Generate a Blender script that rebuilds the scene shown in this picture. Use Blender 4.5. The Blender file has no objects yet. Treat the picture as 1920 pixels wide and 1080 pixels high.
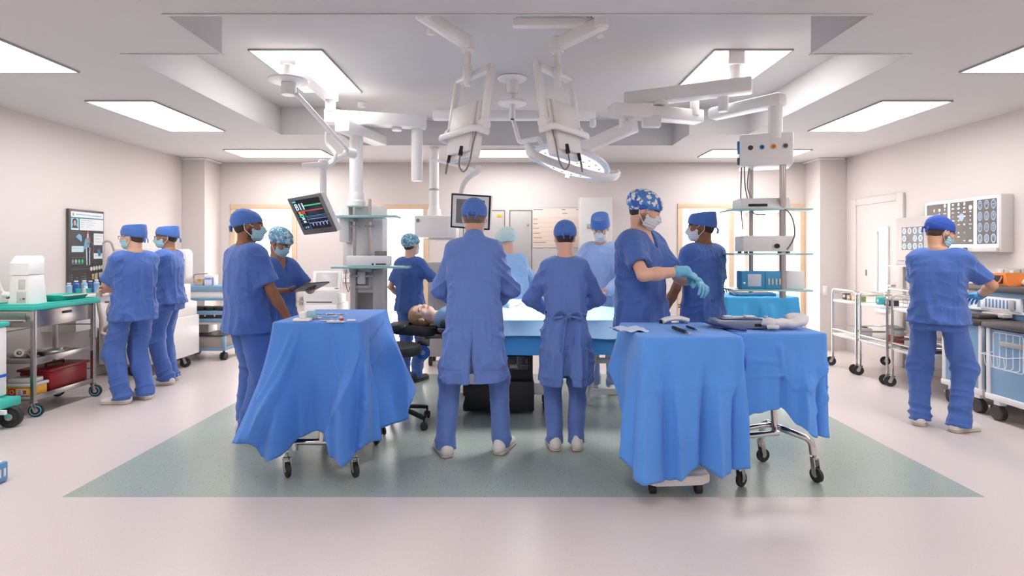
import bpy, bmesh, math, random
import numpy as np
from mathutils import Vector, Matrix, Euler
PI = math.pi
random.seed(7)
SC = bpy.context.scene
COL = SC.collection
F = 1040.0; CX = 960.0; HY = 472.0; CZ = 1.4

def at(px, py, Y):
    """pixel of the photograph (1920x1080) at distance Y -> point in metres"""
    return Vector(((px - CX) * Y / F, Y, CZ - (py - HY) * Y / F))

def gx(px, Y): return (px - CX) * Y / F
# ---------------------------------------------------------------- materials
def lin(c):
    if isinstance(c, str):
        c = [int(c[i:i + 2], 16) / 255 for i in (0, 2, 4)]
    return tuple((v / 12.92 if v <= 0.04045 else ((v + 0.055) / 1.055) ** 2.4) for v in c[:3]) + (1.0,)

MATS = {}
def M(name, col='cccccc', rough=0.5, metal=0.0, var=0.04, scale=6.0, bump=0.0, bscale=80.0, emit=None, es=0.0, alpha=None, sheen=0.0, crease=0.0, crs=6.0, spec=0.5, coat=0.0, trans=0.0, ior=1.45):
    if name in MATS: return MATS[name]
    m = bpy.data.materials.new(name); m.use_nodes = True
    nt = m.node_tree; b = nt.nodes['Principled BSDF']
    c = lin(col)
    tc = nt.nodes.new('ShaderNodeTexCoord')
    if var > 0:
        n = nt.nodes.new('ShaderNodeTexNoise'); n.inputs['Scale'].default_value = scale; n.inputs['Detail'].default_value = 4
        mx = nt.nodes.new('ShaderNodeMix'); mx.data_type = 'RGBA'
        mx.inputs[6].default_value = tuple(min(1, v * (1 - var)) for v in c[:3]) + (1,)
        mx.inputs[7].default_value = tuple(min(1, v * (1 + var)) for v in c[:3]) + (1,)
        nt.links.new(tc.outputs['Object'], n.inputs['Vector']); nt.links.new(n.outputs['Fac'], mx.inputs[0])
        nt.links.new(mx.outputs[2], b.inputs['Base Color'])
    else:
        b.inputs['Base Color'].default_value = c
    b.inputs['Roughness'].default_value = rough; b.inputs['Metallic'].default_value = metal
    b.inputs['Specular IOR Level'].default_value = spec
    if sheen: b.inputs['Sheen Weight'].default_value = sheen
    if coat: b.inputs['Coat Weight'].default_value = coat
    if trans: b.inputs['Transmission Weight'].default_value = trans; b.inputs['IOR'].default_value = ior
    if bump > 0:
        n2 = nt.nodes.new('ShaderNodeTexNoise'); n2.inputs['Scale'].default_value = bscale; n2.inputs['Detail'].default_value = 3
        bp = nt.nodes.new('ShaderNodeBump'); bp.inputs['Strength'].default_value = bump; bp.inputs['Distance'].default_value = 0.01
        nt.links.new(tc.outputs['Object'], n2.inputs['Vector']); nt.links.new(n2.outputs['Fac'], bp.inputs['Height'])
        nt.links.new(bp.outputs['Normal'], b.inputs['Normal'])
    if crease > 0:
        n4 = nt.nodes.new('ShaderNodeTexNoise'); n4.noise_type = 'RIDGED_MULTIFRACTAL'; n4.inputs['Scale'].default_value = crs; n4.inputs['Detail'].default_value = 2.5
        mp = nt.nodes.new('ShaderNodeMapping'); mp.inputs['Scale'].default_value = (1.0, 1.0, .55); nt.links.new(tc.outputs['Object'], mp.inputs['Vector']); nt.links.new(mp.outputs['Vector'], n4.inputs['Vector'])
        b2 = nt.nodes.new('ShaderNodeBump'); b2.inputs['Strength'].default_value = crease; b2.inputs['Distance'].default_value = 0.012
        nt.links.new(n4.outputs['Fac'], b2.inputs['Height'])
        if bump > 0: nt.links.new(bp.outputs['Normal'], b2.inputs['Normal'])
        nt.links.new(b2.outputs['Normal'], b.inputs['Normal'])
    if emit:
        b.inputs['Emission Color'].default_value = lin(emit); b.inputs['Emission Strength'].default_value = es
        if es <= 1.25: m.cycles.emission_sampling = 'NONE'
    if alpha is not None: b.inputs['Alpha'].default_value = alpha
    MATS[name] = m
    return m

def speckle(name, base, dark, light, scale=220.0, rough=0.25, amt=0.5):
    m = bpy.data.materials.new(name); m.use_nodes = True; nt = m.node_tree; b = nt.nodes['Principled BSDF']
    tc = nt.nodes.new('ShaderNodeTexCoord')
    v = nt.nodes.new('ShaderNodeTexVoronoi'); v.inputs['Scale'].default_value = scale * 0.3
    r1 = nt.nodes.new('ShaderNodeValToRGB'); e = r1.color_ramp.elements
    e[0].position = 0.09; e[0].color = (1, 1, 1, 1); e[1].position = 0.2; e[1].color = (0, 0, 0, 1)
    sp = nt.nodes.new('ShaderNodeSeparateColor')
    gt = nt.nodes.new('ShaderNodeMath'); gt.operation = 'GREATER_THAN'; gt.inputs[1].default_value = 0.35
    mu = nt.nodes.new('ShaderNodeMath'); mu.operation = 'MULTIPLY'
    n = nt.nodes.new('ShaderNodeTexNoise'); n.inputs['Scale'].default_value = scale * .6; n.inputs['Detail'].default_value = 2
    n3 = nt.nodes.new('ShaderNodeTexNoise'); n3.inputs['Scale'].default_value = 1.4; n3.inputs['Detail'].default_value = 3
    r2 = nt.nodes.new('ShaderNodeValToRGB'); e = r2.color_ramp.elements
    e[0].position = 0.36; e[0].color = lin(base); e[1].position = 0.66; e[1].color = lin(light)
    mx = nt.nodes.new('ShaderNodeMix'); mx.data_type = 'RGBA'; mx.inputs[7].default_value = lin(dark)
    m2 = nt.nodes.new('ShaderNodeMath'); m2.operation = 'MULTIPLY'; m2.inputs[1].default_value = amt
    L = nt.links.new
    for t in (v, n, n3): L(tc.outputs['Object'], t.inputs['Vector'])
    L(v.outputs['Distance'], r1.inputs[0]); L(v.outputs['Color'], sp.inputs[0]); L(sp.outputs[0], gt.inputs[0])
    L(r1.outputs[0], mu.inputs[0]); L(gt.outputs[0], mu.inputs[1]); L(mu.outputs[0], m2.inputs[0])
    L(n.outputs['Fac'], r2.inputs[0]); L(r2.outputs[0], mx.inputs[6]); L(m2.outputs[0], mx.inputs[0]); L(mx.outputs[2], b.inputs['Base Color'])
    mr = nt.nodes.new('ShaderNodeMapRange'); mr.inputs[3].default_value = rough - 0.06; mr.inputs[4].default_value = rough + 0.08
    L(n3.outputs['Fac'], mr.inputs[0]); L(mr.outputs[0], b.inputs['Roughness'])
    MATS[name] = m
    return m

# ---------------------------------------------------------------- mesh helpers
def Rz(a): return Matrix.Rotation(a, 4, 'Z')
def frame(o, x, y, z):
    m = Matrix.Identity(4)
    for i, v in enumerate((x, y, z)):
        for j in range(3): m[j][i] = v[j]
    for j in range(3): m[j][3] = o[j]
    return m

def box(bm, c, s, bev=0.0, rot=None, seg=2):
    """box centred at c, size s"""
    m = Matrix.Translation(Vector(c)) @ (rot.to_4x4() if rot is not None else Matrix.Identity(4)) @ Matrix.Diagonal((s[0], s[1], s[2], 1))
    r = bmesh.ops.create_cube(bm, size=1.0, matrix=m)
    if bev > 0:
        es = set()
        for v in r['verts']: es.update(v.link_edges)
        bmesh.ops.bevel(bm, geom=list(es), offset=min(bev, min(s) * 0.45), segments=seg, affect='EDGES', profile=0.5)

def bb(bm, a, b, bev=0.0, seg=2):
    a = Vector(a); b = Vector(b)
    box(bm, (a + b) / 2, [abs(b[i] - a[i]) for i in range(3)], bev, None, seg)

def beam(bm, p0, p1, w, h, bev=0.005, up=(0, 0, 1), ext=0.0):
    """box running from p0 to p1, width w (sideways), height h (along up)"""
    p0 = Vector(p0); p1 = Vector(p1); d = p1 - p0; L = d.length
    y = d.normalized(); z = Vector(up); x = y.cross(z).normalized(); z = x.cross(y).normalized()
    m = frame((0, 0, 0), x, y, z).to_3x3()
    box(bm, (p0 + p1) / 2, (w, L + 2 * ext, h), bev, m)

def ring(bm, pts):
    return [bm.verts.new(p) for p in pts]
def bridge(bm, a, b, flip=False):
    n = len(a)
    for i in range(n):
        f = (a[i], a[(i + 1) % n], b[(i + 1) % n], b[i])
        try: bm.faces.new(f[::-1] if flip else f)
        except ValueError: pass

def basis(d):
    d = d.normalized()
    a = Vector((0, 0, 1)) if abs(d.z) < 0.9 else Vector((1, 0, 0))
    u = d.cross(a).normalized(); v = d.cross(u).normalized()
    return u, v

def cyl(bm, p0, p1, r0, r1=None, seg=20, caps=True, bev=0.0):
    p0 = Vector(p0); p1 = Vector(p1); r1 = r0 if r1 is None else r1
    u, v = basis(p1 - p0); d = (p1 - p0).normalized()
    st = [(p0, r0), (p1, r1)]
    if bev > 0: st = [(p0, r0 - bev), (p0 + d * bev, r0), (p1 - d * bev, r1), (p1, r1 - bev)]
    rs = [ring(bm, [p + (u * math.cos(2 * PI * i / seg) + v * math.sin(2 * PI * i / seg)) * r for i in range(seg)]) for p, r in st]
    for a, b in zip(rs, rs[1:]): bridge(bm, a, b)
    if caps:
        bm.faces.new(rs[0][::-1]); bm.faces.new(rs[-1])

def fillet(pts, rad, n=5, closed=False):
    pts = [Vector(p) for p in pts]; out = []
    N = len(pts)
    for i, p in enumerate(pts):
        if not closed and i in (0, N - 1): out.append(p); continue
        a = pts[(i - 1) % N]; b = pts[(i + 1) % N]
        r = min(rad, (a - p).length * 0.49, (b - p).length * 0.49)
        s = p + (a - p).normalized() * r; e = p + (b - p).normalized() * r
        for k in range(n + 1):
            t = k / n
            out.append(s.lerp(p, t).lerp(p.lerp(e, t), t))
    return out

def smooth_path(pts, n=6):
    pts = [Vector(p) for p in pts]; out = []
    P = [pts[0]] + pts + [pts[-1]]
    for i in range(1, len(P) - 2):
        p0, p1, p2, p3 = P[i - 1], P[i], P[i + 1], P[i + 2]
        for k in range(n):
            t = k / n
            out.append(0.5 * ((2 * p1) + (p2 - p0) * t + (2 * p0 - 5 * p1 + 4 * p2 - p3) * t * t + (3 * p1 - p0 - 3 * p2 + p3) * t ** 3))
    out.append(pts[-1])
    return out

def tube(bm, pts, r, seg=10, closed=False, flat=None, up=None):
    """round tube along pts; flat=(a,b) gives an elliptic or strap section"""
    pts = [Vector(p) for p in pts]; n = len(pts)
    rs = []; u = None
    for i, p in enumerate(pts):
        if closed: d = (pts[(i + 1) % n] - pts[i - 1]).normalized()
        else: d = (pts[min(i + 1, n - 1)] - pts[max(i - 1, 0)]).normalized()
        if u is None:
            if up is not None: u = d.cross(Vector(up)).normalized()
            else: u, _ = basis(d)
        else:
            u = (u - d * u.dot(d)).normalized()
            if up is not None:
                c = d.cross(Vector(up))
                if c.length > 1e-3: u = c.normalized()
        v = d.cross(u).normalized()
        a, b = flat if flat else (r, r)
        if callable(r): a = b = r(i / (n - 1))
        rs.append(ring(bm, [p + u * a * math.cos(2 * PI * k / seg) + v * b * math.sin(2 * PI * k / seg) for k in range(seg)]))
    for a, b in zip(rs, rs[1:]): bridge(bm, a, b)
    if closed: bridge(bm, rs[-1], rs[0])
    else:
        bm.faces.new(rs[0][::-1]); bm.faces.new(rs[-1])

def lathe(bm, prof, m=None, seg=28, caps=True):
    """profile of (r, z) turned about z, then placed by matrix m"""
    m = m or Matrix.Identity(4)
    rs = [ring(bm, [m @ Vector((max(r, 1e-5) * math.cos(2 * PI * i / seg), max(r, 1e-5) * math.sin(2 * PI * i / seg), z)) for i in range(seg)]) for r, z in prof]
    for a, b in zip(rs, rs[1:]): bridge(bm, a, b)
    if caps:
        bm.faces.new(rs[0][::-1]); bm.faces.new(rs[-1])

def prism(bm, poly, depth, m=None, bev=0.0):
    """polygon (x,y) extruded along z from 0 to depth, placed by m"""
    m = m or Matrix.Identity(4)
    a = ring(bm, [m @ Vector((p[0], p[1], 0)) for p in poly]); b = ring(bm, [m @ Vector((p[0], p[1], depth)) for p in poly])
    fs = [bm.faces.new(a[::-1]), bm.faces.new(b)]
    bridge(bm, a, b)
    if bev > 0:
        es = set()
        for f in fs: es.update(f.edges)
        bmesh.ops.bevel(bm, geom=list(es), offset=bev, segments=2, affect='EDGES', profile=0.5)

def rrect(w, h, r, n=5, cx=0, cy=0):
    out = []
    for sx, sy, a0 in ((1, 1, 0), (-1, 1, 90), (-1, -1, 180), (1, -1, 270)):
        for k in range(n + 1):
            a = math.radians(a0 + 90 * k / n)
            out.append((cx + sx * (w / 2 - r) + r * math.cos(a), cy + sy * (h / 2 - r) + r * math.sin(a)))
    return out

def quad(bm, a, b, c, d):
    return bm.faces.new([bm.verts.new(Vector(p)) for p in (a, b, c, d)])

def panel(bm, o, x, y, w, h, t=0.002):
    """thin slab with lower-left corner o, axes x,y"""
    x = Vector(x).normalized(); y = Vector(y).normalized(); z = x.cross(y)
    o = Vector(o)
    m = frame(o + x * w / 2 + y * h / 2 + z * t / 2, x, y, z)
    bmesh.ops.create_cube(bm, size=1.0, matrix=m @ Matrix.Diagonal((w, h, t, 1)))

def grid_mesh(bm, P):
    """P: rows of points -> quads"""
    V = [[bm.verts.new(p) for p in row] for row in P]
    for i in range(len(V) - 1):
        for j in range(len(V[0]) - 1):
            bm.faces.new((V[i][j], V[i][j + 1], V[i + 1][j + 1], V[i + 1][j]))

# ---------------------------------------------------------------- object helpers
def nb(): return bmesh.new()
def link(name, me, mat, parent=None, world=False):
    o = bpy.data.objects.new(name, me); COL.objects.link(o)
    for mm in (mat if isinstance(mat, (list, tuple)) else [mat]):
        if mm is not None: me.materials.append(mm)
    if parent is not None:
        o.parent = parent
        if world: o.matrix_parent_inverse = base_matrix(parent).inverted()
    return o
def base_matrix(o):
    m = Matrix.LocRotScale(o.location, o.rotation_euler, o.scale)
    if o.parent: m = base_matrix(o.parent) @ o.matrix_parent_inverse @ m
    return m
def obj(name, bm, mat, parent=None, world=False, smooth=True, angle=35, label=None, fix=True):
    if fix: bmesh.ops.recalc_face_normals(bm, faces=bm.faces)
    me = bpy.data.meshes.new(name); bm.to_mesh(me); bm.free()
    if smooth:
        me.polygons.foreach_set('use_smooth', [True] * len(me.polygons))
        if angle < 180: me.set_sharp_from_angle(angle=math.radians(angle))
    o = link(name, me, mat, parent, world)
    if label: o['label'] = label
    return o
def tag(o, label, cat, group=None, kind=None):
    o['label'] = label; o['category'] = cat
    if group: o['group'] = group
    if kind: o['kind'] = kind
    return o
def thing(name, label, cat, loc=(0, 0, 0), rz=0.0, group=None):
    o = bpy.data.objects.new(name, None); COL.objects.link(o)
    o.location = loc; o.rotation_euler = (0, 0, rz); o.empty_display_size = 0.1
    return tag(o, label, cat, group)
def struct(name, bm, mat, smooth=False):
    o = obj(name, bm, mat, smooth=smooth); o['kind'] = 'structure'; return o
def dup(root, loc, rz, label=None, group=None):
    r = root.copy(); COL.objects.link(r); r.location = loc; r.rotation_euler = (0, 0, rz)
    if label: r['label'] = label
    if group: r['group'] = group
    for ch in list(root.children):
        c = ch.copy(); COL.objects.link(c); c.parent = r
        for g in list(ch.children):
            d = g.copy(); COL.objects.link(d); d.parent = c
    return r
def solidify(o, t, off=-1.0):
    md = o.modifiers.new('thick', 'SOLIDIFY'); md.thickness = t; md.offset = off
    return o
def text_mesh(name, s, size, m, mat, parent=None, world=True, depth=0.001, align='LEFT'):
    cu = bpy.data.curves.new(name, 'FONT'); cu.body = s; cu.size = size; cu.extrude = depth; cu.align_x = align; cu.resolution_u = 3
    tmp = bpy.data.objects.new('tmp', cu); COL.objects.link(tmp)
    bpy.context.view_layer.update()
    me = bpy.data.meshes.new_from_object(tmp.evaluated_get(bpy.context.evaluated_depsgraph_get()))
    bpy.data.objects.remove(tmp); bpy.data.curves.remove(cu)
    me.materials.clear(); me.transform(m)
    return link(name, me, mat, parent, world)
EXPO = 0.47; LAMP = 8.5; PANE = 2.5; LAMP_OR = 110
# ================================================================= camera
cam = bpy.data.cameras.new('camera'); co = bpy.data.objects.new('camera', cam); COL.objects.link(co)
co.location = (0, 0, CZ); co.rotation_euler = (PI / 2, 0, 0)
cam.sensor_width = 36.0; cam.lens = 36.0 * F / 1920.0; cam.shift_y = -(540 - HY) / 1920.0
cam.clip_start = 0.05; cam.clip_end = 60
SC.camera = co
SC.view_settings.view_transform = 'Standard'
try: SC.view_settings.look = 'None'
except Exception: pass
SC.view_settings.gamma = 1.0; SC.view_settings.use_curve_mapping = False
SC.view_settings.exposure = EXPO if 'EXPO' in globals() else 0.0
SC.cycles.adaptive_threshold = 0.03; SC.cycles.diffuse_bounces = 3; SC.cycles.glossy_bounces = 3; SC.cycles.transmission_bounces = 4; SC.cycles.max_bounces = 7; SC.cycles.caustics_reflective = False; SC.cycles.caustics_refractive = False
w = bpy.data.worlds.new('world'); SC.world = w; w.use_nodes = True
w.node_tree.nodes['Background'].inputs[0].default_value = (0.95, 0.97, 1, 1); w.node_tree.nodes['Background'].inputs[1].default_value = 1.0

# ================================================================= setting
XL, XR, YB, YF = -4.69, 4.75, 8.28, -2.4
ZC, ZR = 2.73, 3.03
mWall = M('wall_paint', 'ddd4d0', 0.6, var=0.015, scale=2.0, bump=0.02, bscale=160)
mCeil = M('ceiling_paint', 'd8d5d5', 0.75, var=0.02, scale=3.0, bump=0.05, bscale=220)
mTrimW = M('white_trim', 'dcd4d0', 0.65, var=0.01)
mWood = M('pale_wood', 'dcc3a6', 0.45, var=0.12, scale=3.0)
mFloor = speckle('vinyl_floor', 'd5cac7', 'b3a7a4', 'd9cecb', 260, 0.30, 0.6)
mGreen = speckle('green_vinyl_floor', 'a3b0a8', '3f4944', 'a8b5ad', 200, 0.22, 1.0)
mLamp = M('lamp_panel', 'ffffff', 0.5, var=0, emit='fffbfa', es=LAMP)
mPane = M('daylit_pane', 'ffffff', 0.3, var=0, emit='fffcfb', es=PANE)
mSteel = M('brushed_steel', 'b9b4b0', 0.28, 1.0, var=0.05, scale=14)
mChrome = M('chrome', 'd6d3d1', 0.14, 1.0, var=0.02)
mDarkSteel = M('dark_steel', '6f6a69', 0.35, 1.0, var=0.05)
mWhite = M('white_enamel', 'f5f3f2', 0.35, var=0.015)
mWhite2 = M('white_plastic', 'f0eeec', 0.45, var=0.015)
mGrey = M('grey_plastic', 'b5b0ae', 0.5, var=0.03)
mMid = M('mid_grey_plastic', '85817f', 0.5, var=0.03)
mBlack = M('black_plastic', '1d1c1e', 0.4, var=0.1)
mRubber = M('black_rubber', '2b2a2b', 0.6, var=0.1)
mGlassB = M('shelf_glass', 'cfe6e6', 0.08, var=0, trans=0.75, ior=1.3)
mGlassE = M('shelf_glass_edge', 'a6d2d2', 0.15, var=0.02)

# floor with the darker green zone as faces of the same sheet
GX0, GX1, GY0, GY1 = -2.57, 2.70, 3.165, 6.35
bm = nb()
xs = [XL - .1, GX0, GX1, XR + .1]; ys = [YF - .1, GY0, GY1, YB + .1]
vv = [[bm.verts.new((x, y, 0)) for x in xs] for y in ys]
lo = [[bm.verts.new((x, y, -0.12)) for x in xs] for y in ys]
for j in range(3):
    for i in range(3):
        f = bm.faces.new((vv[j][i], vv[j][i + 1], vv[j + 1][i + 1], vv[j + 1][i])); f.material_index = 1 if (i == 1 and j == 1) else 0
        bm.faces.new((lo[j][i], lo[j + 1][i], lo[j + 1][i + 1], lo[j][i + 1]))
fl = struct('floor', bm, [mFloor, mGreen])

# ceiling with the plus-shaped recess
def cell_in(x, y):
    return (-1.95 < x < 2.01 and 3.108 < y < 6.92) or (-2.62 < x < 2.68 and 3.73 < y < 6.29)
bm = nb()
xs = [XL - .1, -2.62, -1.95, 2.01, 2.68, XR + .1]; ys = [YF - .1, 3.108, 3.73, 6.29, 6.92, YB + .1]
for j in range(5):
    for i in range(5):
        x0, x1, y0, y1 = xs[i], xs[i + 1], ys[j], ys[j + 1]
        inn = cell_in((x0 + x1) / 2, (y0 + y1) / 2); z = ZR if inn else ZC
        quad(bm, (x0, y0, z), (x0, y1, z), (x1, y1, z), (x1, y0, z))
        quad(bm, (x0, y0, ZR + .1), (x1, y0, ZR + .1), (x1, y1, ZR + .1), (x0, y1, ZR + .1))
        if inn:
            for (ax, ay, bx, by, nx, ny) in ((x0, y0, x0, y1, x0 - .05, (y0 + y1) / 2), (x1, y0, x1, y1, x1 + .05, (y0 + y1) / 2), (x0, y0, x1, y0, (x0 + x1) / 2, y0 - .05), (x0, y1, x1, y1, (x0 + x1) / 2, y1 + .05)):
                if not cell_in(nx, ny): quad(bm, (ax, ay, ZC), (bx, by, ZC), (bx, by, ZR), (ax, ay, ZR))
bmesh.ops.remove_doubles(bm, verts=bm.verts, dist=1e-5)
struct('ceiling', bm, mCeil)
# slim bead round the recess
bm = nb()
loop = [(-1.95, 3.108), (2.01, 3.108), (2.01, 3.73), (2.68, 3.73), (2.68, 6.29), (2.01, 6.29), (2.01, 6.92), (-1.95, 6.92), (-1.95, 6.29), (-2.62, 6.29), (-2.62, 3.73), (-1.95, 3.73)]
for i, (a, b) in enumerate(loop):
    c, d = loop[(i + 1) % 12]
    beam(bm, (a, b, ZC - .004), (c, d, ZC - .002), 0.022, 0.005, 0.001, ext=0.008)
struct('trim_1', bm, mCeil)

# walls
D = [(-4.20, -3.21, 2.11), (-2.17, -1.25, 2.11), (2.47, 4.37, 2.12)]     # openings in the back wall
bm = nb(); T = 0.25
x = XL - .1
for a, b, h in D:
    bb(bm, (x, YB, 0), (a, YB + T, ZR)); bb(bm, (a, YB, h), (b, YB + T, ZR)); x = b
bb(bm, (x, YB, 0), (XR + .1, YB + T, ZR))
struct('wall_back', bm, mWall)
bm = nb(); bb(bm, (XL - T, YF - T, 0), (XL, YB + T, ZR)); struct('wall_left', bm, mWall)
bm = nb(); bb(bm, (XR, YF - T, 0), (XR + T, YB + T, ZR)); struct('wall_right', bm, mWall)
bm = nb(); bb(bm, (XL, YF - T, 0), (XR, YF, ZR)); struct('wall_front', bm, mWall)
bm = nb(); bb(bm, (XL, 7.87, 0), (-4.36, YB, ZC), .004); struct('pillar_left', bm, mWall)
bm = nb(); bb(bm, (4.37, 7.87, 0), (XR, YB, ZC), .004); struct('pillar_right', bm, mWall)
# louvred strips at the pillar heads
for n, sx, x0 in (('trim_2', 1, -4.36), ('trim_3', -1, 4.37)):
    bm = nb()
    beam(bm, (x0 - sx * .33, 7.855, ZC - .012), (x0 + sx * .03, 7.855, ZC - .012), .05, .02, .004)
    beam(bm, (x0 + sx * .02, 7.85, ZC - .012), (x0 + sx * .02, YB - .01, ZC - .012), .04, .02, .004)
    for k in range(10):
        y = 7.88 + k * .04
        box(bm, (x0 + sx * .02, y, ZC - .024), (.04, .012, .008))
    struct(n, bm, M('strip_white', 'fbfaf9', .3, var=0))
# doors of the back wall: pale wood frames round daylit panes
for k, (a, b, h) in enumerate(D):
    d = thing('door_%d' % (k + 1), 'x', 'door', (0, 0, 0)); del d['label']; del d['category']; d['kind'] = 'structure'
    fw = .075; bm = nb(); y0, y1 = YB - .02, YB + T
    bb(bm, (a, y0, 0), (a + fw, y1, h - fw), .004); bb(bm, (b - fw, y0, 0), (b, y1, h - fw), .004); bb(bm, (a, y0, h - fw), (b, y1, h), .004)
    if k == 2:
        for px in (1373,): xm = (px - CX) * YB / F; bb(bm, (xm - .04, y0 + .04, 0), (xm + .04, y1 - .04, h - fw), .004)
    obj('door_frame', bm, mWood, d)
    bm = nb(); bb(bm, (a + fw, YB + .14, 0.0), (b - fw, YB + .15, h - fw)); obj('pane', bm, mPane, d)
    if k == 0:
        bm = nb(); bb(bm, (a + fw, YB + .05, 0), (a + fw + .09, YB + .09, h - fw), .004); obj('door_leaf', bm, M('leaf_wood', 'ecdccb', .4), d)
        bm = nb()
        for z in (.66, .98):
            bb(bm, (b + .05, YB - .06, z - .05), (b + .09, YB, z + .07), .008); cyl(bm, (b + .02, YB - .05, z), (b + .2, YB - .05, z), .012)
        obj('door_handle', bm, mSteel, d)
    if k == 2:
        bm = nb(); bb(bm, (a + 1.05, YB + .1, 0), (a + 1.1, YB + .13, h - fw), .004); bb(bm, (b - .36, YB + .1, 0), (b - .31, YB + .13, h - fw), .004); obj('glazing_bar', bm, M('leaf_wood', 'ecdccb', .4), d)
# door of the right wall
d = thing('door_4', 'x', 'door', (0, 0, 0)); del d['label']; del d['category']; d['kind'] = 'structure'
bm = nb(); x = XR
for (y0, y1, z0, z1) in ((7.62, 7.75, 0, 2.12), (6.70, 6.82, 0, 2.12), (6.82, 7.62, 2.03, 2.12)): bb(bm, (x - .03, y0, z0), (x, y1, z1), .006)
obj('door_frame', bm, mTrimW, d)
bm = nb(); bb(bm, (x - .015, 6.82, 0), (x, 7.62, 2.03)); obj('door_leaf', bm, mTrimW, d)
bm = nb()
for (y0, y1, z0, z1) in ((7.17, 7.22, .62, 1.72), (6.96, 7.01, .62, 1.72), (7.01, 7.17, .62, .68), (7.01, 7.17, 1.66, 1.72)): bb(bm, (x - .035, y0, z0), (x - .012, y1, z1), .004)
obj('vision_panel_frame', bm, mWhite2, d)
bm = nb(); bb(bm, (x - .02, 7.01, .68), (x - .014, 7.17, 1.66)); v = obj('pane', bm, M('grey_vision_pane', 'cfc9c5', .1), d)
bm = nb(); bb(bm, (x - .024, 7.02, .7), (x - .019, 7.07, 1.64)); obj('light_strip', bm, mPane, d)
bm = nb(); bb(bm, (x - .022, 7.40, 1.08), (x - .012, 7.425, 1.16)); obj('lock_plate', bm, mMid, d)
bm = nb(); cyl(bm, (x - .07, 6.86, .98), (x - .01, 6.86, .98), .012); box(bm, (x - .065, 6.91, .98), (.015, .11, .02), .005); obj('door_handle', bm, mSteel, d)
# skirting
for n, a, b in (('baseboard_left', (XL, YF, 0), (XL + .012, 7.87, .1)), ('baseboard_right', (XR - .012, YF, 0), (XR, 6.70, .1))):
    bm = nb(); bb(bm, a, b, .003); struct(n, bm, mWall)

# ceiling lamps
def ceiling_lamp(x0, x1, y0, y1, z, label, group='square light panels set in the ceiling'):
    t = thing('ceiling_light', label, 'ceiling light', ((x0 + x1) / 2, (y0 + y1) / 2, z), 0, group)
    a, b = (x1 - x0) / 2, (y1 - y0) / 2
    bm = nb()
    for (p, q, s) in (((-a, 0), (.014, 2 * b), 0), ((a, 0), (.014, 2 * b), 0), ((0, -b), (2 * a, .014), 0), ((0, b), (2 * a, .014), 0)):
        box(bm, (p[0], p[1], -.006), (q[0], q[1], .016), .002)
    obj('frame', bm, M('lamp_frame', 'a9a3a1', .5), t)
    bm = nb(); box(bm, (0, 0, -.004), (2 * a - .014, 2 * b - .014, .006)); obj('diffuser', bm, mLamp, t)
    return t
ceiling_lamp(-3.79, -3.19, 2.87, 4.09, ZC, 'white light panel cut off by the left frame edge near the camera')
ceiling_lamp(-3.75, -3.15, 4.87, 6.09, ZC, 'long white light panel in the lower ceiling above the steel trolley on the left')
ceiling_lamp(3.25, 3.87, 4.87, 6.09, ZC, 'long white light panel in the lower ceiling on the right, above the blue cabinets')
ceiling_lamp(3.30, 3.90, 2.87, 4.09, ZC, 'white light panel cut off by the right frame edge near the camera')
ceiling_lamp(-3.75, -2.48, 7.2, 7.77, ZC, 'light panel before the back wall above the left wooden door')
ceiling_lamp(-.62, .62, 7.2, 7.77, ZC, 'light panel before the back wall, half hidden behind the two monitor backs')
ceiling_lamp(2.6, 3.9, 7.2, 7.77, ZC, 'light panel before the back wall, behind the right pendant box')
ceiling_lamp(-2.12, -1.53, 4.46, 5.65, ZR, 'light panel in the raised ceiling above the left pendant arms')
ceiling_lamp(1.63, 2.26, 4.46, 5.65, ZR, 'light panel in the raised ceiling above the right pendant arms')
for x0 in (-3.75, -.3, 3.25):
    ceiling_lamp(x0, x0 + .6, -1.2, 0.0, ZC, 'unseen white fill panel added in the ceiling just ahead of the camera', 'light panels out of view')
    ceiling_lamp(x0, x0 + .6, 0.9, 2.1, ZC, 'unseen white fill panel added in the ceiling just ahead of the camera', 'light panels out of view')  # unseen row, added to brighten the people's backs and the near floor
# ================================================================= signed-distance modelling for people
f32 = np.float32
def smin(a, b, k):
    if k <= 0: return np.minimum(a, b)
    h = np.maximum(k - np.abs(a - b), 0) / k
    return np.minimum(a, b) - h * h * (k * 0.25)
class Vol:
    def __init__(s, lo, hi, h):
        s.h = h; s.lo = np.array(lo, float); s.n = np.ceil((np.array(hi, float) - s.lo) / h).astype(int) + 1
        s.ax = [(s.lo[i] + h * np.arange(s.n[i])).astype(f32) for i in range(3)]
        s.d = np.full(s.n, 0.2, f32)
    def region(s, lo, hi, m):
        i0 = np.clip(np.floor((np.array(lo) - m - s.lo) / s.h).astype(int), 0, s.n)
        i1 = np.clip(np.ceil((np.array(hi) + m - s.lo) / s.h).astype(int) + 1, 0, s.n)
        if np.any(i1 <= i0): return None
        sl = tuple(slice(a, b) for a, b in zip(i0, i1))
        return sl, s.ax[0][sl[0]][:, None, None], s.ax[1][sl[1]][None, :, None], s.ax[2][sl[2]][None, None, :]
    def add(s, prim, k=0.0):
        f, lo, hi = prim; r = s.region(lo, hi, 0.03 + k)
        if r: s.d[r[0]] = smin(s.d[r[0]], f(*r[1:]), k)
    def sub(s, prim, k=0.0):
        f, lo, hi = prim; r = s.region(lo, hi, 0.02 + k)
        if r: s.d[r[0]] = -smin(-s.d[r[0]], f(*r[1:]), k)
    def keep(s, f, k=0.0):
        s.d = -smin(-s.d, -f(s.ax[0][:, None, None], s.ax[1][None, :, None], s.ax[2][None, None, :]), k)

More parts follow.
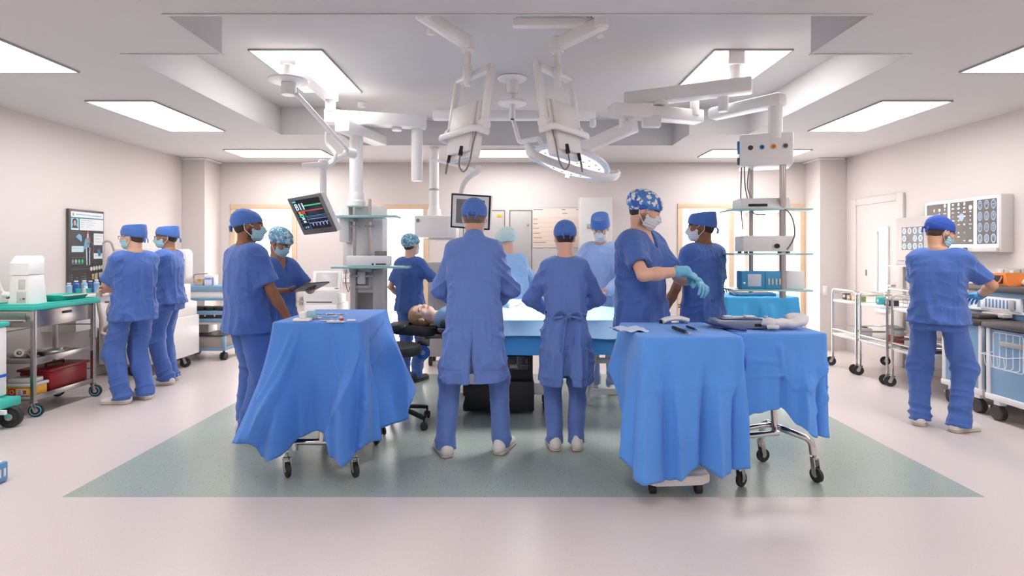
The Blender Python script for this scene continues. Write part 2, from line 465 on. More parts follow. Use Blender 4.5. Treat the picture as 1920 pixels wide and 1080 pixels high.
def A3(p): return np.array((p[0], p[1], p[2]), float)
def cap(a, b, ra, rb=None):
    a = A3(a); b = A3(b); rb = ra if rb is None else rb; ba = b - a; L2 = max(float(ba @ ba), 1e-12)
    def f(X, Y, Z):
        x = X - f32(a[0]); y = Y - f32(a[1]); z = Z - f32(a[2])
        t = np.clip((x * f32(ba[0]) + y * f32(ba[1]) + z * f32(ba[2])) / f32(L2), 0, 1)
        return np.sqrt((x - t * f32(ba[0])) ** 2 + (y - t * f32(ba[1])) ** 2 + (z - t * f32(ba[2])) ** 2) - (f32(ra) + f32(rb - ra) * t)
    r = max(ra, rb)
    return f, np.minimum(a, b) - r, np.maximum(a, b) + r
def ecap(a, b, ra, rb, u):
    a = A3(a); b = A3(b); w = b - a; L = float(np.linalg.norm(w)); w = w / L
    u = A3(u); u = u - w * (u @ w); u /= np.linalg.norm(u); v = np.cross(w, u)
    def f(X, Y, Z):
        x = X - f32(a[0]); y = Y - f32(a[1]); z = Z - f32(a[2])
        pw = x * f32(w[0]) + y * f32(w[1]) + z * f32(w[2]); pu = x * f32(u[0]) + y * f32(u[1]) + z * f32(u[2]); pv = x * f32(v[0]) + y * f32(v[1]) + z * f32(v[2])
        t = np.clip(pw / f32(L), 0, 1); e = pw - t * f32(L)
        ru = f32(ra[0]) + f32(rb[0] - ra[0]) * t; rv = f32(ra[1]) + f32(rb[1] - ra[1]) * t; m = np.minimum(ru, rv)
        return (np.sqrt((pu / ru) ** 2 + (pv / rv) ** 2 + (e / m) ** 2) - 1) * m
    r = max(max(ra), max(rb))
    return f, np.minimum(a, b) - r, np.maximum(a, b) + r
def ell(c, r, R=None):
    c = A3(c); r = A3(r); R = np.eye(3) if R is None else np.array(R, float); m = float(min(r))
    def f(X, Y, Z):
        x = X - f32(c[0]); y = Y - f32(c[1]); z = Z - f32(c[2]); q = 0
        for i in range(3): q = q + ((x * f32(R[0, i]) + y * f32(R[1, i]) + z * f32(R[2, i])) / f32(r[i])) ** 2
        return (np.sqrt(q) - 1) * f32(m)
    e = np.full(3, float(max(r)))
    return f, c - e, c + e
def loft(S, n=2.3):
    S = np.array(sorted(S), float); zz = S[:, 0]
    def f(X, Y, Z):
        z = np.clip(Z, zz[0], zz[-1])
        cx, cy, rx, ry = (np.interp(z, zz, S[:, i]).astype(f32) for i in (1, 2, 3, 4))
        m = np.minimum(rx, ry)
        d = ((np.abs((X - cx) / rx) ** f32(n) + np.abs((Y - cy) / ry) ** f32(n)) ** f32(1 / n) - 1) * m
        return np.maximum(d, np.maximum(Z - f32(zz[-1]), f32(zz[0]) - Z)).astype(f32)
    lo = np.array((min(S[:, 1] - S[:, 3]), min(S[:, 2] - S[:, 4]), zz[0])); hi = np.array((max(S[:, 1] + S[:, 3]), max(S[:, 2] + S[:, 4]), zz[-1]))
    return f, lo, hi

def surface(vol):
    """surface nets: returns vertices, quads"""
    d, h = vol.d, vol.h; ins = d < 0
    c = np.zeros(tuple(n - 1 for n in d.shape), np.int8)
    for i in (0, 1):
        for j in (0, 1):
            for k in (0, 1): c += ins[i:d.shape[0] - 1 + i, j:d.shape[1] - 1 + j, k:d.shape[2] - 1 + k]
    act = (c > 0) & (c < 8); I = np.argwhere(act)
    idx = np.full(act.shape, -1, np.int32); idx[act] = np.arange(len(I))
    P = np.zeros((len(I), 3), f32); N = np.zeros(len(I), f32)
    cor = [(i, j, k) for i in (0, 1) for j in (0, 1) for k in (0, 1)]
    val = {q: d[I[:, 0] + q[0], I[:, 1] + q[1], I[:, 2] + q[2]] for q in cor}
    for a in cor:
        for ax in range(3):
            if a[ax]: continue
            b = list(a); b[ax] = 1; b = tuple(b)
            va, vb = val[a], val[b]; x = (va < 0) != (vb < 0)
            t = np.where(x, va / np.where(x, va - vb, 1), 0)
            p = np.tile(np.array(a, f32), (len(I), 1)); p[:, ax] += t
            P += p * x[:, None]; N += x
    V = (I + P / N[:, None]) * h + vol.lo
    Q = []
    for ax in range(3):
        o = [x for x in range(3) if x != ax]
        s0 = [slice(None)] * 3; s1 = [slice(None)] * 3; s0[ax] = slice(0, -1); s1[ax] = slice(1, None)
        for q in o: s0[q] = slice(1, -1); s1[q] = slice(1, -1)
        a = ins[tuple(s0)]; b = ins[tuple(s1)]
        E = np.argwhere(a != b)
        if not len(E): continue
        inner = a[tuple(E.T)]
        E = E.copy(); E[:, o[0]] += 1; E[:, o[1]] += 1
        def cell(da, db):
            e = E.copy(); e[:, o[0]] -= da; e[:, o[1]] -= db; return idx[tuple(e.T)]
        q = np.stack([cell(1, 1), cell(0, 1), cell(0, 0), cell(1, 0)], 1)
        flip = ~inner if ax != 1 else inner
        q[flip] = q[flip][:, ::-1]
        Q.append(q)
    return V, np.concatenate(Q)

def relax(V, Q, it=2, lam=0.5):
    E = np.concatenate([Q[:, [0, 1]], Q[:, [1, 2]], Q[:, [2, 3]], Q[:, [3, 0]]])
    n = len(V); cnt = np.bincount(E[:, 0], minlength=n) + np.bincount(E[:, 1], minlength=n)
    for _ in range(it):
        S = np.zeros_like(V)
        for k in range(3):
            S[:, k] = np.bincount(E[:, 0], weights=V[E[:, 1], k], minlength=n) + np.bincount(E[:, 1], weights=V[E[:, 0], k], minlength=n)
        V = V + lam * (S / np.maximum(cnt, 1)[:, None] - V)
    return V
def normals(V, Q):
    fn = np.cross(V[Q[:, 2]] - V[Q[:, 0]], V[Q[:, 3]] - V[Q[:, 1]]); N = np.zeros_like(V)
    for c in range(4):
        for k in range(3): N[:, k] += np.bincount(Q[:, c], weights=fn[:, k], minlength=len(V))
    return N / np.maximum(np.linalg.norm(N, axis=1), 1e-9)[:, None]
def mesh_from(name, V, Q, mi=None):
    me = bpy.data.meshes.new(name); nf = len(Q)
    me.vertices.add(len(V)); me.vertices.foreach_set('co', V.astype(f32).ravel())
    me.loops.add(4 * nf); me.loops.foreach_set('vertex_index', Q.astype(np.int32).ravel())
    me.polygons.add(nf); me.polygons.foreach_set('loop_start', np.arange(0, 4 * nf, 4, dtype=np.int32))
    me.polygons.foreach_set('use_smooth', np.ones(nf, bool))
    if mi is not None: me.polygons.foreach_set('material_index', mi.astype(np.int32))
    me.update(calc_edges=True)
    return me

_rng = np.random.RandomState(5); _tab = _rng.rand(32, 32, 32).astype(f32)
def vnoise(P, fx, fy=None, fz=None, seed=0):
    fy = fx if fy is None else fy; fz = fx if fz is None else fz
    q = P * np.array((fx, fy, fz)) + np.array((seed * 7.31, seed * 3.17, seed * 5.71)); i = np.floor(q).astype(int); t = q - i; t = t * t * (3 - 2 * t); r = 0
    for a in (0, 1):
        for b in (0, 1):
            for c in (0, 1):
                w = (t[:, 0] if a else 1 - t[:, 0]) * (t[:, 1] if b else 1 - t[:, 1]) * (t[:, 2] if c else 1 - t[:, 2])
                r = r + w * _tab[(i[:, 0] + a) % 32, (i[:, 1] + b) % 32, (i[:, 2] + c) % 32]
    return r
def ridge(P, *a, **k): return 1 - np.abs(2 * vnoise(P, *a, **k) - 1)
# ================================================================= people
def cloth(name, col, col2=None, rough=0.75): return M(name, col, rough, var=0.05, scale=9, bump=0.12, bscale=420, sheen=0.2, spec=0.3, crease=0.45, crs=7.0)
mScrub = cloth('scrub_blue', '4b6db6')
mGown = cloth('gown_blue', '6482c6')
mLight = cloth('gown_light_blue', '9cc4ee')
mPale = cloth('gown_pale_blue', 'a6bdea')
mMaskB = cloth('mask_aqua', 'a9d3dc'); mMaskW = cloth('mask_white', 'dfe1e6')
mGlove = M('glove_aqua', '6fbcd8', .4, var=.03); mGloveB = M('glove_blue', '3f9be0', .4, var=.03)
mShoe = M('white_shoe', 'e8e3de', .5, var=.03); mSole = M('shoe_sole', 'cfc3b2', .6); mShoeD = M('dark_shoe', '2a292c', .5)
mStrap = M('mask_strap_white', 'eef0f2', .7)
SKIN = {}
def skin(k):
    if k not in SKIN:
        c = {'fair': 'e2b39b', 'tan': 'd09f82', 'brown': '8f6048', 'mid': 'a8785c', 'pale': 'ecc8b6'}[k]
        m = M('skin_' + k, c, .5, var=.05, scale=14, spec=.35); nt = m.node_tree; b = nt.nodes['Principled BSDF']
        at_ = nt.nodes.new('ShaderNodeAttribute'); at_.attribute_name = 'stubble'; mx = nt.nodes.new('ShaderNodeMix'); mx.data_type = 'RGBA'
        nt.links.new(b.inputs['Base Color'].links[0].from_socket, mx.inputs[6]); mx.inputs[7].default_value = lin({'fair': '6e5547', 'tan': '6a5143', 'brown': '35251e', 'mid': '4b382f', 'pale': '7c6254'}[k])
        nt.links.new(at_.outputs['Fac'], mx.inputs[0]); nt.links.new(mx.outputs[2], b.inputs['Base Color'])
        b.inputs['Subsurface Weight'].default_value = 0.0
        SKIN[k] = m
    return SKIN[k]
def hairmat(k): return M('hair_' + k, {'dark': '2b2320', 'brown': '4a382c', 'grey': '6d6057', 'blonde': 'ab8a68'}[k], .55, var=.35, scale=60, bump=.5, bscale=160)
def pattern(name, base, spot, dark, scale, warp=.02):
    if name in MATS: return MATS[name]
    m = bpy.data.materials.new(name); m.use_nodes = True; nt = m.node_tree; b = nt.nodes['Principled BSDF']; b.inputs['Roughness'].default_value = .75
    tc = nt.nodes.new('ShaderNodeTexCoord'); n = nt.nodes.new('ShaderNodeTexNoise'); n.inputs['Scale'].default_value = scale * .55; n.inputs['Detail'].default_value = 1
    v = nt.nodes.new('ShaderNodeTexVoronoi'); v.inputs['Scale'].default_value = scale; r = nt.nodes.new('ShaderNodeValToRGB'); e = r.color_ramp.elements
    e[0].position = .45; e[0].color = lin(spot); e[1].position = .49; e[1].color = lin(base)
    r2 = nt.nodes.new('ShaderNodeValToRGB'); e2 = r2.color_ramp.elements; e2[0].position = .60; e2[0].color = (0, 0, 0, 1); e2[1].position = .63; e2[1].color = (1, 1, 1, 1)
    mx = nt.nodes.new('ShaderNodeMix'); mx.data_type = 'RGBA'; mx.inputs[7].default_value = lin(dark); L = nt.links.new
    dn = nt.nodes.new('ShaderNodeTexNoise'); dn.inputs['Scale'].default_value = scale * .8; ad = nt.nodes.new('ShaderNodeMix'); ad.data_type = 'RGBA'; ad.blend_type = 'LINEAR_LIGHT'; ad.inputs[0].default_value = warp; L(tc.outputs['Object'], dn.inputs['Vector']); L(tc.outputs['Object'], ad.inputs[6]); L(dn.outputs['Color'], ad.inputs[7]); L(ad.outputs[2], v.inputs['Vector']); L(tc.outputs['Object'], n.inputs['Vector']); L(v.outputs['Distance'], r.inputs[0]); L(n.outputs['Fac'], r2.inputs[0])
    L(r.outputs[0], mx.inputs[6]); L(r2.outputs[0], mx.inputs[0]); L(mx.outputs[2], b.inputs['Base Color']); MATS[name] = m
    return m
mFloral = pattern('floral_cap', '5284d0', 'e6e8e4', '3765bd', 30, .025)
mLeafy = pattern('leaf_cap', '6ea9c6', 'c9dfe5', '4f8fb4', 34, .045)

def rot(yaw=0, pitch=0, roll=0):
    """yaw: turn to own left, pitch: look down, roll: tilt to own right (degrees)"""
    y, p, r = map(math.radians, (yaw, pitch, roll))
    return np.array(Matrix.Rotation(y, 3, 'Z') @ Matrix.Rotation(-p, 3, 'X') @ Matrix.Rotation(r, 3, 'Y'))

def head_prims(T, R, s):
    E = lambda c, r: ell(T(c), A3(r) * s, R)
    C = lambda a, b, ra, rb=None: cap(T(a), T(b), ra * s, (ra if rb is None else rb) * s)
    L = [('+', E((0, -.014, .030), (.074, .096, .084)), 0), ('+', E((0, .020, -.030), (.060, .074, .076)), .03 * s),
         ('+', E((0, .052, -.080), (.034, .034, .026)), .03 * s), ('+', C((-.032, .083, .026), (.032, .083, .026), .011), .02 * s),
         ('+', C((0, .088, .016), (0, .110, -.024), .0075, .0105), .012 * s), ('+', C((-.011, .098, -.028), (.011, .098, -.028), .0085), .008 * s),
         ('+', E((-.038, .064, -.018), (.022, .022, .02)), .02 * s), ('+', E((.038, .064, -.018), (.022, .022, .02)), .02 * s)]
    for x in (-.031, .031):
        L += [('-', E((x, .100, .006), (.018, .018, .012)), .012 * s), ('+', E((x, .079, .006), (.0125, .0125, .0115)), .002)]
    L += [('+', E((0, .090, -.051), (.023, .010, .0055)), .006 * s), ('+', E((0, .088, -.062), (.021, .011, .0065)), .006 * s), ('-', C((-.02, .102, -.0565), (.02, .102, -.0565), .003), .004 * s)]
    for x in (-1, 1):
        L += [('+', ell(T((x * .076, -.006, -.004)), A3((.009, .021, .033)) * s, R @ rot(-x * 22, 8)), .012 * s), ('-', E((x * .088, .000, .0), (.008, .010, .015)), .006 * s)]
    return L

def hand_prims(W, f, n, side, s, curl=(25, 35, 20), spread=6, g=1.0, tc=0.0, thumb=True):
    W = A3(W); f = A3(f); f /= np.linalg.norm(f); n = A3(n); n = n - f * (n @ f); n /= np.linalg.norm(n); t = np.cross(f, n) * side
    L = [(ecap(W + f * .012 * s, W + f * .082 * s, (.027 * s * g, .017 * s * g), (.039 * s * g, .0145 * s * g), t), .02 * s)]
    for i, (o, ln, r) in enumerate(((.032, .072, .0085), (.011, .080, .0088), (-.011, .074, .0084), (-.031, .058, .0074))):
        p = W + f * (.088 - (.006 if i == 3 else 0)) * s + t * o * s
        a = math.radians(spread * (1.5 - i)); d = f * math.cos(a) + t * math.sin(a); q = n; rr = r * s * g
        for j, (fr, c) in enumerate(zip((.45, .30, .25), curl)):
            c = math.radians(c * (1 + .1 * (i - 1))); d, q = d * math.cos(c) + q * math.sin(c), q * math.cos(c) - d * math.sin(c)
            e = p + d * ln * fr * s; L.append((cap(p, e, rr, rr * .92), .006 * s if j == 0 else .002)); p = e; rr *= .92
    if thumb:
        p = W + f * .022 * s + t * .022 * s
        d = f * .70 + t * (.66 - tc * .5) + n * (.28 + tc * .5); d /= np.linalg.norm(d); e = p + d * .050 * s; L.append((cap(p, e, .0150 * s * g, .0108 * s * g), .012 * s))
        d = f * .88 + t * (.30 - tc * .4) + n * (.35 + tc * .4); d /= np.linalg.norm(d); L.append((cap(e, e + d * .034 * s, .0105 * s * g, .0085 * s * g), .003))
    return L

def ik(S, W, l1, l2, pole):
    S = A3(S); W = A3(W); d = W - S; L = np.linalg.norm(d); Lc = min(L, (l1 + l2) * .995); d /= L; W = S + d * Lc
    a = (l1 * l1 - l2 * l2 + Lc * Lc) / (2 * Lc); h = math.sqrt(max(l1 * l1 - a * a, 0)); p = A3(pole); p = p - d * (p @ d); p /= np.linalg.norm(p)
    return S + d * a + p * h, W

HEADT = {}
def head_template(kind):
    """caps, masks and hair modelled once in head coordinates"""
    if kind in HEADT: return HEADT[kind]
    I = np.eye(3); h = .004
    v = Vol((-.15, -.19, -.16), (.15, .16, .20), h)
    def cutz(z0, y0, z1, y1):   # keep what lies above the line (y0,z0)-(y1,z1)
        n = np.array((-(z1 - z0), (y1 - y0))); n = n / np.linalg.norm(n)
        if n[1] < 0: n = -n
        v.keep(lambda X, Y, Z: -((Y - y0) * f32(n[0]) + (Z - z0) * f32(n[1])), .006)
    disp = None
    if kind == 'skull':
        v.add(ell((0, -.016, .034), (.085, .108, .093))); v.add(ell((0, -.055, .045), (.078, .075, .082)), .03)
        cutz(.044, .11, -.018, -.12); disp = lambda P: .003 * ridge(P, 14, 14, 40, seed=3) + .0015 * vnoise(P, 40, seed=8)
    elif kind == 'cap':
        v.add(ell((0, -.014, .030), (.085, .109, .088)))
        v.add(loft([(-.03, 0, -.016, .080, .104), (.03, 0, -.015, .085, .108), (.090, 0, -.022, .086, .107), (.118, 0, -.028, .080, .098)], 2.2), .025)
        v.sub(ell((0, .0, .158), (.070, .085, .045)), .03)
        cutz(.042, .11, -.016, -.12); disp = lambda P: .003 * ridge(P, 10, 10, 34, seed=5) + .002 * vnoise(P, 30, seed=8)
    elif kind == 'bouffant':
        v.add(ell((0, -.026, .045), (.094, .120, .092))); v.add(ell((0, .0, .03), (.084, .106, .06)), .02)
        cutz(.048, .12, -.038, -.13); disp = lambda P: .0055 * ridge(P, 22, 22, 9, seed=4) + .003 * vnoise(P, 34, seed=9)
    elif kind == 'puff':
        v.add(ell((0, -.028, .042), (.108, .128, .098)))
        cutz(.038, .12, -.052, -.13); disp = lambda P: .006 * ridge(P, 24, 24, 10, seed=6) + .003 * vnoise(P, 34, seed=9)
    elif kind == 'nape':
        v.add(ell((0, -.016, .024), (.0775, .0995, .088))); v.add(ell((0, -.05, -.02), (.058, .05, .055)), .02)
        v.keep(lambda X, Y, Z: np.maximum(-(Z + .062) + 0 * Y, Y - .030 - .35 * Z), .008); v.sub(ell((-.078, .004, -.004), (.02, .026, .034))); v.sub(ell((.078, .004, -.004), (.02, .026, .034)))
        disp = lambda P: .0012 * vnoise(P, 120, 120, 60, seed=2)
    elif kind == 'bob':      # short swept hair of the patient
        v.add(ell((0, -.022, .032), (.083, .106, .092))); v.add(ell((0, -.055, -.02), (.074, .062, .07)), .03)
        v.keep(lambda X, Y, Z: np.maximum(-(Z + .085) + 0 * Y, Y - .05 - .25 * np.abs(X) - 0 * Z + np.where(Z < .05, (.05 - Z) * .55, 0)), .01)
        v.sub(ell((-.085, .005, -.01), (.02, .024, .03)), .01); v.sub(ell((.085, .005, -.01), (.02, .024, .03)), .01); v.sub(ell((0, .075, -.03), (.062, .07, .085)), .01)
        disp = lambda P: .004 * ridge(P, 70, 16, 60, seed=4) + .002 * vnoise(P, 120, 40, 90, seed=2)
    elif kind == 'mask':
        v.add(ell((0, .024, -.034), (.066, .082, .082))); v.add(cap((0, .085, .0), (0, .116, -.034), .012, .014), .03); v.add(ell((0, .058, -.08), (.044, .042, .036)), .03)
        v.keep(lambda X, Y, Z: np.maximum(np.maximum(-(Y - .022) - .30 * (np.abs(Z + .05) - .03), Z - .004 + .28 * np.abs(X)), -(Z + .120)), .008)
        disp = lambda P: .0016 * np.sin(P[:, 2] * 330) * (P[:, 2] < -.02) + .002 * vnoise(P, 40, seed=1)
    V, Q = surface(v); V = relax(V, Q, 2)
    if disp is not None: V = V + normals(V, Q) * disp(V)[:, None]
    HEADT[kind] = mesh_from(kind, V, Q)
    return HEADT[kind]

def cap_ties(kind):
    bm = nb()
    if kind == 'skull':
        box(bm, (0, -.118, -.002), (.03, .016, .02), .006)
        for x in (-1, 1): tube(bm, smooth_path([(x * .01, -.122, 0), (x * .03, -.132, -.01), (x * .022, -.128, -.05)], 5), .006, 8, flat=(.009, .003))
    else:
        for x in (-1, 1): tube(bm, smooth_path([(x * .005, -.125, -.015), (x * .02, -.135, -.03), (x * .026, -.13, -.065)], 5), .005, 8, flat=(.008, .003))
    return bm
PEOPLE = {}
def person(key, label, X, Y, H, head_deg, lean=0, twist=0, roll=0, head=(0, 0, 0), feet=None, arms=None, wear='scrubs', top=None, pants=None, skin_k='fair', capk='skull', capm=None, mask='a', hair='dark', gloves=None, build=1.0, shoe=None, glasses=False, beard=False, vneck=False, hem=None, sleeve=.72, h=.0055, crouch=0, seed=0, fold=1.0, sleeves_long=False, belt=False, pose_m=None, Z=0.0, lower=True, slit=False, pock=(), collar=False):
    s = H / 1.75; g = build; ln, tw = math.radians(lean), math.radians(twist)
    u = np.array((math.sin(math.radians(roll)), math.sin(ln), math.cos(ln))); u /= np.linalg.norm(u)
    P0 = np.array((0, -.02 * s - .10 * s * math.sin(ln), (.53 - crouch) * H)); N = P0 + u * .295 * H
    Rt = np.array(Matrix.Rotation(tw, 3, 'Z')); xr = Rt @ np.array((1.0, 0, 0)); fw = Rt @ np.array((0, 1.0, 0))
    Sh = {k: P0 + u * (.262 if wear == 'gown' else .266) * H + xr * k * (.158 if wear == 'gown' else .165) * s * g for k in (-1, 1)}
    Hc = N + u * .090 * H + fw * (.024 + .03 * max(0, math.sin(math.radians(head[1])))) * s - np.array((0, 0, .012 * max(0, math.sin(math.radians(head[1]))))) * s
    Rh = Rt @ rot(*head); sh = s * .985
    T = lambda p: Hc + Rh @ (A3(p) * sh)
    # --- limbs
    feet = feet or {-1: (-.11, .02, 8), 1: (.11, -.02, -8)}
    legs = {}
    for k in (-1, 1):
        fx, fy, fyaw = feet[k]; hip = P0 + np.array((k * .088 * s, 0, -.01 * H)); an = np.array((fx * s, fy * s - .035 * s, .072 * s))
        kn, an = ik(hip, an, .245 * H, .246 * H, (math.sin(math.radians(-fyaw)), math.cos(math.radians(fyaw)), 0)); legs[k] = (hip, kn, an, fyaw)
    arms = arms or {}
    A = {}
    for k in (-1, 1):
        a = arms.get(k, {}); w = a.get('w', (k * .245, .05, .83)); p = a.get('p', (k * .35, -1, -.2))
        Wt = np.array((w[0] * s, w[1] * s, w[2] * s)) ; S = Sh[k]
        el, W = ik(S, Wt, .178 * H, .152 * H, p); fd = W - el; fd /= np.linalg.norm(fd)
        A[k] = dict(S=S, E=el, W=W, f=A3(a.get('f', fd)), n=A3(a.get('n', (-k * .9, .3, 0))), curl=a.get('curl', (22, 30, 20)), spread=a.get('spread', 5), tc=a.get('tc', 0))
    # --- body volume
    pts = [p for k in (-1, 1) for p in (A[k]['E'], A[k]['W'], A[k]['W'] + A[k]['f'] / np.linalg.norm(A[k]['f']) * .19 * s, legs[k][1], legs[k][2])] + [Hc, P0]
    lo = np.min(pts, 0) - .14; hi = np.max(pts, 0) + .16; lo[2] = max(lo[2], -.01) if lower else .30 * H; hi[2] = max(hi[2], Hc[2] + .14)
    lo[:2] = np.minimum(lo[:2], P0[:2] - .26); hi[:2] = np.maximum(hi[:2], P0[:2] + .26)
    v = Vol(lo, hi, h)
    def spine(S, k=1.0):      # (zf, rx, ry, cy) -> loft sections following the lean
        out = []
        for zf, rx, ry, cy in S:
            if zf >= .53: c = P0 + u * (zf - .53) * H; z = c[2]
            else: c = P0.copy(); z = P0[2] + (zf - .53) * H
            out.append((z, c[0], c[1] + cy * s, rx * s * g * k, ry * s * g * k))
        return out
    v.add(loft(spine([(.46, .145, .100, 0), (.53, .158, .105, 0), (.60, .142, .098, .005), (.68, .148, .104, .008), (.745, .160, .104, .005), (.79, .140, .086, 0), (.822, .075, .062, 0), (.84, .058, .055, 0)])))
    v.add(cap(N - u * .03 * H, Hc + Rh @ (A3((0, -.026, -.06)) * sh), .060 * s, .054 * s), .03 * s)
    for op, pr, k in head_prims(T, Rh, sh): (v.add if op == '+' else v.sub)(pr, k)
    for k in (-1, 1):
        a = A[k]; v.add(cap(a['S'] - xr * k * .03 * s, a['S'] + (a['E'] - a['S']) * .2, .040 * s * g, .042 * s * g), .015 * s)
        v.add(cap(a['S'], a['E'], .042 * s * g, .037 * s * g), .02 * s); v.add(cap(a['E'], a['E'] + (a['W'] - a['E']) * .35, .037 * s * g, .039 * s * g), .015 * s)
        v.add(cap(a['E'] + (a['W'] - a['E']) * .3, a['W'], .039 * s * g, .025 * s), .015 * s)
        for pr, kk in hand_prims(a['W'], a['f'], a['n'], k, s, a['curl'], a['spread'], 1.0, a['tc']): v.add(pr, kk)
        if lower:
            hp, kn, an, fy = legs[k]; v.add(cap(hp, kn, .078 * s, .056 * s), .03); v.add(cap(kn, an, .054 * s, .036 * s), .02)
            r = math.radians(fy); d = np.array((-math.sin(r), math.cos(r), 0))
            v.add(ecap(np.array((an[0], an[1], .045 * s)) - d * .02 * s, np.array((an[0], an[1], .036 * s)) + d * .15 * s, (.034 * s, .034 * s), (.036 * s, .022 * s), (-d[1], d[0], 0)), .02)
    V, Q = surface(v); V = relax(V, Q, 1)
    # --- face colours by place on the head
    fc = V[Q].mean(1); L = ((fc - Hc) @ Rh) / sh; mi = np.zeros(len(Q), int); ax = np.abs(L[:, 0])
    inb = (ax < .09) & (np.abs(L[:, 2]) < .13) & (L[:, 1] > .0)
    ed = np.sqrt((ax - .031) ** 2 + (L[:, 2] - .006) ** 2)
    mi[inb & (ed < .0115) & (np.abs(L[:, 2] - .006) < .0068) & (L[:, 1] > .074)] = 1
    mi[inb & (np.sqrt((ax - .0305) ** 2 + (L[:, 2] - .006) ** 2) < .0062) & (L[:, 1] > .078)] = 2
    mi[inb & (np.abs(L[:, 2] - .0275 + .10 * np.abs(ax - .03)) < .0042) & (ax > .012) & (ax < .05) & (L[:, 1] > .06)] = 3
    mi[inb & (np.abs(L[:, 2] + .0565) < .0105 - .25 * np.maximum(ax - .012, 0)) & (ax < .025) & (L[:, 1] > .08)] = 4
    if hair == 'blonde': lid = (np.abs(L[:, 2] - .003 - 9 * (ax - .031) ** 2) < .0022) & (np.abs(ax - .031) < .013) & (L[:, 1] > .07); mi[(mi == 1) | (mi == 2)] = 0; mi[lid] = 2
    bme = mesh_from('person', V, Q, mi)
    if beard:
        Lv = ((V - Hc) @ Rh) / sh; sg = lambda q, w: 1 / (1 + np.exp(-np.clip(q / w, -30, 30)))
        st = sg(Lv[:, 1] + .004, .004) * sg(-.030 + .014 * np.sin(Lv[:, 1] * 55) - Lv[:, 2], .005) * sg(Lv[:, 2] + .112, .006) * (np.abs(Lv[:, 0]) < .09) * (.72 + .28 * vnoise(Lv, 160, seed=2))
        bme.attributes.new('stubble', 'FLOAT', 'POINT').data.foreach_set('value', st.astype(f32))
    body = link('person', bme, [skin(skin_k), M('eye_white', 'e9e4e0', .3, var=0), M('iris', '2e2420', .2, var=0), hairmat({'grey': 'grey', 'blonde': 'blonde'}.get(hair, 'dark')), M('lips_' + skin_k, {'fair': 'b97c70', 'tan': 'b0776a', 'brown': '7a4c42', 'mid': '8f5d50', 'pale': 'd0837c'}[skin_k], .45, var=.03)])
    body.location = (X, Y, Z); body.rotation_euler = (0, 0, math.radians(head_deg))
    tag(body, label, 'person')
    Hm = Matrix([[*(Rh[i] * sh), Hc[i]] for i in range(3)] + [[0, 0, 0, 1]])
    def on_head(name, kind, m):
        o = bpy.data.objects.new(name, head_template(kind)); COL.objects.link(o); o.parent = body; o.matrix_basis = Hm
        if not o.data.materials: o.data.materials.append(m)
        o.material_slots[0].link = 'OBJECT'; o.material_slots[0].material = m
        return o
    def on_head_bm(name, bm, m, par=None):
        o = obj(name, bm, m, par or body)
        if par is None: o.matrix_basis = Hm
        return o
    if hair: on_head('hair', 'bob' if hair == 'blonde' else 'nape', hairmat(hair))
    if capk:
        c = on_head('surgical_cap', capk, capm)
        if capk in ('skull', 'cap'): on_head_bm('cap_tie', cap_ties(capk), capm, c)
    if mask:
        mm = mMaskB if mask == 'a' else mMaskW
        mo = on_head('face_mask', 'mask', mm)
        for x in (-1, 1):
            bm = nb(); tube(bm, smooth_path([(x * .060, .040, -.006), (x * .077, .012, .012), (x * .084, -.014, .026), (x * .086, -.026, .004)], 5), .0024, 6)
            tube(bm, smooth_path([(x * .058, .032, -.085), (x * .070, .004, -.055), (x * .079, -.020, -.03), (x * .086, -.026, .004)], 5), .0024, 6)
            bmesh.ops.remove_doubles(bm, verts=bm.verts, dist=.0001); on_head_bm('mask_strap', bm, mStrap, mo)
    if glasses:
        bm = nb()
        for x in (-1, 1):
            tube(bm, [Vector((x * .034 + .026 * math.cos(a), .112 - .35 * abs(.026 * math.cos(a) + 0) * (1 if x * math.cos(a) > 0 else 0), .004 + .017 * math.sin(a))) for a in np.linspace(0, 2 * PI, 20, endpoint=False)], .002, 6, closed=True)
            tube(bm, [(x * .06, .105, .01), (x * .078, .06, .012), (x * .084, -.012, .010)], .0022, 6)
        tube(bm, [(-.008, .113, .008), (.008, .113, .008)], .002, 6)
        on_head_bm('glasses', bm, M('glasses_frame', '55504e', .3))
    # --- clothes
    def garment(name, vol, m, disp, it=2, lab=None):
        V, Q = surface(vol); V = relax(V, Q, it); Nn = normals(V, Q); Nn[:, 2] *= np.where(np.abs(Nn[:, 2]) > .5, .12, .6); V = V + Nn * disp(V)[:, None]; V = relax(V, Q, 1, .4)
        o = link(name, mesh_from(name, V, Q), m, body)
        if lab: o['label'] = lab
        return o
    long_ = wear == 'gown' or sleeves_long
    if wear == 'gown':
        S = [(hem or .29, .232, .185, -.005), (.40, .222, .172, -.005), (.50, .205, .155, 0), (.58, .190, .140, 0), (.66, .188, .136, 0), (.73, .196, .134, 0), (.78, .186, .116, 0), (.808, .150, .092, 0), (.832, .085, .072, 0)]
    else:
        S = [(hem or .452, .192, .148, 0), (.50, .188, .142, 0), (.58, .172, .128, 0), (.66, .176, .128, 0), (.73, .190, .130, 0), (.775, .182, .114, 0), (.806, .150, .090, 0), (.830, .082, .068, 0)]
    if belt: S = [(a, b * (.90 if .5 < a < .64 else 1), c, d) for a, b, c, d in S]
    sec = spine(S)
    lo2 = np.min([A[k]['E'] for k in (-1, 1)] + ([A[k]['W'] for k in (-1, 1)] if long_ else []) + [P0], 0) - .13; hi2 = np.max([A[k]['E'] for k in (-1, 1)] + ([A[k]['W'] for k in (-1, 1)] if long_ else []) + [N], 0) + .13
    lo2[2] = min(sec[0][0] - .03, lo2[2] if long_ else 9); hi2[2] = N[2] + .10
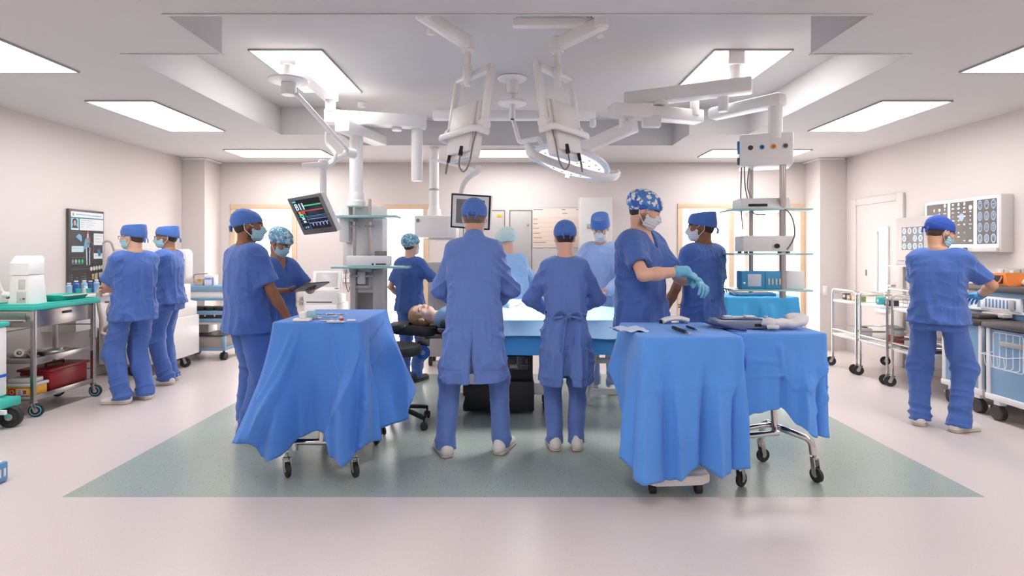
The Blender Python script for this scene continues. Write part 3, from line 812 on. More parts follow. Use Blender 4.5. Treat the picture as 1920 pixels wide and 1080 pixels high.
    lo2[:2] = np.minimum(lo2[:2], P0[:2] - .3); hi2[:2] = np.maximum(hi2[:2], P0[:2] + .3)
    hi2[1] = max(hi2[1], N[1] + .2)
    v = Vol(lo2, hi2, .0065); v.add(loft(sec, 2.4))
    for k in (-1, 1):
        a = A[k]; v.add(cap(N - u * .03 * H + xr * k * .04 * s, a['S'] - xr * k * .02 * s - u * .006 * H, .052 * s, .062 * s * g), .05 * s)
        if long_:
            cu = a['W'] - (a['W'] - a['E']) * .02
            v.add(cap(a['S'] - xr * k * .03 * s, a['E'], .074 * s * g, .068 * s * g), .05 * s); v.add(cap(a['E'], cu, .068 * s * g, .046 * s), .035 * s)
        else:
            d = (a['E'] - a['S']); e = a['S'] + d * sleeve; dn = d / np.linalg.norm(d)
            pr = cap(a['S'] - xr * k * .04 * s, e + dn * .08, .064 * s * g, .070 * s * g)
            f0 = pr[0]; ff = lambda X_, Y_, Z_, f0=f0, e=e, dn=dn: np.maximum(f0(X_, Y_, Z_), (X_ - f32(e[0])) * f32(dn[0]) + (Y_ - f32(e[1])) * f32(dn[1]) + (Z_ - f32(e[2])) * f32(dn[2]))
            v.add((ff, pr[1], pr[2]), .065 * s)
            v.sub(cap(e - dn * .025, e + dn * .10, .046 * s * g, .050 * s * g), .004)
    nb_ = N + fw * .012 * s
    if collar: v.add(cap(N - u * .04 * H, N + u * .022 * H - fw * .01 * s, .084 * s, .066 * s), .035)
    v.sub(cap(nb_ + u * (.02 if collar else -.028) * H, nb_ + u * .06 * H, (.056 if collar else .062) * s, .075 * s), .012)
    if vneck:
        q = N + fw * .10 * s - u * .012 * H
        v.sub(cap(q + u * .02 * H - fw * .02 * s, q - u * .068 * H + fw * .012 * s, .046 * s, .006 * s), .008)
        v.sub(cap(q + u * .05 * H - fw * .06 * s, q - u * .0 * H, .058 * s, .040 * s), .008)
    # hollow under the hem
    zh = sec[0][0]
    v.sub(loft([(zh - .05, sec[0][1], sec[0][2], sec[0][3] - .016, sec[0][4] - .016), (zh + .06, sec[0][1], sec[0][2], sec[0][3] - .022, sec[0][4] - .022)], 2.4), .004)
    if slit:
        z1 = P0[2] + .02
        v.sub(ecap((sec[0][1] - .01, sec[0][2] - .20, zh - .1), (sec[0][1] + .0, sec[0][2] - .20, z1), (slit, .10 + slit), (.003, .055), (1, 0, 0)), .006)
    zc = P0[2]; ztop = N[2]
    def disp(P, sd=seed, k=fold):
        dn = np.clip((ztop - .10 - P[:, 2]) / (ztop - zh), 0, 1)
        base = (ridge(P, 11, 11, 2.2, seed=sd) ** 3 - .3) * .034 * dn ** 1.1 + (ridge(P, 21, 21, 5, seed=sd + 3) ** 3 - .25) * .013 * (0.35 + dn)
        Pd = P.copy(); Pd[:, 2] = P[:, 2] + np.where(P[:, 0] > 0, .9, -.7) * np.where(np.abs(P[:, 0]) > .13, P[:, 0], .35 * P[:, 0] + .2 * P[:, 1]); arm = np.abs(P[:, 0]) > .13
        base += (ridge(Pd, 6, 6, 17, seed=sd + 5) ** 2 - .3) * .015 * np.where(arm, 1.0, .3)
        out = base * k
        for (xa, xb, za, zb, sg) in pock:
            sm = lambda q: np.clip(q / .008, 0, 1)
            out = out + .0065 * sm(P[:, 0] - xa * s) * sm(xb * s - P[:, 0]) * sm(P[:, 2] - za * s) * sm(zb * s - P[:, 2]) * (P[:, 1] * sg > 0)
        return out
    if wear == 'gown': tp = garment('surgical_gown', v, top, disp)
    else: tp = garment('scrub_top', v, top, disp)
    # sewn details
    if wear == 'scrubs' and lower:
        pass
    if belt:
        bm = nb(); zb = P0 + u * .055 * H; rx, ry = .182 * s * g, .143 * s * g
        pts = [(zb[0] + rx * math.copysign(abs(math.cos(t)) ** .83, math.cos(t)), zb[1] + ry * math.copysign(abs(math.sin(t)) ** .83, math.sin(t)), zb[2] + .008 * math.sin(5 * t)) for t in np.linspace(0, 2 * PI, 48, endpoint=False)]
        tube(bm, pts, .012, 8, closed=True, flat=(.005, .013))
        y = zb[1] - ry - .012; z = zb[2]; x = zb[0]
        box(bm, (x + .01, y, z), (.04, .025, .035), .01)
        for q in ([(x, y, z), (x - .06, y - .02, z + .035), (x - .10, y - .01, z - .01), (x - .03, y - .005, z - .005)], [(x + .01, y, z), (x + .07, y - .02, z + .03), (x + .10, y - .01, z - .015), (x + .03, y - .005, z - .005)], [(x, y, z), (x - .02, y - .022, z - .12), (x - .035, y - .028, z - .26)], [(x + .01, y, z), (x + .035, y - .022, z - .10), (x + .03, y - .028, z - .20)]):
            tube(bm, smooth_path(q, 6), .011, 8, flat=(.016, .005))
        obj('belt_tie', bm, top, body)
    if lower:
        v = Vol(np.array((min(legs[-1][2][0], legs[-1][1][0], -.1) - .20, min(legs[k][i][1] for k in (-1, 1) for i in (0, 1, 2)) - .17, .0)), np.array((max(legs[1][2][0], legs[1][1][0], .1) + .20, max(legs[k][i][1] for k in (-1, 1) for i in (0, 1, 2)) + .17, P0[2] + .10)), .0065)
        v.add(loft([(P0[2] - .07 * H, P0[0], P0[1], .168 * s * g, .128 * s * g), (P0[2] + .05 * H, P0[0] + u[0] * .05 * H, P0[1] + u[1] * .05 * H, .158 * s * g, .122 * s * g)], 2.3))
        for k in (-1, 1):
            hp, kn, an, fy = legs[k]; up = np.array((0, 0, 1.0)); bo = np.array((an[0], an[1] + .005 * s, .045 * s))
            v.add(cap(hp, kn, .090 * s * g, .079 * s * g), .03); v.add(cap(kn, bo + (0, 0, .05 * s), .079 * s * g, .068 * s * g), .03); v.add(cap(bo + (0, 0, .05 * s), bo, .068 * s * g, .071 * s * g), .02)
            v.sub(cap(bo - (0, 0, .03), bo + (0, 0, .03), .055 * s, .05 * s), .004)
        zcut = .042 * s; v.keep(lambda X_, Y_, Z_: -(Z_ - f32(zcut)) + 0 * X_ + 0 * Y_, .004)
        def dl(P, sd=seed + 11, k=fold):
            lowz = np.clip((.30 * s - P[:, 2]) / (.26 * s), 0, 1); kz = .7 * np.exp(-((P[:, 2] - .47 * s) / (.09 * s)) ** 2); P2 = P.copy(); P2[:, 2] += .35 * P[:, 0] * np.sign(np.sin(P[:, 2] * 9 + sd)) * 0 + .5 * P[:, 1]
            return k * ((ridge(P2, 5, 5, 17, seed=sd) ** 2 - .3) * (.006 + .024 * lowz ** 1.5 + .013 * kz) + (ridge(P, 12, 12, 2.4, seed=sd + 2) ** 2 - .35) * .018)
        garment('trousers', v, pants or top, (lambda P: .55 * dl(P)) if wear == 'gown' else dl)
        for k in (-1, 1):
            hp, kn, an, fy = legs[k]; r = math.radians(fy); d = np.array((-math.sin(r), math.cos(r), 0)); sd = np.array((d[1], -d[0], 0)); b = np.array((an[0], an[1], 0)); hl = b - d * .045 * s; to = b + d * .165 * s
            v = Vol(np.minimum(hl, to) - (.09, .09, .01), np.maximum(hl, to) + (.09, .09, .15), .0055)
            v.add(ecap(hl + (0, 0, .045 * s), to + (0, 0, .030 * s), (.042 * s, .046 * s), (.046 * s, .034 * s), sd)); v.add(ecap(b + (0, 0, .05 * s), b + (0, 0, .10 * s) - d * .01, (.040 * s, .05 * s), (.042 * s, .05 * s), sd), .03)
            v.keep(lambda X_, Y_, Z_: -(Z_ - f32(.018 * s)) + 0 * X_ + 0 * Y_, .004)
            Vv, Qq = surface(v); Vv = relax(Vv, Qq, 2); so = link('shoe', mesh_from('shoe', Vv, Qq), shoe or mShoe, body)
            v = Vol(np.minimum(hl, to) - (.09, .09, .02), np.maximum(hl, to) + (.09, .09, .05), .006)
            v.add(ecap(hl + (0, 0, .012), to + (0, 0, .012), (.044 * s, .03), (.049 * s, .03), sd)); v.keep(lambda X_, Y_, Z_: np.maximum(-(Z_ - f32(.001)), Z_ - f32(.022 * s)) + 0 * X_ + 0 * Y_, .003)
            Vv, Qq = surface(v); Vv = relax(Vv, Qq, 1); Vv[:, 2] = np.maximum(Vv[:, 2], 0.0005); link('sole', mesh_from('sole', Vv, Qq), mSole if shoe is None else mShoeD, so)
    if gloves:
        for k in (-1, 1):
            a = A[k]; fd = (a['W'] - a['E']) / np.linalg.norm(a['W'] - a['E']); c = a['W'] + a['f'] / np.linalg.norm(a['f']) * .08 * s
            v = Vol(np.minimum(c, a['W']) - .13, np.maximum(c, a['W']) + .13, .0033)
            v.add(cap(a['W'] - fd * .05 * s, a['W'] + fd * .01, .037 * s, .031 * s))
            for pr, kk in hand_prims(a['W'], a['f'], a['n'], k, s, a['curl'], a['spread'], 1.13, a['tc']): v.add(pr, kk)
            Vv, Qq = surface(v); Vv = relax(Vv, Qq, 1); Vv = Vv + normals(Vv, Qq) * ((ridge(Vv, 30, seed=3) ** 2 - .3) * .002)[:, None]
            link('glove', mesh_from('glove', Vv, Qq), gloves, body)
    PEOPLE[key] = dict(body=body, A=A, Hc=Hc, N=N, P0=P0, s=s, u=u, legs=legs, sec=sec, top=tp)
    return body
mCap = cloth('cap_blue', '5078c4')
AR = lambda l, r: {-1: l, 1: r}
person('A', 'person in blue scrubs with arms folded facing the wall display, nearest the steel trolley', gx(250, 5.2), 5.2, 1.68, 58, twist=6, head=(26, 4, 0), seed=1, capk='cap', capm=mCap, top=mScrub, mask='a', glasses=True, skin_k='fair', hair='brown',
       feet={-1: (-.10, .02, 34), 1: (.10, .03, 12)}, arms=AR(dict(w=(.05, .30, 1.12), p=(-1, .1, -.9), f=(1, .15, .1), n=(0, -.8, -.4)), dict(w=(-.06, .26, 1.08), p=(1, -.2, -.8), f=(-1, .1, .1), n=(0, -.8, -.3))), hem=.455, sleeve=.86)
person('B', 'person in blue scrubs and glasses with folded arms, behind the other display watcher', gx(313, 5.92), 5.92, 1.70, 96, head=(18, 4, 0), seed=2, capk='cap', capm=mCap, top=mScrub, mask='a', glasses=True, skin_k='mid', hair='dark',
       feet={-1: (-.09, .0, 8), 1: (.12, .05, 0)}, arms=AR(dict(w=(.05, .29, 1.10), p=(-1, -.1, -.9), f=(1, .1, .1), n=(0, -.8, -.4)), dict(w=(-.06, .25, 1.06), p=(1, -.2, -.8), f=(-1, .1, .1), n=(0, -.8, -.3))), hem=.50, sleeve=.8)
person('C', 'dark-bearded person in blue scrubs seen from behind, left of the draped instrument trolley', gx(466, 4.25), 4.25, 1.745, -42, head=(-30, 2, 0), seed=3, capk='skull', capm=mCap, top=mScrub, mask='a', skin_k='brown', hair='dark', beard=True, build=1.04,
       feet={-1: (-.12, .06, 14), 1: (.12, -.02, -16)}, arms=AR(dict(w=(-.24, .10, .84)), dict(w=(.27, .20, .86), p=(.5, -1, 0))), hem=.452, sleeve=.78)
person('D', 'woman in a leaf patterned cap looking down at a tablet', gx(524, 4.76), 4.76, 1.62, -118, head=(6, 30, 0), seed=4, capk='bouffant', capm=mLeafy, top=mScrub, mask='a', skin_k='mid', hair='dark', build=.9, vneck=True,
       arms=AR(dict(w=(-.03, .34, 1.17), p=(-1, -.4, -.6), f=(.5, .8, .1), n=(.1, 0, 1), curl=(10, 14, 10), tc=.6), dict(w=(.16, .28, 1.17), p=(1, -.4, -.6), f=(-.55, .8, .0), n=(-.3, 0, 1), curl=(10, 30, 25))), sleeve=.75, h=.0048)
person('E', 'woman in a leaf patterned cap with her back turned', gx(771, 6.07), 6.07, 1.61, -22, head=(-14, 2, 0), seed=5, capk='bouffant', capm=mLeafy, top=mScrub, mask='w', skin_k='fair', hair='brown', build=.9, shoe=mShoeD,
       arms=AR(dict(w=(-.22, .15, .95)), dict(w=(.20, .24, 1.12), p=(1, -.3, -.8), f=(.2, 1, .25), n=(-.8, 0, -.4))), sleeve=.8, hem=.47)
person('F', 'tall person in a long blue gown beside the patient head', gx(889, 3.86), 3.86, 1.79, 0, lean=4, head=(-4, 18, 0), seed=6, capk='skull', capm=mCap, top=mGown, pants=mGown, mask='w', skin_k='tan', hair='grey', wear='gown', slit=.026, hem=.292, build=.92, collar=True, pock=((.06, .19, .60, .84, -1), (-.20, -.07, .60, .84, -1)),
       feet={-1: (-.19, .0, 22), 1: (.185, .05, -20)}, arms=AR(dict(w=(-.15, .34, 1.0), p=(-.75, -.5, -.7), n=(.3, 0, -1)), dict(w=(.15, .34, 1.0), p=(.75, -.5, -.7), n=(-.3, 0, -1))))
person('G', 'person in a mint bouffant cap and light blue gown', gx(957, 5.62), 5.62, 1.67, 24, lean=12, head=(14, 24, 0), seed=7, capk='puff', capm=M('cap_mint', 'cfe6e3', .7, var=.03), top=mLight, pants=mLight, mask=None, skin_k='fair', hair=None, wear='gown', hem=.33,
       arms=AR(dict(w=(-.16, .36, 1.05), p=(-1, -.5, -.4)), dict(w=(.16, .36, 1.05), p=(1, -.5, -.4))))
person('H', 'person in a blue gown tied at the back with a bow', gx(1060, 3.98), 3.98, 1.64, 0, lean=3, head=(2, 20, 0), seed=8, capk='skull', capm=mCap, top=mGown, pants=mGown, mask='w', skin_k='fair', hair='dark', wear='gown', belt=True, slit=.055, hem=.285, build=.86, pock=((.05, .17, .55, .78, -1), (-.17, -.05, .55, .78, -1)),
       feet={-1: (-.085, .0, 6), 1: (.085, .0, -6)}, arms=AR(dict(w=(-.13, .33, 1.02), p=(-1.0, -.55, -.4), n=(.3, 0, -1)), dict(w=(.13, .33, 1.02), p=(1.0, -.55, -.4), n=(-.3, 0, -1))))
person('I', 'person in a pale gown facing the camera, head bowed', gx(1130, 5.62), 5.62, 1.80, 158, lean=8, head=(4, 32, 0), seed=9, capk='cap', capm=mCap, top=mPale, pants=mPale, mask='w', skin_k='fair', hair='brown', wear='gown', hem=.32, belt=True,
       arms=AR(dict(w=(-.14, .38, 1.0), p=(-1, -.5, -.4)), dict(w=(.14, .38, 1.0), p=(1, -.5, -.4))))
person('J', 'man in a blue and white patterned cap pulling on aqua gloves behind the draped tables', gx(1206, 3.98), 3.98, 1.855, -132, head=(20, 22, 0), seed=10, capk='bouffant', capm=mFloral, top=mScrub, mask='w', skin_k='fair', hair='dark', beard=True, vneck=True, gloves=mGlove, build=1.06, pock=((-.16, .0, .82, 1.0, 1),),
       feet={-1: (-.13, .05, 10), 1: (.15, .10, -12)}, arms=AR(dict(w=(-.03, .36, 1.13), p=(-1, -.4, -.8), f=(.6, .8, -.3), n=(.2, -.3, -1), curl=(30, 35, 20)), dict(w=(.10, .34, 1.20), p=(1, -.25, -.55), f=(-.75, .5, -.45), n=(-.3, -.4, -1), curl=(35, 45, 25), tc=.5)), sleeve=.74)
person('K', 'dark-skinned person in blue scrubs with back turned, close behind the gloved man', gx(1315, 4.62), 4.62, 1.755, 30, head=(44, 4, 0), seed=12, capk='cap', capm=mCap, top=mScrub, mask='w', skin_k='brown', hair='dark',
       arms=AR(dict(w=(-.27, .17, .87), p=(-.6, -1, 0)), dict(w=(.20, .25, .95))), sleeve=.76)
person('L', 'man in blue scrubs and blue gloves working at the blue cabinets on the right', gx(1760, 4.42), 4.42, 1.705, -46, lean=5, twist=-4, head=(-42, 24, 0), pock=((.08, .20, .84, 1.0, -1),), seed=13, capk='skull', capm=M('cap_deep_blue', '2b4fae', .75), top=mScrub, mask='a', skin_k='tan', hair='brown', gloves=mGloveB, beard=True,
       feet={-1: (-.13, .02, 16), 1: (.13, .02, -30)}, arms=AR(dict(w=(-.06, .42, 1.06), p=(-1, -.4, -.6), f=(.4, .9, -.3), n=(.4, 0, -1)), dict(w=(.22, .38, 1.07), p=(1, -.3, -.5), f=(-.5, .8, -.2), n=(-.5, 0, -1), curl=(35, 40, 25))), sleeve=.78, hem=.49)
pb = person('P', 'fair-haired patient lying on the operating table with the head on a black headrest', 0, 0, 1.66, 0, head=(-34, 6, 0), seed=14, capk=None, top=M('patient_gown', '6f94b5', .8), mask=None, skin_k='pale', hair='blonde', lower=False, build=.95, arms=AR(dict(w=(-.22, -.07, .80)), dict(w=(.22, -.07, .80))))
pb.matrix_basis = Matrix(((0, 0, -1, .73), (-1, 0, 0, 4.85), (0, 1, 0, .845), (0, 0, 0, 1)))
# ================================================================= equipment hanging from the ceiling
def W(name, bm, m, parent, label=None, **k): return obj(name, bm, m, parent, world=True, label=label, **k)
def arm(p0, p1, w, h, bev=.012, ext=.05):
    bm = nb(); beam(bm, p0, p1, w, h, bev, ext=ext); return bm
def post(p, z0, z1, r, bev=.006, seg=24):
    bm = nb(); cyl(bm, (p[0], p[1], z0), (p[0], p[1], z1), r, seg=seg, bev=bev); return bm
mArm = M('pendant_white', 'f8f6f5', .38, var=.01)

# ---- left pendant
PL = thing('supply_boom', 'white ceiling pendant carrying the tower of glass shelves, left of centre', 'ceiling pendant', (-1.82, 5.05, ZR))
W('mount_beam', arm((-1.82, 4.5, 2.972), (-1.82, 5.6, 2.972), .135, .115, .006, 0.0), mArm, PL)
W('neck', post((-1.82, 5.56), 2.80, 2.93, .05), mArm, PL)
W('arm', arm((-1.84, 5.6, 2.757), (-.95, 5.82, 2.757), .15, .13), mArm, PL)
W('arm', arm((-1.63, 5.40, 2.615), (-1.46, 6.05, 2.615), .16, .105), mArm, PL)
W('joint', post((-1.66, 5.62), 2.6, 2.75, .06), mArm, PL)
W('joint', post((-1.20, 5.78), 2.66, 2.75, .055), mArm, PL)
W('column', post((-1.572, 5.6), 1.95, 2.62, .066, .004, 32), mArm, PL)
bm = nb(); lathe(bm, [(.07, 2.0), (.077, 1.98), (.077, 1.92), (.09, 1.905), (.09, 1.86), (.066, 1.85)], Matrix.Translation((-1.572, 5.6, 0)), 32); W('column_flange', bm, mArm, PL)
W('drop_cylinder', post((gx(782, 5.85), 5.85), 2.145, 2.70, .060, .005, 32), mArm, PL)
bm = nb(); bb(bm, (-1.74, 5.58, 1.50), (-1.64, 5.85, 1.865), .01); bb(bm, (-1.64, 5.66, .98), (-1.32, 5.88, 1.87), .01); W('service_housing', bm, mWhite2, PL)
bm = nb(); bb(bm, (-1.77, 5.80, 1.17), (-1.60, 5.90, 1.52), .006); W('rear_panel', bm, M('pale_grey', 'dcd8d6', .5), PL)
for x in (-1.58, -1.425):
    W('rail', post((x, 5.56), 1.36, 1.93, .0165), mSteel, PL)
for z, x0, x1 in ((1.745, -1.76, -1.13), (1.247, -1.76, -1.02)):
    bm = nb(); bb(bm, (x0, 5.38, z - .012), (x1, 5.64, z + .012), .004); sh = W('glass_shelf', bm, mGlassE, PL)
    bm = nb()
    for x in (-1.58, -1.425): bb(bm, (x - .02, 5.45, z - .045), (x + .02, 5.60, z - .012), .004); cyl(bm, (x - .045, 5.55, z - .09), (x + .045, 5.55, z - .09), .011)
    W('shelf_bracket', bm, mGrey, sh)
bm = nb(); bb(bm, (-1.63, 5.58, .55), (-1.575, 5.80, 1.22), .004); bb(bm, (-1.40, 5.58, .55), (-1.30, 5.80, 1.22), .004); bb(bm, (-1.575, 5.60, 1.03), (-1.40, 5.78, 1.06), .004); bb(bm, (-1.575, 5.60, .55), (-1.40, 5.78, .58), .004); W('lower_frame', bm, M('frame_grey', 'c6c1be', .45), PL)
bm = nb(); bb(bm, (-1.575, 5.70, .58), (-1.40, 5.72, 1.03)); W('lower_panel', bm, M('panel_grey', 'a39e9b', .6), PL)
bm = nb(); bb(bm, (-1.565, 5.60, 1.07), (-1.48, 5.66, 1.20), .008); W('outlet_box', bm, mWhite2, PL)
bm = nb(); bb(bm, (-1.445, 5.58, 1.05), (-1.395, 5.64, 1.20), .008); W('outlet_box', bm, mGrey, PL)
bm = nb(); tube(bm, smooth_path([(-1.66, 5.56, 1.22), (-1.665, 5.55, 1.10), (-1.64, 5.55, 1.0), (-1.625, 5.56, 1.05)], 6), .004, 6); W('cable', bm, mMid, PL)
dv = thing('recorder', 'white recorder box on the lower glass shelf of the left pendant', 'recorder', (-1.38, 5.52, 1.26))
bm = nb(); bb(bm, (-1.62, 5.42, 1.26), (-1.21, 5.60, 1.36), .012); W('housing', bm, mWhite, dv)
bm = nb(); bb(bm, (-1.33, 5.413, 1.272), (-1.23, 5.425, 1.284), .002); W('slot', bm, mBlack, dv)
bm = nb(); cyl(bm, (-1.36, 5.41, 1.278), (-1.36, 5.425, 1.278), .009); W('dial', bm, mBlack, dv)
bx = thing('speaker_box', 'small dark grey box behind the recorder on the left pendant', 'box', (-1.30, 5.635, 1.259)); bm = nb(); bb(bm, (-1.385, 5.60, 1.259), (-1.27, 5.638, 1.405), .006); W('casing', bm, mMid, bx); bm = nb()
for k in range(6): bb(bm, (-1.375 + k * .016, 5.596, 1.37), (-1.368 + k * .016, 5.60, 1.40))
W('grille', bm, mGrey, bx)

# ---- monitor arm and tilted patient monitor
MA = thing('monitor_boom', 'white spring arm with a disc at the ceiling, holding the tilted monitor', 'monitor arm', (-1.82, 4.52, 2.92))
W('neck', post((-1.82, 4.52), 2.80, 2.92, .045), mArm, MA)
bm = nb(); lathe(bm, [(.0, 2.775), (.12, 2.775), (.158, 2.785), (.158, 2.80), (.13, 2.81), (0, 2.81)], Matrix.Translation((-1.82, 4.52, 0)), 40); W('disc', bm, mArm, MA)
W('hub', post((-1.82, 4.52), 2.675, 2.775, .058), mArm, MA)
e1 = at(655, 287, 5.15)
bm = nb(); tube(bm, [at(556, 176, 4.5), at(650, 280, 5.1)], .017, 8, flat=(.024, .017)); W('upper_arm', bm, mArm, MA)
bm = nb(); cyl(bm, e1 + Vector((-.02, -.04, 0)), e1 + Vector((.035, .05, 0)), .045, bev=.008); W('elbow', bm, mArm, MA)
h1 = at(606, 309, 4.72)
bm = nb(); tube(bm, fillet([e1, at(628, 299, 4.9), at(614, 310, 4.75), h1 + Vector((0, 0, .01))], .06), .024, 12); W('lower_arm', bm, mArm, MA)
bm = nb(); tube(bm, smooth_path([at(613, 247, 4.9), at(613, 268, 4.9), at(622, 280, 4.85), at(629, 290, 4.8), at(626, 304, 4.78), at(614, 312, 4.74)], 5), .017, 10); W('spring_cover', bm, mArm, MA)
bm = nb(); beam(bm, at(566, 311, 4.66), at(612, 309, 4.72), .07, .045, .012); cyl(bm, h1 - Vector((0, 0, .03)), h1 + Vector((0, 0, .04)), .04, bev=.006); W('holder', bm, mArm, MA)
W('drop_tube', post((h1.x, h1.y), 1.86, h1.z, .027), mArm, MA)
def monitor_frame(c, a, b):
    x = Vector(a).normalized(); y = -Vector(b); y = (y - x * y.dot(x)).normalized(); z = x.cross(y)
    return frame(c, x, y, z)
pmF = monitor_frame((-1.728, 4.787, 1.717), (.376, -.25, .0248), (.103, .123, -.3137))
PM = thing('patient_monitor', 'tilted grey-framed patient monitor showing vital-sign traces', 'monitor', (-1.728, 4.80, 1.717))
def mslab(m, x0, x1, y0, y1, z0, z1, bev=0.0):
    bm = nb(); prism(bm, rrect(x1 - x0, y1 - y0, min(.008, (y1 - y0) * .3, (x1 - x0) * .3), 3, (x0 + x1) / 2, (y0 + y1) / 2), z1 - z0, m @ Matrix.Translation((0, 0, z0)), bev); return bm
mw, mh = .452, .352
W('casing', mslab(pmF, -mw / 2, mw / 2, -mh / 2, mh / 2, -.055, -.006, .006), mWhite, PM)
W('bezel', mslab(pmF, -mw / 2, mw / 2, -mh / 2, mh / 2, -.006, .0, .002), M('bezel_grey', '8e8884', .35, .4, var=.05), PM)
def glow(name, col, es=.9): return M('glow_' + name, '101010', .3, var=0, emit=col, es=es)
scr = W('screen', mslab(pmF, -.184, .184, -.126, .150, .0, .002), M('screen_dark', '1a1c24', .15, var=.1, emit='20222c', es=.5), PM)
SX0, SX1, SY0, SY1 = -.184, .184, -.126, .150
def spx(u, v): return SX0 + (SX1 - SX0) * u, SY1 - (SY1 - SY0) * v      # screen coords, v down
def sbox(bm, u0, u1, v0, v1, z=.0025):
    (x0, y0), (x1, y1) = spx(u0, v1), spx(u1, v0)
    prism(bm, [(x0, y0), (x1, y0), (x1, y1), (x0, y1)], .0012, pmF @ Matrix.Translation((0, 0, z - .0008)))
def strip(name, col, boxes, es=.9, z=.0025):
    bm = nb()
    for q in boxes: sbox(bm, *q, z=z)
    return W(name, bm, glow(col, col, es), scr)
for q_ in [(.0, .30, .12, .36), (.0, .30, .47, .57), (0, .3, .88, .99)]: strip('side_column', '16434a', [q_], .7)
strip('alarm_block', 'c8442c', [(.19, .31, .375, .47)], .9, .003); strip('alarm_block', 'e08a30', [(.07, .16, .385, .465)], .9, .003)
strip('name_tab', '4cc0cf', [(0.01, .14, .02, .075)]); strip('divider', '7f97a0', [(.0, .30, .362, .369), (.0, .30, .575, .58), (0, .3, .67, .675), (0, .3, .77, .775), (.30, .306, .10, .98)], .7)
strip('green_trace', '4fae74', [(.31, .99, .19, .235)]); strip('red_trace', 'a8423c', [(.31, .99, .36, .40)])
strip('blue_trace', '7f93cf', [(.31, .99, .56, .57), (.31, .99, .60, .607), (.31, .99, .655, .675)], .8)
bm = nb(); q = [(.31, .80)]
for k in range(5): q += [(.40 + k * .125, .795 - k * .003), (.42 + k * .125, .90), (.44 + k * .125, .80)]
q += [(.99, .78)]
tube(bm, [pmF @ Vector((*spx(*p), .003)) for p in q], .0022, 6); W('pulse_trace', bm, glow('pulse', 'a9b8ef'), scr)
bm = nb(); tube(bm, [pmF @ Vector((*spx(u, v), .003)) for u, v in ((.10, .49), (.20, .50), (.21, .55), (.14, .58), (.10, .54))], .006, 6, closed=True); W('green_digit', bm, glow('mint', '58cfae'), scr)
for q_ in [(.12, .21, .60, .66), (.12, .21, .70, .76), (.10, .13, .90, .95), (.18, .21, .89, .95)]: strip('white_digit', 'dfe6ff', [q_], .9)
text_mesh('reading', 'B11', .085, pmF @ Matrix.Translation((-.170, .060, .003)), glow('white', 'ffffff', 1.0), scr)

# ---- back-middle pendant with its box and the rear monitor
PB = thing('supply_boom', 'slim white ceiling pendant with a white box before the second wooden door', 'ceiling pendant', (-1.0, 7.12, ZC))
cx_, cy_ = gx(814, 7.1), 7.1
W('column', post((cx_, cy_), 1.90, ZC, .061, .004, 28), mArm, PB)
bm = nb(); lathe(bm, [(.062, 2.0), (.066, 1.96), (.085, 1.93), (.09, 1.86)], Matrix.Translation((cx_, cy_, 0)), 28); W('column_foot', bm, mArm, PB)
bm = nb(); cyl(bm, (cx_, cy_, 2.18), (cx_, cy_, 2.205), .064); W('column_band', bm, mGrey, PB)
bm = nb(); bb(bm, (gx(777, 6.95), 6.93, 1.575), (gx(856, 6.95), 7.3, 1.855), .02); hb = W('head_box', bm, mWhite, PB)
bm = nb(); bb(bm, (gx(795, 6.95), 6.925, 1.60), (gx(840, 6.95), 6.94, 1.83), .003); W('cover', bm, mWhite2, hb)
bm = nb(); cyl(bm, (gx(783, 6.9), 6.915, 1.79), (gx(783, 6.9), 6.935, 1.79), .022); W('lock', bm, mMid, hb)
bm = nb(); bb(bm, (gx(803, 7), 7.0, 1.545), (gx(850, 7), 7.2, 1.575), .008); W('under_tray', bm, mWhite2, hb)
bm = nb(); beam(bm, (cx_, 6.98, 2.56), at(897, 321, 6.5), .03, .035, .006); bb(bm, at(893, 316, 6.52) - Vector((.01, .02, .05)), at(899, 316, 6.5) + Vector((.02, .02, .04)), .005); W('side_arm', bm, mArm, PB)
AW = thing('anaesthesia_machine', 'grey anaesthesia machine behind the patient, below the white pendant box', 'anaesthesia machine', (-.9, 6.85, 0))
bm = nb(); bb(bm, (gx(803, 6.8), 6.75, .12), (gx(868, 6.8), 7.2, 1.27), .01); W('cabinet', bm, M('machine_grey', 'b9b3b0', .5), AW)
bm = nb(); bb(bm, (gx(812, 6.7), 6.74, .86), (gx(866, 6.7), 6.76, .94), .004); bb(bm, (gx(812, 6.7), 6.74, .70), (gx(866, 6.7), 6.76, .82), .004); W('drawer_front', bm, mGrey, AW)
bm = nb(); cyl(bm, (gx(818, 6.6), 6.66, .93), (gx(821, 6.6), 6.66, 1.12), .04, .033); W('canister', bm, mWhite, AW)
bm = nb(); bb(bm, (gx(810, 6.6), 6.6, .895), (gx(856, 6.6), 6.75, .925), .006); W('work_shelf', bm, mDarkSteel, AW)
bm = nb(); cyl(bm, (gx(838, 6.7), 6.70, .82), (gx(838, 6.7), 6.75, .82), .03); W('gauge', bm, mBlack, AW)
bm = nb(); tube(bm, smooth_path([(gx(826, 6.6), 6.64, .95), (gx(832, 6.6), 6.6, 1.08), (gx(845, 6.6), 6.62, 1.12), (gx(850, 6.7), 6.7, 1.05)], 6), .014, 8); W('hose', bm, mGrey, AW)
for x in (-1.0, -.62):
    for y in (6.82, 7.12):
        bm = nb(); cyl(bm, (x - .02, y, .06), (x + .02, y, .06), .058); cyl(bm, (x, y, .10), (x, y, .13), .015); W('caster', bm, mRubber, AW)
RM = thing('monitor', 'white-rimmed monitor with a grey picture behind the head of the tall gowned person', 'monitor', at(882, 398, 6.45))
rmF = monitor_frame(at(882, 397, 6.42), (75, -14, -6), (-17, 14, -66))
W('casing', mslab(rmF, -.235, .235, -.20, .20, -.10, -.02, .01), mWhite2, RM)
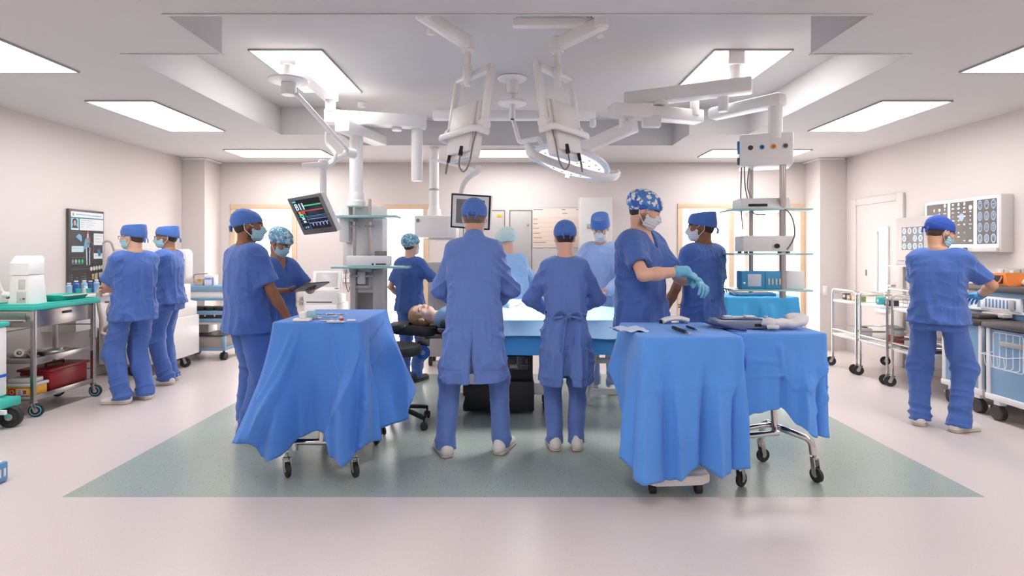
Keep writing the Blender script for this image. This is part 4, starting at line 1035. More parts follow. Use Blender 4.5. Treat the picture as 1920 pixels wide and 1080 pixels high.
W('rim', mslab(rmF, -.235, .235, -.20, .20, -.02, .0, .002), mBlack, RM)
W('bezel', mslab(rmF, -.215, .215, -.18, .18, .0, .004), mWhite, RM)
W('screen', mslab(rmF, -.17, .17, -.14, .14, .004, .006), M('screen_grey', '8e8988', .25, var=.3, scale=9), RM)
bm = nb(); tube(bm, smooth_path([at(896, 322, 6.5), at(882, 330, 6.5), at(869, 346, 6.5), at(864, 366, 6.5), at(868, 392, 6.52)], 6), .022, 8, flat=(.02, .03)); W('holder', bm, mArm, RM)

# ---- central ceiling rose
CR = thing('ceiling_mount', 'round white ceiling mount between the two monitor backs', 'ceiling mount', (0.003, 5.2, ZR))
bm = nb(); lathe(bm, [(.0, ZR), (.135, ZR), (.14, ZR - .01), (.13, ZR - .02), (.06, ZR - .03), (.055, ZR - .12), (.05, ZR - .15), (.036, ZR - .155), (0, ZR - .155)], Matrix.Translation((0.003, 5.2, 0)), 36); W('flange', bm, mArm, CR)
bm = nb(); lathe(bm, [(0, 2.78), (.13, 2.78), (.137, 2.79), (.13, 2.80), (0, 2.80)], Matrix.Translation((0.003, 5.2, 0)), 36); W('disc', bm, mArm, CR)
W('drop_tube', post((.003, 5.2), 2.635, 2.89, .03), mArm, CR)
bm = nb(); bb(bm, (-.012, 5.165, 2.628), (.018, 5.18, 2.642), .003); W('end_cap', bm, M('cap_navy', '2c3a63', .4), CR)
bm = nb(); tube(bm, fillet([at(962, 224, 5.2), at(974, 267, 5.15), at(1010, 260, 4.95)], .03), .02, 10, flat=(.026, .02)); W('arm', bm, mArm, CR)
bm = nb(); beam(bm, (-.80, 5.62, 2.78), (.84, 5.62, 2.78), .10, .09, .008); bb(bm, (.79, 5.57, 2.66), (.85, 5.66, 2.74), .02); W('rail_beam', bm, mArm, CR)
bm = nb(); tube(bm, [(.003, 5.2, 2.775), (.003, 5.6, 2.775)], .03, 8); W('rail_link', bm, mArm, CR)

# ---- the two monitors seen from behind, each in a yoke on its own arm
def yoke_monitor(sg, base, pivot, label, lab_arm):
    A = thing('monitor_boom', lab_arm, 'monitor arm', base[0])
    p0, p1 = base
    W('arm', arm(p0, p1, .075, .085, .012, .03), mArm, A)
    bm = nb(); cyl(bm, (p1.x, p1.y, p1.z - .06), (p1.x, p1.y, p1.z + .055), .048, bev=.012); W('joint', bm, mArm, A)
    bm = nb(); cyl(bm, (p1.x, p1.y, p1.z - .30), (p1.x, p1.y, p1.z - .03), .024); cyl(bm, (p1.x, p1.y, pivot.z + .34), (p1.x, p1.y, p1.z - .16), .034, bev=.004); W('drop_tube', bm, mArm, A)
    bm = nb(); cyl(bm, (p0.x, p0.y, p0.z - .03), (p0.x, p0.y, ZR), .05, bev=.006); W('ceiling_post', bm, mArm, A)
    T = thing('monitor', label, 'monitor', pivot)
    d = Vector((.62, -.79, 0)); n = Vector((-.79, -.62, 0)); t = math.radians(9)
    up = (Vector((0, 0, 1)) * math.cos(t) - n * math.sin(t)); nn = d.cross(up)
    m = frame((0, 0, 0), d, up, nn)
    mir = Matrix.Diagonal((-sg, 1, 1, 1)) if sg > 0 else Matrix.Identity(4)
    m = Matrix.Translation(pivot) @ (Matrix.Diagonal((-1, 1, 1, 1)) if sg > 0 else Matrix.Identity(4)) @ m
    def bx(x0, x1, y0, y1, z0, z1, bev=.008):
        bm = nb(); box(bm, ((x0 + x1) / 2, (y0 + y1) / 2, (z0 + z1) / 2), (x1 - x0, y1 - y0, z1 - z0), bev); bmesh.ops.transform(bm, matrix=m, verts=bm.verts); return bm
    def tb(pts, r, **k):
        bm = nb(); tube(bm, [m @ Vector(p) for p in pts], r, 8, **k); return bm
    # the panel: back towards the room's front
    W('casing', bx(-.185, .185, -.24, .17, -.03, .03, .02), mWhite, T)
    W('back_cover', bx(-.15, .15, -.20, .16, .028, .055, .015), mWhite2, T)
    W('screen', bx(-.165, .165, -.21, .15, -.034, -.029, .002), M('screen_off', '2a2b2e', .15, var=.05), T)
    bm = nb()
    for x in (-.215, .215): beam(bm, m @ Vector((x, -.03, .0)), m @ Vector((x, .40, .0)), .045, .05, .012, up=m.to_3x3() @ Vector((0, 0, 1)), ext=.02)
    beam(bm, m @ Vector((-.215, .40, 0)), m @ Vector((.215, .40, 0)), .05, .05, .014, up=m.to_3x3() @ Vector((0, 0, 1)), ext=.024)
    W('yoke', bm, mArm, T)
    for x in (-.215, .215):
        bm = nb(); s_ = .03 if x > 0 else -.03; cyl(bm, m @ Vector((x - s_ * .6, -.01, 0)), m @ Vector((x + s_, -.01, 0)), .042, bev=.006); W('pivot_disc', bm, mArm, T)
    W('handle_bar', tb(fillet([(-.24, -.06, -.03), (-.24, -.06, .085), (.24, -.06, .085), (.24, -.06, -.03)], .05), .02, flat=(.014, .024)), mArm, T)
    W('plug', tb([(.06, -.16, .055), (.06, -.225, .06)], .016), mBlack, T)
    W('cable', tb(smooth_path([(.06, -.22, .06), (.065, -.30, .06), (.12, -.345, .05), (.175, -.29, .05), (.19, -.16, .05), (.2, -.04, .04)], 6), .0055), mMid, T)
    W('plug', tb([(-.10, -.20, .05), (-.10, -.255, .055)], .012), mBlack, T)
    W('cable', tb(smooth_path([(-.10, -.25, .055), (-.105, -.32, .055), (-.12, -.33, .05), (-.14, -.27, .04), (-.14, -.2, .03)], 6), .005), mMid, T)
    return T
yoke_monitor(-1, (Vector((-.56, 3.5, 2.90)), Vector((-.315, 3.95, 2.88))), Vector((-.325, 3.98, 2.285)), 'back of the left of two white monitors hung from the ceiling centre', 'white arm from the ceiling front edge to the left monitor back')
yoke_monitor(1, (Vector((.60, 3.72, 2.93)), Vector((.325, 3.97, 2.88))), Vector((.355, 3.98, 2.30)), 'back of the right of two white monitors, in front of the surgical light', 'white arm holding the right monitor back under the raised ceiling')
t = thing('ceiling_beam', 'flat white beam under the raised ceiling, left of the right monitor arm', 'beam', (.3, 3.8, ZR)); W('beam', arm((.007, 3.80, 2.965), (.60, 3.80, 2.965), .06, .05, .004, 0), mArm, t)
W('hanger', post((.05, 3.8), 2.97, ZR, .02), mArm, t); W('hanger', post((.53, 3.8), 2.97, ZR, .02), mArm, t); W('knob', post((.60, 3.78), 2.86, 2.95, .028), mArm, t)
t = thing('ceiling_camera', 'small white camera under the raised ceiling by the left monitor arm', 'camera', (-.58, 3.95, ZR)); bm = nb(); cyl(bm, (-.58, 3.95, 3.0), (-.58, 3.95, ZR), .012); W('stem', bm, mArm, t)
bm = nb(); box(bm, (-.575, 3.95, 2.975), (.05, .09, .06), .008, Euler((.3, 0, .4)).to_matrix()); W('camera_body', bm, mArm, t)
t = thing('smoke_detector', 'small round smoke detector on the raised ceiling above the left pendant arm', 'smoke detector', (-1.65, 6.07, ZR)); bm = nb(); lathe(bm, [(0, ZR), (.05, ZR), (.05, ZR - .035), (.04, ZR - .05), (0, ZR - .05)], Matrix.Translation((-1.65, 6.07, 0))); W('housing', bm, mArm, t)

# ---- right arms, surgical light and the shelf pendant
PR = thing('supply_boom', 'white ceiling pendant whose long arms carry the surgical light and the right shelf rack', 'ceiling pendant', (1.81, 5.05, ZR))
W('mount_beam', arm((1.81, 4.46, 2.972), (1.81, 5.6, 2.972), .135, .115, .006, 0), mArm, PR)
W('neck', post((1.82, 4.52), 2.74, 2.93, .044), mArm, PR)
W('arm', arm((1.85, 4.40, 2.715), (1.03, 4.80, 2.715), .14, .115), mArm, PR)
W('joint', post((1.72, 4.52), 2.54, 2.68, .042), mArm, PR)
W('arm', arm((1.73, 4.70, 2.57), (2.05, 4.28, 2.57), .13, .10, .03), mArm, PR)
W('joint', post((1.56, 4.74), 2.56, 2.69, .038), mArm, PR)
W('arm', arm((1.58, 4.80, 2.565), (.86, 4.58, 2.565), .14, .105), mArm, PR)
bm = nb(); bb(bm, (1.09, 4.60, 2.44), (1.24, 4.68, 2.54), .008); W('sensor_box', bm, mWhite2, PR)
bm = nb(); lathe(bm, [(0, 2.63), (.06, 2.63), (.064, 2.65), (.05, 2.67)], Matrix.Translation((1.25, 4.66, 0))); W('spot_lamp', bm, mArm, PR)
W('joint', post((.93, 4.62), 2.42, 2.56, .038), mArm, PR)
W('arm', arm((.98, 4.60, 2.43), (.62, 5.05, 2.33), .10, .10), mArm, PR)
SL = thing('surgical_light', 'white surgical light with a lit lens dish, above the patient', 'surgical light', (.62, 5.0, 2.3))
slc = at(1072, 302, 4.72); a1, a2 = math.radians(17), math.radians(9)
slM = Matrix.Translation(slc) @ Matrix.Rotation(a1, 4, 'Y') @ Matrix.Rotation(-a2, 4, 'X')
R_ = .325
bm = nb(); lathe(bm, [(0, .075), (.12, .07), (.24, .045), (R_, .012), (R_ + .012, -.008), (R_, -.022), (R_ - .03, -.026), (0, -.026)], slM, 48); W('dish', bm, mWhite, SL)
bm = nb(); lathe(bm, [(0, -.0265), (R_ - .035, -.0265), (R_ - .035, -.030), (0, -.030)], slM, 48); lens = W('lens', bm, M('lens_white', 'f4f2f0', .2, var=0, emit='ffffff', es=.55), SL)
bm = nb()
for rr, n in ((.09, 6), (.17, 12), (.25, 18)):
    for k in range(n):
        q = Vector((rr * math.cos(2 * PI * k / n), rr * math.sin(2 * PI * k / n), -.031)); cyl(bm, slM @ q, slM @ (q + Vector((0, 0, -.003))), .011, seg=8)
o = W('lamp_dots', bm, M('lens_dot', 'b9b6b6', .2, var=.02), lens); o['kind'] = 'stuff'
bm = nb(); cyl(bm, slM @ Vector((0, 0, -.03)), slM @ Vector((0, 0, -.16)), .022, .017, bev=.004); W('handle', bm, mWhite2, SL)
ringp = [Vector((.40 * math.copysign(abs(math.cos(t)) ** .7, math.cos(t)) , .34 * math.copysign(abs(math.sin(t)) ** .7, math.sin(t)), .02 - .20 * max(0, -math.sin(t)) ** .8)) for t in np.linspace(0, 2 * PI, 56, endpoint=False)]
bm = nb(); tube(bm, [slM @ p for p in ringp], .02, 10, closed=True, flat=(.016, .03), up=slM.to_3x3() @ Vector((0, 0, 1))); W('yoke_ring', bm, mArm, SL)
for s_ in (-1, 1):
    bm = nb(); cyl(bm, slM @ Vector((s_ * R_, 0, 0)), slM @ Vector((s_ * .43, 0, .015)), .022, bev=.004); W('pivot', bm, mArm, SL)
bm = nb(); tube(bm, [slM @ Vector((.1, .34, .02)), slM @ Vector((.1, .34, .10)), Vector((.62, 5.05, 2.34))], .034, 12); W('stem', bm, mArm, SL)
bm = nb(); tube(bm, smooth_path([at(1010, 259, 4.97), slM @ Vector((-.2, .34, .09)), slM @ Vector((-.2, .335, .03))], 5), .02, 8); W('stem', bm, mArm, SL)

RK = thing('shelf_rack', 'hanging rack with a white connector box, two steel poles and three glass shelves', 'shelf rack', (2.04, 4.28, 2.5))
W('drop_tube', post((2.04, 4.30), 2.27, 2.53, .052, .005, 28), mArm, RK)
ang = math.radians(-20); rc = Vector((2.02, 4.42, 2.195)); rkM = Matrix.Translation(rc) @ Matrix.Rotation(ang, 4, 'Z')
def rbox(x0, x1, y0, y1, z0, z1, bev=.006, m=rkM):
    bm = nb(); box(bm, ((x0 + x1) / 2, (y0 + y1) / 2, (z0 + z1) / 2), (x1 - x0, y1 - y0, z1 - z0), bev); bmesh.ops.transform(bm, matrix=m, verts=bm.verts); return bm
hbx = W('connector_box', rbox(-.195, .185, -.14, .16, -.125, .125, .014), mWhite, RK)
for k, (nm, c1, c2) in enumerate((('black', '2a2c30', '3a3c40'), ('blue', '2d9bd4', '24343c'), ('orange', 'f09a1c', 'd8541c'), ('grey', '7d7b7c', '4c4b4d'))):
    x = -.118 + k * .082; z = .015
    bm = nb(); lathe(bm, [(0, -.002), (.026, -.002), (.026, .006), (.019, .008), (0, .008)], rkM @ Matrix.Translation((x, -.139, z)) @ Matrix.Rotation(PI / 2, 4, 'X'), 20); pt = W('socket', bm, mWhite2, hbx)
    bm = nb(); lathe(bm, [(0, .007), (.0185, .007), (.0185, .012), (.013, .013), (0, .013)], rkM @ Matrix.Translation((x, -.139, z)) @ Matrix.Rotation(PI / 2, 4, 'X'), 20); W('socket_ring', bm, M('ring_' + nm, c1, .4, var=.03), hbx, label=nm + ' socket ring')
    bm = nb(); cyl(bm, rkM @ Vector((x, -.15, z)), rkM @ Vector((x, -.1535, z)), .010); W('socket_hole', bm, M('hole_' + nm, c2, .5, var=.03), hbx)
W('blue_plug', rbox(-.212, -.195, -.11, -.05, -.02, .08, .006), M('plug_blue', '2489cf', .4), hbx)
W('green_plug', rbox(-.212, -.195, -.11, -.06, -.11, -.05, .006), M('plug_green', '3a6a4a', .4), hbx)
pl0 = rkM @ Vector((-.10, .10, 0)); pr0 = rkM @ Vector((.115, -.085, 0))
W('pole', post(pl0, 1.06, 2.08, .0175), mSteel, RK); W('pole', post(pr0, 1.04, 2.08, .024), mSteel, RK)
for z in (1.728, 1.382, 1.10):
    W('glass_shelf', rbox(-.30, .30, -.15, .19, -.007, .007, .003, Matrix.Translation((rc.x, rc.y, z)) @ Matrix.Rotation(math.radians(-4), 4, 'Z')), mGlassE, RK)
for q in ([(-.18, -.08, -.12), (-.185, -.07, -.4), (-.17, -.06, -.62)], [(-.16, -.09, -.12), (-.15, -.08, -.30), (-.10, -.05, -.48), (.0, .0, -.5)], [(-.12, .0, -.12), (-.13, .02, -.28), (-.08, .05, -.40)]):
    bm = nb(); tube(bm, smooth_path([rkM @ Vector(p) for p in q], 8), .005, 6); W('cable', bm, mMid, RK)
bm = nb(); tube(bm, smooth_path([rkM @ Vector(p) for p in ((.06, -.04, -.46), (.13, -.12, -.47), (.18, -.13, -.55), (.19, -.13, -.68), (.14, -.13, -.78))], 8), .006, 6); W('cable', bm, mMid, RK)
def rack_dev(z): return Matrix.Translation((rc.x, rc.y, z)) @ Matrix.Rotation(math.radians(-9), 4, 'Z')
t = thing('camera_control_unit', 'white sloped device on the top glass shelf of the hanging rack', 'medical device', (rc.x, rc.y, 1.735)); m_ = rack_dev(1.736)
bm = nb(); prism(bm, [(-.13, 0), (.16, 0), (.16, .085), (-.07, .085)], .37, m_ @ Matrix(((0, 0, 1, -.215), (1, 0, 0, 0), (0, 1, 0, 0), (0, 0, 0, 1))), .006); W('housing', bm, mWhite, t)
W('slot', rbox(-.16, -.02, -.128, -.118, .018, .038, .003, m_), mBlack, t)
t = thing('light_source', 'white box with a black dial on the middle glass shelf of the hanging rack', 'medical device', (rc.x, rc.y, 1.39)); m_ = rack_dev(1.389)
W('housing', rbox(-.20, .17, -.13, .15, .012, .135, .006, m_), mWhite2, t)
bm = nb(); cyl(bm, m_ @ Vector((.045, -.131, .055)), m_ @ Vector((.045, -.15, .055)), .018); W('dial', bm, mBlack, t)
W('badge', rbox(.02, .065, -.134, -.129, .095, .115, .001, m_), mWhite, t)
for x in (-.17, .14):
    bm = nb(); cyl(bm, m_ @ Vector((x, -.09, 0)), m_ @ Vector((x, -.09, .013)), .016); cyl(bm, m_ @ Vector((x, .11, 0)), m_ @ Vector((x, .11, .013)), .016); W('foot', bm, mMid, t)
t = thing('infusion_monitor', 'bright blue monitor with a pale screen on the lowest glass shelf', 'medical device', (rc.x, rc.y, 1.107)); m_ = rack_dev(1.108)
mBl = M('device_blue', '3f9ccf', .4, var=.03)
W('housing', rbox(-.21, .105, -.12, .05, 0, .14, .008, m_), mBl, t)
W('screen', rbox(-.165, -.065, -.124, -.119, .022, .118, .002, m_), M('screen_pale', 'cdd6e2', .2, var=.05), t)
W('divider', rbox(-.037, -.032, -.123, -.119, .004, .136, .001, m_), M('device_blue_dark', '2c7cab', .4), t)
for k in range(4): W('button', rbox(-.015 + k * .027, -.003 + k * .027, -.125, -.119, .035, .085, .003, m_), M('button_cream', 'e8d8c4', .4), t)
W('button', rbox(-.198, -.182, -.125, -.119, .04, .055, .002, m_), mWhite, t)
t = thing('power_unit', 'white box behind the blue monitor on the lowest glass shelf', 'box', (rc.x + .2, rc.y, 1.107)); W('housing', rbox(.115, .27, -.06, .14, .0, .14, .006, m_), mWhite, t)

# light of the surgical lamp
ld = bpy.data.lights.new('surgical_lamp_light', 'SPOT'); ld.energy = LAMP_OR; ld.spot_size = math.radians(95); ld.spot_blend = .6; ld.shadow_soft_size = .22; ld.color = (1, .97, .93)
lo_ = bpy.data.objects.new('surgical_lamp_light', ld); COL.objects.link(lo_); lo_.matrix_world = slM @ Matrix.Translation((0, 0, -.06)); lo_.parent = SL; lo_.matrix_parent_inverse = base_matrix(SL).inverted()
# ================================================================= drapes and furniture of the middle
def cyc(ctrl, s):
    """smooth periodic interpolation of (s, values...) over [0,4)"""
    c = sorted(ctrl); n = len(c)
    for i in range(n):
        a = c[i]; b = c[(i + 1) % n]; s0 = a[0]; s1 = b[0] if i < n - 1 else b[0] + 4
        ss = s if s >= c[0][0] else s + 4
        if s0 <= ss <= s1:
            t = (ss - s0) / max(s1 - s0, 1e-6); t = t * t * (3 - 2 * t)
            return [a[k] + (b[k] - a[k]) * t for k in range(1, len(a))]
    return list(c[-1][1:])
FOLD = 1.8
def drape(name, x0, x1, y0, y1, z, ctrl, mat, folds=(), wave=(.012, 9), n=360, rows=46, seed=0, cr=.035, top=None, parent=None, crease=()):
    """cloth over the rectangle x0..x1,y0..y1 at height z; ctrl = (perimeter s, outward offset at hem, hem height); s=0 front left, 1 front right, 2 back right, 3 back left"""
    rnd = random.Random(seed); ph = [rnd.uniform(0, 6.28) for _ in range(6)]
    W_, D_ = x1 - x0, y1 - y0
    def edge(s):
        s = s % 4; k = int(s); t = s - k
        P = [(x0, y0), (x1, y0), (x1, y1), (x0, y1)]; Nn = [(0, -1), (1, 0), (0, 1), (-1, 0)]
        a, b = P[k], P[(k + 1) % 4]; L = W_ if k % 2 == 0 else D_
        p = Vector((a[0] + (b[0] - a[0]) * t, a[1] + (b[1] - a[1]) * t, 0)); nn = Vector((*Nn[k], 0)); wd = .16 / L
        d0 = t; d1 = 1 - t; c = Vector((x0 + W_ / 2, y0 + D_ / 2, 0))
        if d0 < wd: q = Vector((*Nn[k - 1], 0)); nn = (nn * (.5 + .5 * d0 / wd) + q * (.5 - .5 * d0 / wd)).normalized()
        if d1 < wd: q = Vector((*Nn[(k + 1) % 4], 0)); nn = (nn * (.5 + .5 * d1 / wd) + q * (.5 - .5 * d1 / wd)).normalized()
        dc = min(d0, d1) * L
        if dc < cr:   # round the corner in plan
            cs = Vector((Nn[k][0] + (Nn[k - 1] if d0 < d1 else Nn[(k + 1) % 4])[0], Nn[k][1] + (Nn[k - 1] if d0 < d1 else Nn[(k + 1) % 4])[1], 0)).normalized()
            p -= cs * (cr - dc) ** 2 / cr * .45
        return p, nn
    per = 2 * (W_ + D_); S = []
    for k in range(4):
        L = W_ if k % 2 == 0 else D_; m = max(24, int(n * L / per)); S += [k + i / m for i in range(m)]
    rowsP = []
    re = .014
    for r in range(rows + 1):
        row = []
        for s in S:
            p, nn = edge(s); o, hz = cyc(ctrl, s)
            if r <= 4: a = r / 4 * PI / 2; off = re * math.sin(a) - re; zz = z - re + re * math.cos(a); t = 0
            else:
                t = (r - 4) / (rows - 4); drop = z - re - hz; zz = z - re - drop * t
                off = o * t ** 1.15
                w_ = wave[0] * (t ** .8) * (math.sin(s * wave[1] + ph[0] + .6 * t) + .5 * math.sin(s * wave[1] * 1.9 + ph[1] - .9 * t) + .3 * math.sin(s * wave[1] * 3.3 + ph[2]))
                off += w_
                for fo in folds:
                    sa, sb, wd, am, t0 = fo[:5]; wr = fo[5] if len(fo) > 5 else wd
                    if t < t0: continue
                    q = (t - t0) / (1 - t0); c = sa + (sb - sa) * q; d = (s - c + 2) % 4 - 2
                    off += FOLD * am * min(1, q * 1.6) * math.exp(-abs(d / (wd if d < 0 else wr)) ** 1.35)
                for (sa, ta, sb, tb, wd, am) in crease:    # short diagonal wrinkles
                    ds, dt = sb - sa, tb - ta; l2 = ds * ds + dt * dt; u = max(0, min(1, ((s - sa) * ds + (t - ta) * dt) / l2)); dd = math.hypot(s - sa - ds * u, t - ta - dt * u)
                    off += 1.5 * am * math.exp(-(dd / wd) ** 2)
                off = max(off, -.02) if t < .25 else max(off, -.06)
            row.append(p + nn * off + Vector((0, 0, zz)))
        rowsP.append(row)
    bm = nb(); V = [[bm.verts.new(p) for p in row] for row in rowsP]; m = len(S)
    for i in range(rows):
        for j in range(m): bm.faces.new((V[i][j], V[i + 1][j], V[i + 1][(j + 1) % m], V[i][(j + 1) % m]))
    # top
    c = Vector((x0 + W_ / 2, y0 + D_ / 2, z)); prev = V[0]; K = 10
    for k in range(1, K):
        f = 1 - k / K; cur = []
        for j in range(m):
            p = V[0][j].co; q = c + (p - c) * f; q.z = z + (top(q.x, q.y) if top else .0015 * math.sin(q.x * 40 + q.y * 25)); cur.append(bm.verts.new(q))
        for j in range(m): bm.faces.new((prev[j], prev[(j + 1) % m], cur[(j + 1) % m], cur[j]))
        prev = cur
    cv = bm.verts.new(c + Vector((0, 0, top(c.x, c.y) if top else 0)))
    for j in range(m): bm.faces.new((prev[j], prev[(j + 1) % m], cv))
    o = obj(name, bm, mat, parent, smooth=True, angle=180)
    solidify(o, .004)
    return o
mDrape = M('drape_blue', '4d8adf', .7, var=.05, scale=7, bump=.12, bscale=380, sheen=.2, spec=.35, crease=.4, crs=5.0)
mDrape2 = M('drape_blue_right', '5799ec', .7, var=.05, scale=7, bump=.12, bscale=380, sheen=.2, spec=.35, crease=.4, crs=5.0)
mTealD = M('drape_teal', '3f9fd6', .7, var=.05, bump=.1, bscale=380)
mLightD = M('drape_pale', 'a9d4f2', .7, var=.03, bump=.1, bscale=300)
mMidD = M('drape_mid', '4c9ddb', .7, var=.03, bump=.1, bscale=300)

def caster(x, y, parent, r=.05, rz=0, m=None, m2=None, w=.028, zt=None):
    m = m or mRubber
    zt = zt or 2 * r + .05; d = Vector((math.cos(rz), math.sin(rz), 0)); n = Vector((-d.y, d.x, 0)); c = Vector((x, y, r)) + d * r * .35
    bm = nb()
    for s in (-1, 1): beam(bm, c + n * s * (w / 2 + .006), Vector((x, y, zt - .03)) + n * s * (w / 2 + .006), .006, .03, .002, up=d)
    bb(bm, (x - .02, y - .02, zt - .035), (x + .02, y + .02, zt - .022), .003); cyl(bm, (x, y, zt - .03), (x, y, zt), .011)
    k = W('caster', bm, m2 or mSteel, parent)
    bm = nb(); lathe(bm, [(0, -w / 2), (r * .55, -w / 2), (r * .62, -w / 2 + .004), (r * .9, -w / 2 + .002), (r, -w * .3), (r, w * .3), (r * .9, w / 2 - .002), (r * .62, w / 2 - .004), (r * .55, w / 2), (0, w / 2)], frame(c, d, Vector((0, 0, 1)), d.cross(Vector((0, 0, 1)))), 28); W('wheel', bm, m, k)
    bm = nb(); cyl(bm, c - n * (w / 2 + .002), c + n * (w / 2 + .002), r * .32, seg=16); W('wheel_hub', bm, mGrey, k)
    return k

# ---- left instrument trolley and its drape
LT = thing('instrument_trolley', 'steel instrument trolley on castors under the left blue drape', 'trolley', (-1.2, 3.8, 0))
bm = nb(); bb(bm, (-1.47, 3.41, .925), (-.94, 4.17, .955), .006); W('top', bm, mSteel, LT)
for y in (3.50, 4.06):
    bm = nb(); tube(bm, fillet([(-1.37, y, .15), (-1.37, y, .20), (-1.02, y, .20), (-1.02, y, .15)], .04), .02, 12); W('foot_bar', bm, mChrome, LT)
    bm = nb(); cyl(bm, (-1.2, y, .2), (-1.2, y, .93), .02); W('post', bm, mChrome, LT)
bm = nb(); tube(bm, [(-1.2, 3.5, .2), (-1.2, 4.06, .2)], .018, 10); W('cross_bar', bm, mChrome, LT)
for x, y in ((-1.405, 3.46), (-.985, 3.46), (-1.0, 4.05), (-1.37, 4.05)): caster(x, y, LT, .046, -.9)
dl = drape('surgical_drape', -1.48, -.93, 3.40, 4.18, .967,
    [(0, .10, .27), (.06, .09, .17), (.12, .10, .155), (.20, .07, .18), (.30, -.02, .25), (.5, -.04, .285), (.66, -.01, .27), (.74, .07, .18), (.80, .10, .155), (.88, .08, .16), (.94, .05, .24), (1.0, .09, .25), (1.12, .07, .23), (1.3, .03, .20), (1.55, .10, .22), (1.75, .21, .34), (1.9, .23, .37), (2.0, .20, .38), (2.3, .10, .3), (2.7, .1, .3), (3.0, .16, .36), (3.25, .10, .32), (3.5, .08, .30), (3.72, .20, .27), (3.88, .19, .25), (3.95, .14, .26)],
    mDrape, folds=[(.34, .0, .16, .06, .02, .014), (.17, .18, .05, .05, .4, .04), (.94, .64, .014, .065, .05, .13), (.80, .82, .025, .05, .35, .045), (1.03, .93, .012, .055, .2, .05), (1.75, 1.60, .06, .05, .15), (1.3, 1.35, .05, -.05, .2), (1.15, 1.1, .03, .03, .3), (.42, .42, .10, -.02, .3), (3.6, 3.6, .05, -.05, .2), (3.85, 3.88, .04, -.04, .3)], wave=(.006, 11), seed=3,
    crease=[(.24, .10, .06, .55, .022, .018), (.68, .12, .78, .4, .02, .012), (.95, .25, .72, .7, .02, .022), (1.25, .15, 1.7, .05, .025, .012), (1.2, .45, 1.6, .3, .02, .01)])
tag(dl, 'blue surgical drape with deep folds hanging over the left trolley', 'drape', 'blue drapes over the trolleys')

# things on the left drape
zt = .9685
def P2(px, py, z): Y = (CZ - z) * F / (py - HY); return Vector((gx(px, Y), Y, z))
def small(name, label, cat, px, py, z, group=None):
    p = P2(px, py, z); return thing(name, label, cat, p, 0, group), p
t, p = small('gauze_holder', 'small white holder with an upright block, left on the left drape', 'holder', 568, 602, zt)
bm = nb(); bb(bm, p + Vector((-.055, -.03, 0)), p + Vector((.05, .03, .018)), .006); W('base', bm, mWhite, t); bm = nb(); bb(bm, p + Vector((-.02, -.018, .018)), p + Vector((.02, .018, .06)), .008); W('block', bm, mWhite, t)
t, p = small('dressing_pack', 'pale aqua dressing pack beside the white holder', 'pack', 582, 599, zt); bm = nb(); box(bm, p + Vector((0, .02, .027)), (.06, .03, .05), .006, Rz(.2).to_3x3()); W('wrapper', bm, M('aqua_pack', 'a5d3d8', .5), t)
bm = nb(); box(bm, p + Vector((0, .02, .053)), (.05, .024, .003), .001, Rz(.2).to_3x3()); W('flap', bm, M('aqua_pack_flap', 'bfe2e4', .5), t)
def instrument(kind, px, py, ang, label, col=None):
    p = P2(px, py, zt); t = thing('surgical_' + kind, label, 'surgical instrument', p, ang, 'instruments laid out on the left drape')
    if kind == 'scissors':
        for s in (-1, 1):
            bm = nb(); beam(bm, (-.02, .004 * s, .004), (.07, -.003 * s, .004), .008, .003, .001); tube(bm, smooth_path([(-.02, .004 * s, .004), (-.05, .010 * s, .004), (-.06, .012 * s, .004)], 4), .003, 6); obj('blade', bm, mChrome, t)
            bm = nb(); tube(bm, [(-.072 + .014 * math.cos(a), .016 * s + .011 * math.sin(a), .004) for a in np.linspace(0, 6.28, 14, endpoint=False)], .0028, 6, closed=True); obj('finger_ring', bm, mChrome, t)
    elif kind == 'forceps':
        for s in (-1, 1):
            bm = nb(); beam(bm, (-.06, .002 * s, .006), (.07, .007 * s, .006), .004, .007, .001); obj('arm', bm, mChrome, t)
    else:
        bm = nb(); cyl(bm, (-.06, 0, .006), (.03, 0, .006), .0055, seg=10); obj('barrel', bm, M('clear_blue', '8fc7e6', .15, var=0), t)
        bm = nb(); cyl(bm, (.03, 0, .006), (.065, 0, .006), .0015, seg=6); obj('needle', bm, mChrome, t)
        bm = nb(); cyl(bm, (-.085, 0, .006), (-.06, 0, .006), .003, seg=8); cyl(bm, (-.087, 0, .006), (-.085, 0, .006), .007, seg=10); obj('plunger', bm, mWhite, t)
instrument('scissors', 604, 598, .2, 'chrome scissors beside the aqua dressing pack'); instrument('forceps', 612, 594, .05, 'chrome forceps behind the scissors on the left drape')
instrument('syringe', 622, 596, .3, 'clear syringe lying right of the forceps'); instrument('forceps', 618, 603, -.1, 'chrome forceps nearest the front edge of the left drape')
instrument('scissors', 634, 590, -.35, 'chrome scissors furthest back on the left drape'); instrument('syringe', 600, 590, .12, 'pale blue syringe behind the aqua pack, furthest left of the instruments')
t, p = small('vial', 'small clear vial with a red band on the left drape', 'vial', 640, 602, zt)
bm = nb(); cyl(bm, p, p + Vector((0, 0, .035)), .013, bev=.002); W('bottle', bm, M('clear_vial', 'dfe3e6', .1), t); bm = nb(); cyl(bm, p + Vector((0, 0, .006)), p + Vector((0, 0, .018)), .0136); W('band', bm, M('vial_red', 'd1352c', .5), t); bm = nb(); cyl(bm, p + Vector((0, 0, .035)), p + Vector((0, 0, .044)), .011); W('stopper', bm, mMid, t)
t, p = small('paper_strip', 'thin white strip lying in front of the vial', 'strip', 630, 604, zt); bm = nb(); box(bm, p + Vector((0, 0, .002)), (.11, .025, .004), .001); W('paper', bm, mWhite, t)
t, p = small('swab', 'little white swab at the right of the left drape', 'swab', 659, 602, zt); bm = nb(); box(bm, p + Vector((0, 0, .005)), (.055, .03, .01), .004); W('gauze', bm, mWhite, t)

